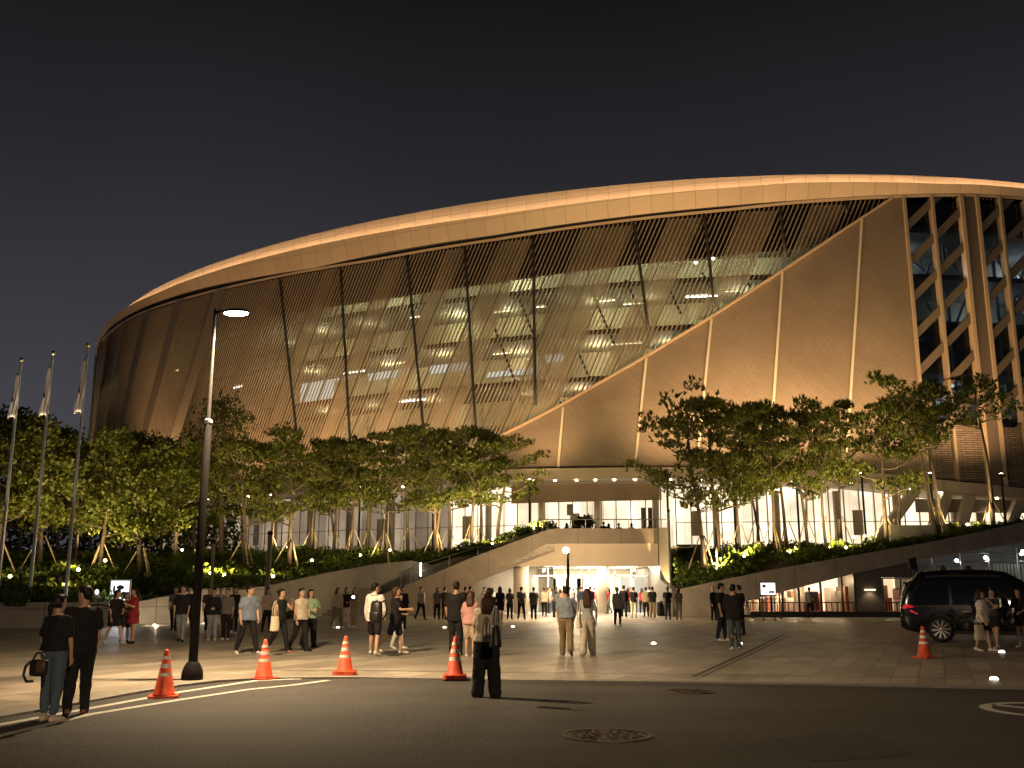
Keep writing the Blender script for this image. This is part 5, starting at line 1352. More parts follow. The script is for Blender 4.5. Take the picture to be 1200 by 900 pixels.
# rope stand by the wall
p = at_z(113, 737, 0); t = empty('rope_stand', p, 0, 'dark rope stand with a drooping rope at the far left wall', 'rope stand')
m = MB(); m.lathe([(.17, 0), (.17, .03), (.03, .05), (.025, .95), (.045, .98), (.01, 1.02)], n=14); m.obj('post', mat('dark brass', (.12, .07, .05), .4, metal=.6), t, True)
m = MB(); m.tube([(-.42, 0, .86), (-.2, 0, .90), (0, 0, .93), (.2, 0, .90), (.42, 0, .86)], .03, 8); m.obj('rope', mat('dark red rope', (.10, .03, .03), .8), t, True)
# unclear white shape on the wall top, made up as a small lamp
p = at_y(113, 700, 41.4); t = empty('wall_top_shape', (p.x, 41.4, FL[3].z), 0, 'small white lit shape on the far left garden wall, made up as a lamp', 'wall lamp')
m = MB(); m.lathe([(.10, 0), (.16, .12), (.16, .22), (.08, .30)], n=12); m.obj('base', M_white, t, True)
m = MB(); m.ell((0, 0, .40), .085, .085, .11, 10, 7); m.obj('bulb', emis('soft bulb', (1, .9, .7), 1.6), t, True)
# ------------------------------------------------------------------ sign board near the right shop
YS = 49.5; a, b = at_y(892, 697, YS), at_y(908, 683, YS); z0 = 0
t = empty('display_sign', ((a.x+b.x)/2, YS, 0), -.1, 'small bright screen on a dark two legged stand left of the lit shop', 'sign'); W_ = (b.x-a.x)/2
m = MB(); m.box((-W_-.05, 0, a.z-.05), (W_+.05, .08, b.z+.05)); m.obj('frame', M_house, t)
m = MB(); m.box((-W_, -.012, a.z), (W_, -.002, b.z)); m.obj('screen', emis('sign light', (1, .97, .94), 1.6), t)
m = MB(); zc_ = (a.z+b.z)/2
m.box((-W_*.8, -.016, zc_-.03), (W_*.9, -.0125, zc_-.005)); m.box((W_*.1, -.016, zc_-.2), (W_*.85, -.0125, zc_-.11)); m.box((-W_*.75, -.016, zc_+.06), (-W_*.3, -.0125, zc_+.2)); m.box((-W_*.1, -.016, zc_+.13), (W_*.2, -.0125, zc_+.15)); m.obj('screen_print', mat('brown print', (.3, .18, .15), .7), t)
m = MB()
for x in (-W_*.8, W_*.8):
    m.tube([(x, .04, a.z-.05), (x, .04, .05)], .025, 8); m.bar((x, -.25, .02), (x, .32, .02), .05, .04)
m.obj('stand', M_house, t)
# crowd barrier in front of the shop
YB = 52.5; xa, xb = x_at(877, YB), x_at(918, YB)
t = empty('crowd_barrier', ((xa+xb)/2, YB, 0), 0, 'dark low crowd barrier with upright bars before the lit shop windows', 'barrier'); W_ = (xb-xa)/2
m = MB(); m.tube([(-W_, 0, .12), (-W_, 0, 1.0), (W_, 0, 1.0), (W_, 0, .12), (-W_, 0, .12)], .025, 8); m.obj('frame', M_house, t)
m = MB()
for k in range(1, 8): m.tube([(-W_+2*W_*k/8, 0, .12), (-W_+2*W_*k/8, 0, 1.0)], .014, 6)
m.obj('bars', M_house, t)
for x in (-W_*.8, W_*.8):
    m = MB(); m.bar((x, -.3, .02), (x, .3, .02), .05, .03); m.box((x-.02, -.02, 0), (x+.02, .02, .13)); m.obj('foot', M_house, t)
# black litter bin at the pier foot
p = at_y(777, 724, 57.5); t = empty('litter_bin', (p.x, 57.6, 0), 0, 'black rounded litter bin at the foot of the dark pier', 'litter bin')
m = MB(); m.lathe([(.30, 0), (.33, .05), (.36, .62), (.34, .68)], n=18); m.obj('body', M_house, t, True)
m = MB(); m.lathe([(.37, .66), (.36, .74), (.2, .82), (.01, .84)], n=18); m.obj('lid', M_house, t, True)
# loudspeaker post behind the van
YL = 52; p = at_y(1069.5, 660, YL); t = empty('speaker_post', (p.x, YL, 0), 0, 'black box loudspeaker on a post left behind the van roof', 'loudspeaker')
m = MB(); m.tube([(0, 0, 0), (0, 0, p.z-.3)], .05, 8); m.obj('pole', M_house, t)
m = MB(); m.prism([(-.18, -.12, p.z-.32), (.2, -.12, p.z-.32), (.16, -.12, p.z+.3), (-.22, -.12, p.z+.24)], (0, .3, 0)); m.obj('box', M_house, t)
m = MB(); m.lathe([(.10, 0), (.11, .01), (.06, .012), (.01, .01)], n=14); m.v = [(x, -.13-z, y+p.z-.02) for x, y, z in m.v]; m.obj('grille', M_colm, t)

# ------------------------------------------------------------------ black high-roof van
VH = R(-21); vx = at_y(1104.5, 753, 29.85)
VAN = empty('van', (vx.x, 29.85, 0), VH, 'black high roofed passenger van parked at the right border, rear lamp red', 'van')
M_vp = mat('black van paint', (.006, .006, .007), .16, coat=.9, spec=.5); M_vg = mat('black van glass', (.004, .004, .005), .05, spec=.6); M_tyre = mat('tyre rubber', (.012, .012, .012), .85); M_rim = mat('machined wheel', (.62, .60, .57), .28, metal=.85); M_vt = mat('dark plastic trim', (.015, .015, .015), .6); M_chr = mat('chrome strip', (.7, .68, .64), .15, metal=1)
# local frame: origin at the rear axle on the near (right) side; x forward, y inwards
XR, XF = -1.10, 4.05
Xs = [-1.10, -1.07, -1.02, -.93, -.84, -.75, -.66, -.56, -.42, -.25, 0, .4, .9, 1.4, 1.9, 2.3, 2.7, 2.95, 3.2, 3.45, 3.7, 3.9, 4.0, 4.05]
zr_ = lambda x: float(np.interp(x, [-1.10, -1.07, -1.02, -.93, -.84, -.66, -.56, -.42, .3, 1.6, 2.0, 2.4, 2.9, 3.3, 3.7, 3.95, 4.05], [.95, 1.15, 1.42, 1.64, 1.78, 1.83, 2.0, 2.08, 2.13, 2.12, 2.02, 1.74, 1.30, 1.14, 1.03, .90, .72]))
wf = lambda x: float(np.interp(x, [-1.10, -1.0, -.8, -.4, 2.8, 3.4, 3.9, 4.05], [.84, .92, .965, .985, .985, .96, .84, .68]))
zb0 = lambda x: float(np.interp(x, [-1.10, -.95, -.6, 3.3, 3.8, 4.05], [.42, .34, .26, .24, .28, .40]))
def vsec(x):
    z1 = zr_(x); w_ = wf(x); b = zb0(x); belt = min(1.02, z1-.06)
    y = lambda k: .985-w_*k
    tum = max(0, z1-belt)
    pts = [(1.0, b), (.90, b), (.975, b+.10), (.995, .62 if z1 > .7 else b+.12), (1.0, min(.82, z1-.10)), (.985, belt)]
    for f, k in ((.25, .965), (.5, .935), (.72, .895), (.88, .83), (.96, .74), (1.0, .60)): pts.append((k if tum > .25 else .985-(.985-.6)*f, belt+tum*f))
    pts.append((.0, z1+.02))
    return [(y(k) if i else .985, z) for i, (k, z) in enumerate(pts)]
m = MB(); secs = [vsec(x) for x in Xs]; nS = len(secs[0])
full_ = []
for x, s in zip(Xs, secs):
    ring = [(x, y, z) for y, z in s]+[(x, 2*.985-y, z) for y, z in reversed(s[1:-1])]
    full_.append(ring)
nr = len(full_[0]); m.v = [p for r_ in full_ for p in r_]
m.f = [(i*nr+k, (i+1)*nr+k, (i+1)*nr+(k+1) % nr, i*nr+(k+1) % nr) for i in range(len(Xs)-1) for k in range(nr)]
m.f += [tuple(range(nr)), tuple(range(len(Xs)*nr-1, (len(Xs)-1)*nr-1, -1))]
body_me = recalc(m.mesh('body', True)); body = link('body', body_me, M_vp, VAN)
cut = MB()
for x in (0, 3.06):
    c = MB(); c.lathe([(.435, -.4), (.435, .30)], n=32); c.v = [(x+a, .02+zz, .375+b) for a, b, zz in c.v]; cut.add(c.v, c.f)
    c = MB(); c.lathe([(.435, 0), (.435, .7)], n=32); c.v = [(x+a, 1.68+zz, .375+b) for a, b, zz in c.v]; cut.add(c.v, c.f)
co = bpy.data.objects.new('cutter', recalc(cut.mesh('cutter'))); COL.objects.link(co); co.parent = VAN
bm_ = body.modifiers.new('arch', 'BOOLEAN'); bm_.object = co; bm_.operation = 'DIFFERENCE'; bm_.solver = 'EXACT'
bpy.context.view_layer.update(); dg = bpy.context.evaluated_depsgraph_get()
nm = bpy.data.meshes.new_from_object(body.evaluated_get(dg)); body.modifiers.clear(); body.data = nm; bpy.data.objects.remove(co)
def side(x, f):       # point on the near side between belt (0) and roof edge (1)
    z1 = zr_(x); belt = min(1.02, z1-.06); tum = max(.02, z1-belt); w_ = wf(x)
    k = float(np.interp(f, [0, .25, .5, .72, .88, 1], [.985, .965, .935, .895, .83, .6])); return Vector((x, .985-w_*k-.008, belt+tum*f))
def vwin(name, x0, x1, f0, f1, mat_, cutl=0, cutr=0):
    m = MB(); nx_, nf = 10, 6
    for i in range(nx_+1):
        for j in range(nf+1):
            f = f0+(f1-f0)*j/nf; a = x0+cutl*(j/nf); b = x1-cutr*(j/nf); m.v.append(tuple(side(a+(b-a)*i/nx_, f)))
    m.f = [(i*(nf+1)+j, (i+1)*(nf+1)+j, (i+1)*(nf+1)+j+1, i*(nf+1)+j+1) for i in range(nx_) for j in range(nf)]
    return m.obj(name, mat_, VAN, True)
vwin('window', -.74, .28, .06, .60, M_vg, .10, 0); vwin('window', .36, 1.36, .06, .60, M_vg); vwin('window', 1.44, 2.52, .06, .62, M_vg, 0, .55)
vwin('roof_panel', -.30, 1.75, .80, .86, M_vt)
for x0, x1, z in ((.30, 1.40, .90), (1.48, 2.4, .90)):
    m = MB(); m.bar((x0+.3, -.018, z), (x0+.55, -.018, z), .02, .035); m.obj('door_handle', M_chr, VAN)
m = MB(); pts = [side(x, .03)+Vector((0, -.006, 0)) for x in np.linspace(-.7, 2.7, 16)]; m.tube(pts, .010, 5); m.obj('chrome_strip', M_chr, VAN, True)
m = MB(); m.bar((.36, -.006, .30), (2.6, -.006, .30), .03, .10); m.obj('side_skirt', M_vt, VAN)
for xx in (.32, 1.40, 2.45): m = MB(); m.bar((xx, .002, .40), (xx, .002, 1.0), .012, .012); m.obj('door_gap', M_tyre, VAN)
# tail lamp wraps the rear corner
m = MB(); q = [(-1.035, .115, 1.00), (-.98, .06, 1.08), (-.86, .022, 1.09), (-.70, .008, 1.04), (-.76, .008, 1.00), (-.90, .03, 1.00), (-.98, .055, .96)]
m.prism([(x, y-.012, z) for x, y, z in q], (.0, .03, 0)); m.obj('tail_lamp', mat('tail lamp red', (.5, .01, .01), .2, emit=(1, .03, .05), es=.4), VAN)
m = MB(); m.prism([(-.84, -.0, .90), (-.62, -.012, .80), (-.60, -.012, .83), (-.80, -.0, .94)], (0, .03, 0)); m.obj('rear_reflector', mat('glowing red reflector', (.5, .02, .03), .2, emit=(1, .05, .08), es=.35), VAN)  # reflector has a glow of its own in place of returned light
m = MB(); m.tube([side(x, .985)+Vector((.0, .02, .02)) for x in np.linspace(-.7, -.35, 5)], .02, 6); m.tube([(-1.02, .13, 1.2), (-.88, .09, 1.55), (-.72, .12, 1.74)], .014, 6); m.obj('rear_trim', M_chr, VAN, True)
m = MB(); m.bar((-1.08, .35, .50), (-1.08, 1.6, .50), .06, .14); m.obj('rear_bumper', M_vt, VAN)
m = MB(); m.prism([(-.72, .45, 1.70), (-.95, .45, 1.70), (-.95, 1.5, 1.70), (-.72, 1.5, 1.70)], (0, 0, .05)); m.obj('spoiler', M_vp, VAN)
for xx in (.2, .9): m = MB(); m.lathe([(.10, 0), (.08, .09), (.02, .12)], (xx, .55, zr_(xx)), 10); m.obj('roof_beacon', M_vt, VAN)
m = MB(); m.prism([(2.42, -.14, 1.02), (2.62, -.14, 1.02), (2.60, -.14, 1.2), (2.46, -.14, 1.2)], (0, .16, 0)); m.obj('door_mirror', M_vp, VAN)
def wheel(x, y0, sgn):
    m = MB(); m.lathe([(.24, -.11), (.345, -.105), (.375, -.07), (.378, .07), (.345, .105), (.24, .11)], n=40); m.v = [(x+a, y0+zz, .378+b) for a, b, zz in m.v]; ty = m.obj('tyre', M_tyre, VAN, True)
    yy = y0-sgn*.10
    m = MB(); m.lathe([(.295, -.03), (.305, 0), (.285, .02), (.275, .0), (.262, -.02)], n=40); m.f = m.f[:-2]; m.v = [(x+a, yy-sgn*.012+zz, .378+b) for a, b, zz in m.v]; rim = m.obj('rim', M_rim, VAN, True)
    m = MB()
    for k in range(10):
        a = 2*math.pi*k/10+.1
        for da in (-.055, .055):
            p0 = Vector((x+.06*math.cos(a), yy, .378+.06*math.sin(a))); p1 = Vector((x+.272*math.cos(a+da*1.6), yy-sgn*.01, .378+.272*math.sin(a+da*1.6))); m.bar(p0, p1, .020, .03, (0, 1, 0))
    m.ell((x, yy-sgn*.01, .378), .065, .025, .065, 14, 6); m.obj('spokes', M_rim, VAN)
    m = MB(); m.lathe([(.27, 0), (.01, .01)], n=24); m.v = [(x+a, yy+sgn*.05+zz, .378+b) for a, b, zz in m.v]; m.obj('brake_disc', M_vt, VAN)
for x in (0, 3.06): wheel(x, .13, 1); wheel(x, 1.84, -1)
m = MB(); m.prism([(3.75, .12, .74), (3.98, .30, .72), (3.98, .30, .86), (3.7, .12, .92)], (0, .04, 0)); m.obj('headlight', mat('headlight glass', (.6, .6, .6), .1), VAN)
# ------------------------------------------------------------------ people
_q = []      # (MB, voxel, smooth iterations, wrinkle, dict, key)
def queue(mb, vox, it, wr, d, k): _q.append((mb, vox, it, wr, d, k))
def flush():
    obs = []
    for mb, vox, it, wr, d, k in _q:
        o = bpy.data.objects.new('tmp', recalc(mb.mesh('tmp'))); COL.objects.link(o)
        r = o.modifiers.new('r', 'REMESH'); r.mode = 'VOXEL'; r.voxel_size = vox; r.use_smooth_shade = True
        s = o.modifiers.new('s', 'SMOOTH'); s.factor = .5; s.iterations = it
        obs.append(o)
    bpy.context.view_layer.update(); dg = bpy.context.evaluated_depsgraph_get()
    for o, (mb, vox, it, wr, d, k) in zip(obs, _q):
        me = bpy.data.meshes.new_from_object(o.evaluated_get(dg)); me.name = k; me.materials.clear()
        if wr:
            n = len(me.vertices); co = np.empty(n*3); no = np.empty(n*3); me.vertices.foreach_get('co', co); me.vertices.foreach_get('normal', no)
            co = co.reshape(-1, 3); no = no.reshape(-1, 3)
            h = np.array([noise.noise(Vector((c[0]*9, c[1]*9, c[2]*6)))+.6*noise.noise(Vector((c[0]*21+5, c[1]*21, c[2]*13))) for c in co])
            co += no*(h*wr)[:, None]; me.vertices.foreach_set('co', co.ravel()); me.update()
        d[k] = me
    for o in obs:
        me = o.data; bpy.data.objects.remove(o); bpy.data.meshes.remove(me)
    _q.clear()
def cap(mb, p0, r0, p1, r1, n=10, flat=1.0):
    """closed tapered limb piece with rounded ends"""
    p0, p1 = Vector(p0), Vector(p1); d = (p1-p0); L_ = d.length; d = d.normalized() if L_ > 1e-6 else Vector((0, 0, 1))
    pts = []; rs = []
    for a in (-1.2, -.7, 0): pts.append(p0+d*r0*math.sin(a)); rs.append(r0*math.cos(a))
    for a in (0, .7, 1.2): pts.append(p1+d*r1*math.sin(a)); rs.append(r1*math.cos(a))
    mb.tube(pts, rs, n)
def loft(mb, rings, n=18, rz=0.0):
    vs = []; c_, s_ = math.cos(rz), math.sin(rz)
    for (cx, cy, z, rx, ry) in rings:
        for k in range(n):
            a = 2*math.pi*k/n; ex = abs(math.cos(a))**.85*math.copysign(1, math.cos(a)); ey = abs(math.sin(a))**.85*math.copysign(1, math.sin(a))
            x, y = rx*ex, ry*ey; vs.append((cx+x*c_-y*s_, cy+x*s_+y*c_, z))
    m = len(rings); fs = [(i*n+k, i*n+(k+1) % n, (i+1)*n+(k+1) % n, (i+1)*n+k) for i in range(m-1) for k in range(n)]
    fs += [tuple(range(n-1, -1, -1)), tuple(range((m-1)*n, m*n))]; mb.add(vs, fs)
def spec(**k):
    d = dict(h=1.70, fem=False, top='tee', bottom='pants', hair='short', legs=((3, 4), (-3, 4)), arms=((4, 9, 14, 3), (4, 9, 14, 3)), lean=0, head=(0, 0), wide=1.0, topw=1.0, near=False, shorts=.36, hem=.49, long=.8, stance=0.0)
    d.update(k); return d
_cache = {}
def figure(sp):
    key = repr(sorted(sp.items()))
    if key in _cache: return _cache[key]
    H = sp['h']; fem = sp['fem']; d = {}; S = lambda *a: Vector(a)*H
    lean = R(sp['lean'])
    piv = .52
    def TL(p):         # lean the upper body forwards about the hips
        p = Vector(p); y, z = p.y, p.z-piv
        if z < -.08: return p
        k = min(1, (z+.08)/.16)
        a = lean*k; return Vector((p.x, y*math.cos(a)-z*math.sin(a), piv+y*math.sin(a)+z*math.cos(a)))
    body, top, bot, shoes, hair = MB(), MB(), MB(), MB(), MB()
    w_ = .93 if fem else 1.0
    # ---- legs
    feet = []; L1, L2 = .24, .235; hips = {}
    for sg, (th, kn) in zip((1, -1), sp['legs']):
        a, b = R(th), R(th-kn); hip = Vector((sg*.052, 0, .52))
        ab = sg*(.008+sp['stance']*.5)
        knee = hip+Vector((ab*L1*2, -math.sin(a)*L1, -math.cos(a)*L1)); ank = knee+Vector((ab*L2*2, -math.sin(b)*L2, -math.cos(b)*L2)); feet.append((sg, hip, knee, ank, b))
    low = min(f[3].z-(.0 if f[4] > -.35 else .022) for f in feet); dz = .045-low
    sh = Vector((0, 0, dz))
    W = sp['wide']
    for sg, hip, knee, ank, b in feet:
        hip, knee, ank = hip+sh, knee+sh, ank+sh
        hips[sg] = hip
        pitch = max(0, -b-.12)*1.0
        fd = Vector((sg*.18, -math.cos(pitch), -math.sin(pitch))).normalized(); upv = Vector((0, -math.sin(pitch), math.cos(pitch)))
        heel = ank-fd*.020-upv*.026; ball = heel+fd*.085-upv*.004; toe = heel+fd*.125-upv*.006
        cap(body, hip*H, .050*H, (hip*.4+knee*.6)*H, .040*H); cap(body, (hip*.4+knee*.6)*H, .040*H, knee*H, .031*H)
        cap(body, knee*H, .031*H, (knee*.6+ank*.4+Vector((0, .006, 0)))*H, .030*H); cap(body, (knee*.6+ank*.4+Vector((0, .006, 0)))*H, .030*H, ank*H, .0195*H)
        cap(body, ank*H, .019*H, heel*H, .019*H); cap(body, heel*H, .019*H, ball*H, .018*H)
        # shoes
        cap(shoes, heel*H+Vector((0, 0, .004*H)), .024*H, ball*H, .0235*H, 12); cap(shoes, ball*H, .0235*H, toe*H, .018*H, 12); cap(shoes, (ank-Vector((0, 0, .012)))*H, .0235*H, heel*H, .024*H, 12)
        # trousers
        if sp['bottom'] in ('pants', 'crop'):
            e = ank.lerp(knee, -.06 if sp['bottom'] == 'pants' else .16)
            rh, rk, ra = .062*(.6+.4*W), .043*W, (.031 if W < 1.15 else .040)*W
            cap(bot, hip*H, rh*H, (hip*.5+knee*.5)*H, (rh*.5+rk*.55)*H, 14); cap(bot, (hip*.5+knee*.5)*H, (rh*.5+rk*.55)*H, knee*H, rk*H, 14); cap(bot, knee*H, rk*H, e*H, ra*H, 14)
        elif sp['bottom'] == 'shorts':
            e = hip.lerp(knee, .62 if sp['shorts'] < .3 else (.86 if sp['shorts'] < .4 else 1.02)); cap(bot, hip*H, .064*H, e*H, .054*W*H, 14)
    # ---- pelvis and torso rings  (cx, cy, z, rx, ry)
    hw = 1.06 if fem else 1.0; shw = .9 if fem else 1.0
    T = [(.47, .062*hw, .050), (.50, .088*hw, .060), (.53, .092*hw, .063), (.57, .086*hw, .058), (.615, .074*w_, .052), (.66, .078*w_, .055), (.71, .090*w_, .062), (.76, .100*shw, .063), (.795, .104*shw, .054), (.82, .075*shw, .043), (.842, .036, .033)]
    def rings(ex, z0, z1, flare=0.0, k=1.0):
        out = []; zs = [z for z in np.linspace(z0, z1, 14)]
        for z in zs:
            rx = float(np.interp(z, [t[0] for t in T], [t[1] for t in T])); ry = float(np.interp(z, [t[0] for t in T], [t[2] for t in T])); f = (z1-z)/(z1-z0)
            if k > 1 and z < .78: rx = max(rx, .094*w_); 
            c = TL((0, 0, z))+sh
            out.append((c.x*H, c.y*H, c.z*H, (rx*k+ex+flare*f*f)*H, (ry*(k if k < 1.2 else 1.2)+ex+flare*f*f*.8)*H))
        return out
    loft(body, rings(0, .47, .842))
    # ---- arms
    for sg, (p_, ab, q_, inn) in zip((1, -1), sp['arms']):
        p_, ab, q_, inn = R(p_), R(ab), R(q_), R(inn)
        sj = TL((sg*.098*shw, 0, .795))+sh
        d1 = Vector((sg*math.sin(ab), -math.sin(p_)*math.cos(ab), -math.cos(p_)*math.cos(ab)))
        d2 = Vector((-sg*math.sin(inn), -math.sin(q_)*math.cos(inn), -math.cos(q_)*math.cos(inn)))
        el = sj+d1*.165; wr = el+d2*.145
        cap(body, sj*H, .029*w_*H, el*H, .0215*w_*H); cap(body, el*H, .0215*w_*H, (el*.65+wr*.35)*H, .0205*w_*H); cap(body, (el*.65+wr*.35)*H, .0205*w_*H, wr*H, .0135*w_*H)
        # hand: palm, four fingers in two bends, thumb from the side
        nrm_ = Vector((-sg, 0, 0)); nrm_ = (nrm_-d2*nrm_.dot(d2)); nrm_ = nrm_.normalized() if nrm_.length > .2 else Vector((0, -1, 0)); sd = d2.cross(nrm_).normalized()
        if sd.y > 0: sd = -sd
        pc = wr+d2*.030
        for t in (-.0125, -.004, .0045, .0125): cap(body, (wr+sd*t*.6)*H, .0105*H, (wr+d2*.045+sd*t)*H, .0085*H, 8)
        for t, l in ((-.0165, .027), (-.0055, .034), (.0055, .037), (.0165, .033)):
            k0 = wr+d2*.050+sd*t; k1 = k0+(d2*.85+nrm_*.35+sd*t*4).normalized()*l*.55; k2 = k1+(d2*.6+nrm_*.75+sd*t*3).normalized()*l*.5
            cap(body, k0*H, .0058*H, k1*H, .0054*H, 8); cap(body, k1*H, .0054*H, k2*H, .0045*H, 8)
        b0 = wr+d2*.014+sd*.012; b1 = b0+(d2*.7+sd*.75).normalized()*.026; b2 = b1+(d2*.9+sd*.25+nrm_*.4).normalized()*.022
        cap(body, b0*H, .0075*H, b1*H, .0065*H, 8); cap(body, b1*H, .0065*H, b2*H, .005*H, 8)
        if sp['top'] in ('tee', 'dress', 'crop'):
            e = sj.lerp(el, .68); cap(top, (sj-d1*.004)*H, .039*w_*sp['topw']*H, e*H, .036*w_*sp['topw']**1.3*H, 14)
        elif sp['top'] in ('long', 'jacket', 'hoodie'):
            k = 1.0 if sp['top'] == 'long' else 1.18
            cap(top, (sj-d1*.004)*H, .040*w_*k*H, el*H, .032*w_*k*H, 14); cap(top, el*H, .032*w_*k*H, wr.lerp(el, .08)*H, .024*w_*k*H, 14)
        elif sp['top'] == 'vest': cap(top, (sj-d1*.0)*H, .036*w_*H, sj.lerp(el, .12)*H, .035*w_*H, 12)
    # ---- top garment
    tk = sp['topw']
    if sp['top'] == 'dress': loft(top, rings(.010, .36, .835, .045))
    else:
        loft(top, rings(.011 if sp['top'] in ('tee', 'vest', 'long', 'crop') else .018, .56 if sp['top'] == 'crop' else sp['hem'], .833, .004 if tk <= 1 else .012, tk))
    if sp['top'] == 'hoodie':
        c = TL((0, .045, .845))+sh; top.ell(c*H, .060*H, .038*H, .030*H, 14, 8)
    if sp['bottom'] == 'skirt': loft(bot, rings(.010, .37, .62, .05))
    else: loft(bot, rings(.006+.004*(W-1), .455, .60))
    # ---- head
    yaw, pit = R(sp['head'][0]), R(sp['head'][1])
    hb = TL((0, .002, .862))+sh
    M3 = Matrix.Rotation(lean*.3, 3, 'X') @ Matrix.Rotation(yaw, 3, 'Z') @ Matrix.Rotation(pit, 3, 'X')
    def HP(x, y, z): return (hb+M3 @ Vector((x, y, z-.862)))*H
    nb = TL((0, .004, .825))+sh
    cap(body, nb*H, .033*w_*H, HP(0, .006, .885), .030*w_*H, 12)
    hr = [(.866, .016, .016, -.030), (.874, .026, .028, -.022), (.888, .034, .040, -.012), (.905, .039, .048, -.006), (.925, .043, .053, -.002), (.945, .0445, .056, .001), (.965, .0435, .055, .003), (.982, .037, .047, .004), (.994, .024, .031, .005), (.999, .008, .010, .005)]
    vs = []; n = 18
    for z, rx, ry, cy in hr:
        for k in range(n):
            a = 2*math.pi*k/n; vs.append(HP(rx*math.cos(a), cy+ry*math.sin(a), z))
    m = len(hr); body.add(vs, [(i*n+k, i*n+(k+1) % n, (i+1)*n+(k+1) % n, (i+1)*n+k) for i in range(m-1) for k in range(n)]+[tuple(range(n-1, -1, -1)), tuple(range((m-1)*n, m*n))])
    cap(body, HP(0, -.052, .938), .007*H, HP(0, -.061, .918), .0095*H, 8)
    for sg in (1, -1): body.ell(HP(sg*.044, .006, .927), .007*H, .013*H, .018*H, 8, 6)
    body.ell(HP(0, -.046, .874), .013*H, .010*H, .010*H, 8, 6)
    # ---- face details
    fc = MB()
    for sg in (1, -1):
        fc.ell(HP(sg*.0185, -.0515, .936), .0085*H, .005*H, .0045*H, 8, 5)
        cap(fc, HP(sg*.010, -.0555, .9465), .0022*H, HP(sg*.029, -.0495, .9475), .002*H, 6)
    d['eyes'] = fc.mesh('eyes', True)
    lm = MB(); lm.ell(HP(0, -.0505, .8975), .0135*H, .006*H, .005*H, 10, 5); d['lips'] = lm.mesh('lips', True)
    # ---- hair
    ht = sp['hair']
    def he(x, y, z, rx, ry, rz): hair.ell(HP(x, y, z), rx*H, ry*H, rz*H, 14, 9)
    he(0, .010, .962, .0495, .058, .044); he(0, .026, .938, .047, .042, .050)
    he(0, -.018, .983, .038, .035, .022)
    if ht == 'short': he(0, .030, .915, .041, .032, .030)
    if ht in ('bob', 'long', 'pony', 'bun'):
        he(.030, .012, .935, .020, .036, .045); he(-.030, .012, .935, .020, .036, .045)
    if ht == 'bob':
        for sg in (1, -1): cap(hair, HP(sg*.037, .008, .935), .020*H, HP(sg*.040, .012, .868), .018*H)
        cap(hair, HP(0, .035, .93), .042*H, HP(0, .034, .870), .036*H); cap(hair, HP(.02, .034, .93), .036*H, HP(.024, .03, .866), .026*H); cap(hair, HP(-.02, .034, .93), .036*H, HP(-.024, .03, .866), .026*H)
    if ht == 'long':
        for sg in (1, -1): cap(hair, HP(sg*.036, .006, .94), .020*H, HP(sg*.046, .020, .845), .019*H); 
        for sg in (1, 0, -1):
            e = TL((sg*.036, .068, sp['long']))+sh; e2 = TL((sg*.030, .070, sp['long']-.045))+sh
            cap(hair, HP(sg*.02, .034, .93), .040*H, HP(sg*.03, .046, .86), .033*H); cap(hair, HP(sg*.03, .046, .86), .033*H, e*H, .026*H); cap(hair, e*H, .026*H, e2*H, .014*H)
    if ht == 'pony': cap(hair, HP(0, .062, .928), .020*H, HP(0, .082, .895), .024*H); cap(hair, HP(0, .082, .895), .024*H, HP(0, .078, .835), .014*H)
    if ht == 'bun': he(0, .070, .955, .026, .024, .026)
    if ht == 'cap':
        he(0, .002, .972, .052, .062, .036); 
    near = sp['near']; v = .0075*H if near else .0125*H
    vb = .0062*H if near else .0115*H
    queue(body, vb, 1, 0, d, 'body'); queue(top, v, 3, .0095*H if near else .006*H, d, 'top'); queue(bot, v, 3, .0085*H, d, 'bottom'); queue(shoes, v, 2, 0, d, 'shoes'); queue(hair, v*.9, 2, .003*H, d, 'hair')
    _cache[key] = d; return d
_mc = {}
def cloth(c, rough=.85):
    k = tuple(round(x, 3) for x in c)
    if k not in _mc: _mc[k] = mat('cloth', c, rough, var=.14, vscale=9, bump=.15, bscale=45, spec=.25)
    return _mc[k]
BLACK = (.013, .012, .013); NAVY = (.018, .022, .038); DGREY = (.05, .05, .052); GREY = (.16, .155, .15); LGREY = (.32, .31, .29); WHITE = (.66, .63, .58); CREAM = (.52, .46, .36); BEIGE = (.38, .31, .22); KHAKI = (.22, .165, .095)
JEANS = (.075, .105, .145); LJEANS = (.22, .235, .25); BLUEGREY = (.15, .185, .25); LBLUE = (.27, .33, .40); MINT = (.27, .42, .27); RED = (.30, .03, .035); PINK = (.50, .27, .24); OLIVE = (.14, .13, .07); BROWN = (.12, .07, .045); TEAL = (.05, .09, .095)
M_skin = mat('skin', (.48, .285, .19), .5, var=.06, vscale=6, spec=.35); M_skin2 = mat('tan skin', (.40, .225, .145), .5, var=.06, vscale=6, spec=.35)
M_eye = mat('dark eyes', (.02, .015, .012), .3); M_lip = mat('lips', (.36, .14, .12), .5)
HB = (.012, .009, .008); HBR = (.055, .024, .014); HBL = (.34, .24, .11)
PEOPLE = []
def person(px, fy, head, sp, colors, label, face=False, z=0.0, Y=None, group=None):
    """px, fy: photo pixel of the point between the feet; head: heading, 0 towards the camera, 90 to the right of the picture, 180 away"""
    p = at_z(px, fy, z) if Y is None else Vector((at_y(px, 700, Y).x, Y, z))
    PEOPLE.append((p, head, figure(sp), colors, label, face, group)); return p
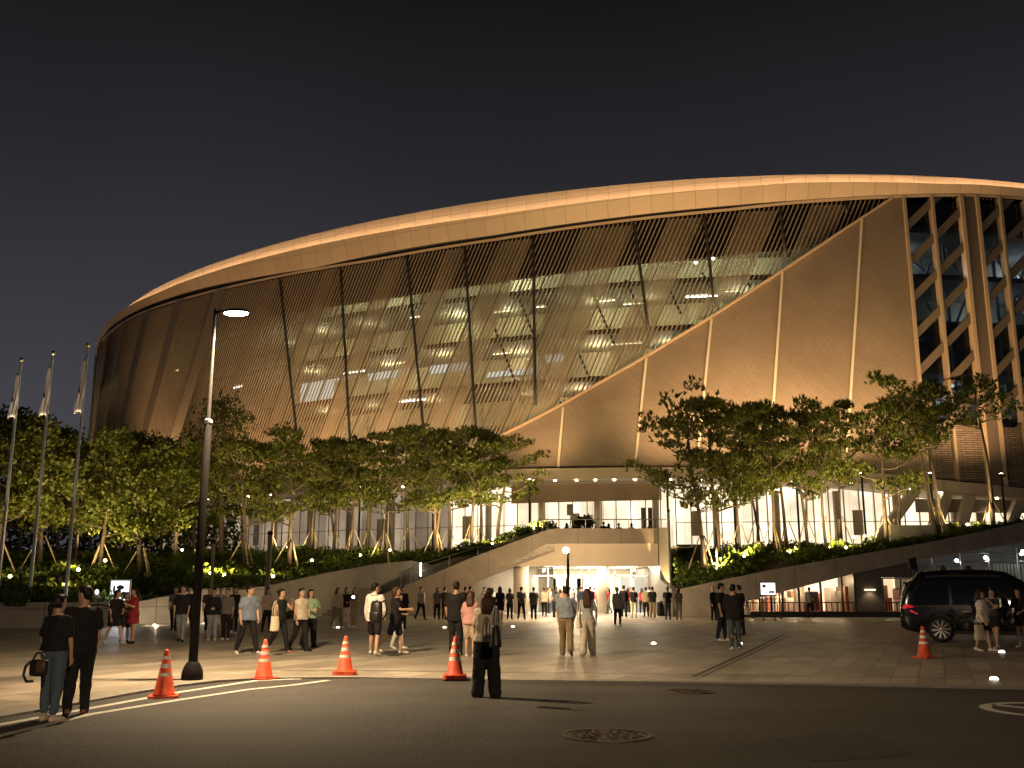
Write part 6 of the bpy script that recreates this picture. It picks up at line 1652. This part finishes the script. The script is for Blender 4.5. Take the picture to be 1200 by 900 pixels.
def build_people():
    flush()
    for p, head, d, c, label, face, group in PEOPLE:
        t = empty('person', p, R(head), label, 'person', group); t.scale = (.95, .95, .945)
        top, bot, sh, hr = c[:4]
        link('body', d['body'], c[4] if len(c) > 4 else M_skin, t)
        link('top', d['top'], cloth(top), t); link('trousers', d['bottom'], cloth(bot), t); link('shoes', d['shoes'], cloth(sh, .6), t); link('hair', d['hair'], cloth(hr, .5), t)
        if face: link('eyes', d['eyes'], M_eye, t); link('lips', d['lips'], M_lip, t)

W1 = ((20, 12), (-16, 22)); W2 = ((-14, 26), (18, 8)); WS = ((12, 8), (-10, 16)); WM = ((-10, 16), (12, 8)); SD = ((2, 3), (-2, 3)); ST2 = ((4, 6), (-3, 2))
HANG = (2, 8, 10, 2); SWF = (20, 8, 34, 4); SWB = (-18, 8, -6, 4); PHONE = (28, 10, 118, 30); BENT = (8, 12, 82, 42); FACEH = (45, 14, 150, 28); HOLDB = (-4, 22, 24, -4)
# ---- the large figures
person(57, 845, 168, spec(h=1.63, fem=True, bottom='crop', hair='pony', legs=ST2, arms=((8, 20, 34, 2), (6, 12, 16, 4)), near=True, hem=.555, topw=1.12, wide=1.12, head=(-14, 0)), (BLACK, JEANS, (.62, .48, .42), HB), 'woman in black tee and cropped blue jeans at the lower left, holding a black bag', z=ROADZ)
person(88, 838, -158, spec(h=1.76, legs=((-12, 14), (12, 4)), arms=(HANG, (2, 8, 12, 4)), near=True, hem=.47, topw=1.08, wide=1.12, head=(48, 4)), (BLACK, BLACK, (.16, .09, .07), HB), 'man all in black stepping beside the woman in cropped jeans, head turned to her', z=ROADZ)
person(570, 817, 180, spec(h=1.66, fem=True, hair='long', long=.83, legs=((1, 2), (-1, 2)), arms=(HANG, (2, 13, 10, 3)), near=True, hem=.52, topw=1.15, wide=1.5, stance=.05), ((.50, .43, .33), BLACK, BLACK, HBR), 'woman in pale printed tee and wide black trousers standing on the road', z=ROADZ)
person(534, 768, 176, spec(h=1.84, legs=ST2, arms=((4, 16, 22, 6), (4, 14, 14, 4)), near=True, hem=.46, topw=1.12, wide=1.05), (BLACK, BLACK, WHITE, HB), 'tall man in black tee and trousers, back turned, left of the printed tee woman')
person(551, 770, 172, spec(h=1.60, fem=True, hair='long', bottom='shorts', legs=SD, arms=((4, 16, 16, 2), HANG), near=False, topw=1.15), (PINK, BEIGE, WHITE, HBR), 'brown haired woman in a peach top half hidden beside the tall black tee man')
person(573, 752, 178, spec(h=1.68, fem=True, hair='long', bottom='shorts', legs=SD), (BLACK, BLACK, BLACK, HB), 'long haired woman in black half hidden behind the shoulder bag woman')
person(664, 768, 176, spec(h=1.74, legs=((16, 6), (-16, 24)), arms=((-8, 10, 4, 4), (10, 14, 30, 10)), near=True, hem=.545, topw=1.06, wide=1.15), ((.24, .28, .34), KHAKI, BROWN, HB), 'man in light blue polo shirt and khaki trousers strolling towards the hall')
person(689, 768, 172, spec(h=1.68, fem=True, hair='long', long=.76, legs=((-14, 18), (16, 6)), arms=((6, 10, 40, 12), (8, 16, 28, 2)), near=True, hem=.535, wide=1.4), ((.36, .38, .36), (.50, .44, .36), WHITE, HBR), 'woman in pale blouse and cream trousers walking beside the light blue polo man')
person(289, 766, 42, spec(h=1.76, legs=((14, 4), (-12, 8)), arms=((10, 9, 28, 6), (-6, 12, 10, 2)), near=True, hem=.49, topw=1.12, stance=.1, head=(28, 12)), (BLUEGREY, BLACK, WHITE, HB), 'man in blue grey tee and black trousers looking down, right of the street lamp', True)
person(327, 765, 62, spec(h=1.67, fem=True, hair='bun', top='vest', legs=((16, 6), (-16, 20)), arms=(FACEH, (0, 14, 10, 2)), near=True, hem=.5), (BLACK, BLACK, (.30, .12, .1), HB), 'woman in sleeveless black top and black trousers with a cream tote bag on her shoulder', True)
person(351, 763, 52, spec(h=1.68, top='vest', legs=((14, 8), (-14, 18)), arms=((12, 9, 60, 30), HANG), near=True, hem=.5, topw=1.1), (CREAM, BLACK, BLACK, HB), 'person in loose cream shirt and black trousers just left of the mint shirt woman', True)
person(362, 759, 34, spec(h=1.64, fem=True, hair='bob', top='long', legs=((10, 6), (-12, 16)), arms=(FACEH, (20, 10, 90, 40)), near=True, hem=.5, topw=1.12, wide=1.2), (MINT, BLACK, BLACK, HB), 'woman in mint green shirt raising a hand to her face', True)
person(438, 768, 158, spec(h=1.80, top='hoodie', bottom='shorts', legs=((18, 8), (-14, 8)), arms=((0, 12, 6, 2), (4, 12, 20, 6)), near=True, hem=.47, topw=1.05, head=(-30, 0), stance=.12), (WHITE, BLACK, WHITE, HB), 'man in white hoodie and black shorts carrying a black backpack')
person(463, 766, 86, spec(h=1.72, fem=True, hair='bob', bottom='shorts', top='tee', legs=((12, 4), (-20, 26)), arms=((30, 12, 95, 38), (34, 12, 88, 30)), near=True, hem=.44, topw=1.12), (BLACK, NAVY, CREAM, HBR), 'woman in black tee and navy shorts clasping her hands, right of the backpack man')
person(467, 760, 74, spec(h=1.52, fem=True, hair='short', legs=((6, 4), (-8, 12)), arms=(BENT, BENT), hem=.48), (BLACK, WHITE, WHITE, HB), 'shorter person with white trousers hidden behind the woman in navy shorts')
person(211, 752, 2, spec(h=1.76, legs=((10, 4), (-10, 18)), arms=(HANG, (4, 12, 8, 2)), near=True, hem=.49, topw=1.12), (BLACK, LJEANS, BLACK, HB), 'man in black tee and pale grey jeans walking forward left of the street lamp', True)
person(203, 739, 6, spec(h=1.72, legs=WS), (GREY, BLACK, BLACK, HB), 'man in grey shirt walking just behind the black tee and grey jeans man', True)
person(219, 740, 4, spec(h=1.73, legs=WM), (BLACK, BLACK, BLACK, HB), 'dark figure on the right shoulder of the black tee and grey jeans man', True)
person(248, 751, 14, spec(h=1.66, fem=True, hair='short', top='long', legs=((12, 4), (-10, 14)), arms=((12, 14, 78, 42), HANG), near=True, hem=.50, topw=1.15), (BLACK, LJEANS, CREAM, HB), 'woman in black sweatshirt and grey jeans just right of the street lamp, arm folded across', True)
person(264, 750, 4, spec(h=1.66, fem=True, hair='bun', top='tee', legs=((8, 4), (-8, 10)), arms=((2, 12, 8, 2), (2, 14, 8, 2)), near=True, hem=.5, topw=1.18), ((.14, .13, .11), BLACK, WHITE, HB), 'woman in dark olive grey tee and black trousers, right of the black sweatshirt woman', True)
person(243, 742, 10, spec(h=1.72, legs=WS), (DGREY, BLACK, WHITE, HB), 'man in dark grey behind the black sweatshirt woman', True)
person(256, 740, 0, spec(h=1.70, legs=WM), (LGREY, JEANS, WHITE, HB), 'man in light grey glimpsed between the sweatshirt woman and the olive tee woman', True)
person(273, 742, 8, spec(h=1.72, fem=True, hair='bob', legs=WS), (BLACK, BLACK, WHITE, HB), 'woman in black behind the left shoulder of the blue grey tee man', True)
person(312, 741, 26, spec(h=1.68, fem=True, hair='long', top='long', legs=((10, 4), (-14, 12)), arms=((20, 10, 84, 30), (4, 12, 14, 4)), hem=.5, topw=1.1), ((.44, .30, .26), BLACK, BLACK, HB), 'long haired woman in pink cardigan looking at her phone behind the blue grey tee man', True)
person(133, 755, 52, spec(h=1.66, fem=True, hair='bob', bottom='shorts', legs=((24, 6), (-22, 8)), arms=((16, 10, 70, 30), HANG), near=True, hem=.5, topw=1.1, head=(20, 8), shorts=.28), (BLACK, BLACK, CREAM, HB), 'woman in black top and shorts stepping wide before the bright poster case', True)
person(154, 754, -40, spec(h=1.68, fem=True, hair='long', top='dress', bottom='under', legs=((4, 4), (-4, 4)), arms=(PHONE, PHONE), near=True, head=(0, 14)), (RED, BLACK, BLACK, HB), 'woman in red dress looking at her phone before the bright poster case', True)
person(145, 752, 20, spec(h=1.55, fem=True, hair='bob', legs=WS, arms=(BENT, HANG), bottom='shorts'), (BROWN, BROWN, BLACK, HB), 'shorter person in brown between the black shorts woman and the red dress woman', True)
person(395, 736, 40, spec(h=1.68, fem=True, hair='long', top='tee', legs=((14, 6), (-10, 14)), arms=((8, 10, 40, 20), (-10, 20, -10, 0)), wide=1.25), (BEIGE, OLIVE, WHITE, HB), 'woman in beige top and olive trousers leftmost of the three before the garden steps', True)
person(405, 735, 20, spec(h=1.70, fem=True, hair='bob', top='vest', legs=WS, arms=(BENT, HANG)), (BLACK, (.52, .40, .36), WHITE, HB), 'woman in black vest and pale pink trousers, middle of the three before the garden steps', True)
pf = person(415, 735, -10, spec(h=1.70, fem=True, hair='short', legs=WS, arms=(PHONE, HANG), wide=1.2), ((.25, .2, .14), (.28, .22, .15), WHITE, HB), 'person in tan clothes holding up a glowing phone before the garden steps', True)
person(471, 737, 10, spec(h=1.74, legs=WS, top='long'), (BLACK, BLACK, BLACK, HB), 'man in black behind the right shoulder of the navy shorts woman', True)
person(493, 726, 40, spec(h=1.74, legs=((18, 8), (-16, 20)), arms=(HANG, BENT)), (LGREY, BLACK, BLACK, HB), 'man in grey shirt and black trousers striding under the stair parapet', True)
person(512, 726, 10, spec(h=1.68, fem=True, hair='bob', legs=WS), (GREY, BLACK, BLACK, HB), 'woman in grey tee by the stair wall, left of the tall black tee man', True)
person(521, 726, 150, spec(h=1.70, legs=SD), (BROWN, BLACK, BLACK, HB), 'brown clad figure by the stair wall beside the tall black tee man')
person(545, 727, 170, spec(h=1.72, legs=SD), (BLACK, BLACK, BLACK, HB), 'man in black in the shade of the stair, right of the tall black tee man')
person(551, 726, 176, spec(h=1.76, legs=SD), (DGREY, BLACK, BLACK, HB), 'man in dark grey standing beside the hall entrance under the stair foot')
# ---- right-hand groups
person(847, 751, 60, spec(h=1.82, legs=((6, 6), (-6, 6)), arms=((6, 10, 16, 4), (2, 12, 8, 4)), near=True, hem=.47, topw=1.1, head=(30, 8)), (BLACK, NAVY, WHITE, HB), 'man in black tee and navy trousers at the left of the dark huddled group', True)
person(862, 761, 172, spec(h=1.78, top='jacket', legs=((-4, 6), (8, 4)), arms=(BENT, HANG), near=True, hem=.46, topw=1.08, head=(-30, 0)), (BLACK, (.06, .075, .09), WHITE, HB), 'person in black jacket and dark jeans, front of the dark huddled group')
person(868, 744, -150, spec(h=1.78, legs=ST2, arms=(HANG, HANG), hem=.46), (BLACK, BLACK, BLACK, HB), 'person in black with a pale strap, rear right of the dark huddled group', True)
person(837, 727, 30, spec(h=1.72, top='long', legs=SD), (BLACK, BLACK, BLACK, HBL), 'blond person in black behind the dark huddled group', True)
person(950, 724, 176, spec(h=1.70, legs=WS), ((.24, .24, .22), BLACK, BLACK, HB), 'person in grey shirt alone in front of the lit shop windows')
person(783, 726, 178, spec(h=1.72, legs=SD), (BLACK, DGREY, BLACK, HB), 'person in black top and grey trousers beside the litter bin at the pier')
person(796, 726, 176, spec(h=1.66, fem=True, hair='bob', legs=SD), (GREY, LGREY, BLACK, HB), 'woman in grey clothes right of the pier, before the dark garden wall')
person(1155, 763, 52, spec(h=1.63, fem=True, hair='long', bottom='shorts', legs=((10, 4), (-12, 6)), arms=((26, 10, 120, 20), (4, 12, 18, 4)), near=True, hem=.47, topw=1.3, shorts=.28), (WHITE, BLACK, WHITE, HB), 'long haired woman in oversized white tee and black shorts beside the van', True)
person(1169, 760, -62, spec(h=1.66, fem=True, hair='bob', bottom='skirt', legs=((12, 4), (-10, 6)), arms=(FACEH, HANG), near=True, hem=.5), ((.045, .05, .055), BLACK, WHITE, HB), 'woman in charcoal tee and dark skirt facing the white tee woman, hand at her mouth', True)
person(1199, 759, -50, spec(h=1.66, fem=True, hair='long', bottom='skirt', legs=ST2, arms=((20, 10, 70, 10), (20, 10, 60, 0)), near=True), (BLACK, BLACK, WHITE, HB), 'person in black clothes cut by the right border in front of the van', True)
# ---- the crowd before the hall
F = lambda **k: spec(**k)
person(586, 731, 176, F(h=1.74, fem=True, hair='long', top='dress', bottom='under', legs=WS), (BLACK, BLACK, BLACK, HB), 'long haired woman in short black dress, first left in the crowd before the hall')
person(597.5, 726, 178, F(h=1.66, fem=True, hair='bob', legs=WM, arms=(BENT, BENT)), (DGREY, BLACK, BROWN, HB), 'woman in dark grey top just left of the left round column')
person(611, 726, 180, F(h=1.72, legs=SD, stance=.08), ((.06, .07, .07), BLACK, WHITE, HB), 'man in black and grey tee before the left round column')
person(625.5, 726, 178, F(h=1.70, legs=SD, topw=1.12, hem=.46), ((.05, .055, .04), BLACK, WHITE, HB), 'person in long dark olive tee right of the left round column')
person(638, 722, 174, F(h=1.70, legs=WS, topw=1.1), (CREAM, BLACK, BLACK, HB), 'person in cream shirt and black trousers in the crowd before the hall')
person(634, 717, 186, F(h=1.68, fem=True, hair='bob', legs=WM), (BEIGE, KHAKI, WHITE, HBR), 'woman in beige top behind the cream shirt person')
person(651.5, 723.5, 182, F(h=1.76, fem=True, hair='long', legs=SD, wide=1.15), ((.06, .07, .07), BLACK, BLACK, HB), 'tall person in dark teal top left of the globe lamp post')
person(656.5, 722, 170, F(h=1.60, fem=True, hair='bob', legs=WS), (PINK, BLACK, WHITE, HBR), 'woman in pink top right at the globe lamp post')
person(661, 718, 180, F(h=1.78, legs=SD), (BROWN, BLACK, BLACK, HB), 'man in brown hidden behind the globe lamp post')
person(672, 716, 180, F(h=1.60, legs=SD), (BLACK, GREY, BLACK, HB), 'small dark figure between the globe lamp and the strolling couple')
person(681, 719, 180, F(h=1.74, legs=SD, top='long'), (NAVY, BLACK, BLACK, HB), 'man in navy seen between the heads of the strolling couple')
person(692, 720, 176, F(h=1.76, legs=SD, top='long'), (BLACK, BLACK, BLACK, HB), 'man in black right behind the long brown hair of the strolling woman')
person(697.5, 716, 184, F(h=1.66, legs=SD), (RED, WHITE, WHITE, HB), 'person in red top and white trousers before the right round column')
person(706, 715, 182, F(h=1.70, legs=WS, fem=True, hair='bob'), ((.06, .035, .03), KHAKI, BLACK, HB), 'woman in dark maroon before the right round column')
person(711.5, 719, 180, F(h=1.68, legs=SD, fem=True, hair='bob', bottom='shorts'), (BLACK, PINK, BLACK, HB), 'woman in black top and pink shorts right of the right round column')
person(717, 714, 176, F(h=1.72, legs=SD), (BEIGE, BLACK, WHITE, HB), 'man in beige far back right of the pink shorts woman')
person(724, 733, 4, F(h=1.70, fem=True, hair='short', top='jacket', legs=((8, 4), (-4, 8)), topw=1.1, hem=.44), ((.26, .255, .23), BLACK, WHITE, HB), 'woman in open grey jacket and black trousers walking out of the hall', True)
person(731.5, 724, 180, F(h=1.80, top='long', legs=SD, wide=1.1), (BLACK, BLACK, WHITE, HB), 'tall person in black shirt and black trousers behind the grey jacket woman')
person(743, 724, 178, F(h=1.72, legs=ST2, wide=1.1), (BLACK, (.50, .46, .36), BLACK, HB), 'person in black tee and off white trousers towards the pier')
person(748, 716, 176, F(h=1.76, fem=True, hair='bob', legs=SD), (DGREY, TEAL, BLACK, HB), 'tall woman in dark grey far back, right of the off white trousers person')
person(757.5, 722.5, 182, F(h=1.70, legs=SD, topw=1.1), (BEIGE, BLACK, BLACK, HB), 'person in beige tee and black trousers second from the pier')
person(765, 723, 180, F(h=1.72, legs=SD, topw=1.1, wide=1.15), (BLACK, KHAKI, BROWN, HB), 'man in black tee and khaki trousers nearest the pier')
rc = random.Random(33)
INS = [(568, 'navy', NAVY, BLACK), (577, 'white', WHITE, BLACK), (603, 'red', RED, BLACK), (618, 'pale blue', LBLUE, NAVY), (643, 'orange brown', (.35, .13, .05), BLACK), (646, 'white', WHITE, JEANS), (668, 'pink', PINK, BLACK), (676, 'light grey', LGREY, BLACK), (702, 'mint', MINT, BLACK), (713, 'red', RED, JEANS), (721, 'white', WHITE, GREY), (736, 'khaki', KHAKI, BLACK), (739, 'dark red', (.2, .03, .03), BLACK), (752, 'red', RED, BLACK), (761, 'white', WHITE, BLACK), (769, 'red', (.36, .05, .04), GREY)]
near_of = {568: 'at the far left inside the hall', 577: 'inside the hall left of the left column', 603: 'inside the hall just left of the left column', 618: 'inside the hall just right of the left column', 643: 'in the hall mouth right of the cream shirt person', 646: 'in the hall mouth left of the globe lamp', 668: 'in the hall mouth right of the globe lamp', 676: 'in the hall mouth behind the strolling couple', 702: 'in the hall mouth at the right column', 713: 'in the hall mouth right of the right column', 721: 'in the hall mouth behind the grey jacket woman', 736: 'in the hall mouth behind the tall black shirt person', 739: 'in the hall mouth behind the black tee people', 752: 'in the hall mouth left of the beige tee person', 761: 'in the hall mouth near the pier', 769: 'in the hall mouth touching the pier'}
protos = [F(h=1.68, legs=SD), F(h=1.64, fem=True, hair='long', legs=WS), F(h=1.72, legs=WM, top='long'), F(h=1.62, fem=True, hair='bob', legs=SD)]
for i, (px, cn, c1, c2) in enumerate(INS):
    person(px, 0, rc.choice((0, 20, 176, 184, 90, -80)), protos[i % 4], (c1, c2, rc.choice((BLACK, WHITE)), HB), 'small figure in %s top %s' % (cn, near_of[px]), Y=61.2+rc.random()*3.4, z=.015)
# ---- people on the upper plaza behind the parapet
for i, (px, c1, wh) in enumerate(((631, GREY, 'leftmost behind the upper stair rail'), (645, BEIGE, 'in beige at the stair head'), (653, LGREY, 'in light grey right of the stair head'), (665, BROWN, 'in brown left of the potted tree'), (676, BLACK, 'in black just left of the potted tree'), (682, LGREY, 'in pale grey at the potted tree'), (709, BLACK, 'in black, left of the close pair'), (715, DGREY, 'in dark grey, right of the close pair'), (727, BLACK, 'in black alone right of the close pair'), (742, LBLUE, 'in pale blue left of the two dark doors'), (765, LGREY, 'in light grey right of the two dark doors'))):
    person(px, 0, (180, 170, 20)[i % 3], protos[(i*3) % 4], (c1, BLACK, BLACK, HB), 'small figure on the upper plaza '+wh, Y=61.9+(i % 3)*.5, z=PZ)
build_people()

# ------------------------------------------------------------------ bags and things people carry
def bag_at(px, py, Y, name, label, cat, rz=0.0):
    p = at_y(px, py, Y); return empty(name, p, rz, label, cat)
M_blk = mat('black leather', (.012, .011, .011), .45, var=.2, vscale=20); M_cream = mat('cream canvas', (.58, .50, .38), .85, bump=.2, bscale=40); M_wl = mat('white leather', (.66, .62, .56), .5)
def tote(px, py, Y, w_, h_, m, label, rz, strap, name='tote_bag'):
    t = bag_at(px, py, Y, name, label, 'bag', rz)
    b = MB(); rows = []
    for i in range(9):
        f = i/8; z = -h_/2+h_*f; rx = w_/2*(1.0-.10*f); ry = .075*(1-.55*f)+.012; rows.append((math.sin(f*3)*.01, 0, z, rx, ry))
    loft(b, rows, 20); b.obj('body', m, t, True)
    s = MB(); 
    for y in (-.03, .03): s.tube([(-w_*.28, y, h_/2-.02), (-w_*.2, y, h_/2+strap*.6), (0, y*.5, h_/2+strap), (w_*.2, y, h_/2+strap*.6), (w_*.28, y, h_/2-.02)], .008, 6)
    s.obj('handles', m, t, True); return t
tote(321.8, 731, 23.95, .26, .34, M_cream, 'cream tote bag hanging at the side of the woman in the sleeveless black top', R(60), .36)
tote(678.2, 729, 23.55, .22, .27, M_wl, 'white handbag at the left side of the strolling woman with long brown hair', R(80), .32, 'handbag')
tote(581, 745.5, 14.68, .20, .30, M_blk, 'black shoulder bag on the right side of the woman in the printed tee', R(75), .27, 'shoulder_bag')
tote(1147.5, 741, 25.3, .30, .36, M_cream, 'large cream tote bag hanging beside the white tee woman at the van', R(18), .2)
tote(875.5, 716, 33.2, .2, .24, M_cream, 'pale bag hanging at the side of the rear person of the dark huddled group', R(20), .3, 'strap_bag')
# black bag with a looped strap, lower left
t = bag_at(46, 781, 12.15, 'camera_bag', 'black bag with brown flap and a looped strap in the hand of the jeans woman', 'bag', R(-10))
b = MB(); loft(b, [(0, 0, -.11, .10, .06), (0, 0, -.08, .115, .075), (0, 0, .05, .115, .075), (0, 0, .08, .10, .06)], 20); b.obj('body', M_blk, t, True)
b = MB(); b.box((.02, -.085, -.06), (.10, -.074, .07)); b.obj('flap', mat('brown leather', (.10, .04, .02), .5), t)
b = MB(); b.tube([(-.10, -.02, .06), (-.16, -.03, .0), (-.17, -.04, -.10), (-.12, -.05, -.17), (-.03, -.05, -.165)], .016, 8); b.tube([(-.09, 0, .07), (-.05, 0, .15), (0, 0, .16), (.06, 0, .12), (.09, 0, .07)], .012, 8); b.obj('strap', M_blk, t, True)
# backpack
t = bag_at(443.5, 717, 23.62, 'backpack', 'black backpack on the back of the man in the white hoodie', 'backpack', R(158))
b = MB(); loft(b, [(0, .10, -.26, .11, .07), (0, .10, -.22, .145, .10), (0, .10, .0, .15, .11), (0, .10, .18, .14, .095), (0, .10, .25, .10, .06)], 20); b.obj('body', M_blk, t, True)
b = MB(); loft(b, [(0, .20, -.2, .10, .03), (0, .21, -.16, .12, .04), (0, .21, -.02, .12, .04), (0, .20, .02, .10, .03)], 16); b.obj('pocket', M_blk, t, True)
b = MB()
for sg in (1, -1): b.tube([(sg*.09, .02, .22), (sg*.10, -.10, .26), (sg*.105, -.19, .14), (sg*.11, -.17, -.06), (sg*.12, .0, -.18)], .02, 6)
b.obj('straps', M_blk, t, True)
# phones
M_ph = emis('phone glow', (.9, .95, 1), 3)
for px, py, Y, lb, em in ((414.2, 699.5, 38.9, 'glowing phone light held up by the person in tan', True), (149, 712, 29.6, 'phone in the hands of the woman in the red dress', False)):
    t = bag_at(px, py, Y, 'phone', lb, 'phone', 0); b = MB(); b.box((-.037, -.004, -.075), (.037, .004, .075)); b.obj('body', M_house, t)
    b = MB()
    if em: b.lathe([(.05, 0), (.045, .01), (.005, .012)], n=12); b.v = [(x, -.02-z, y) for x, y, z in b.v]; b.obj('flash', emis('phone flash', (1, .95, .85), 20), t)
    else: b.box((-.033, .0045, -.068), (.033, .006, .068)); b.obj('screen', M_ph, t)
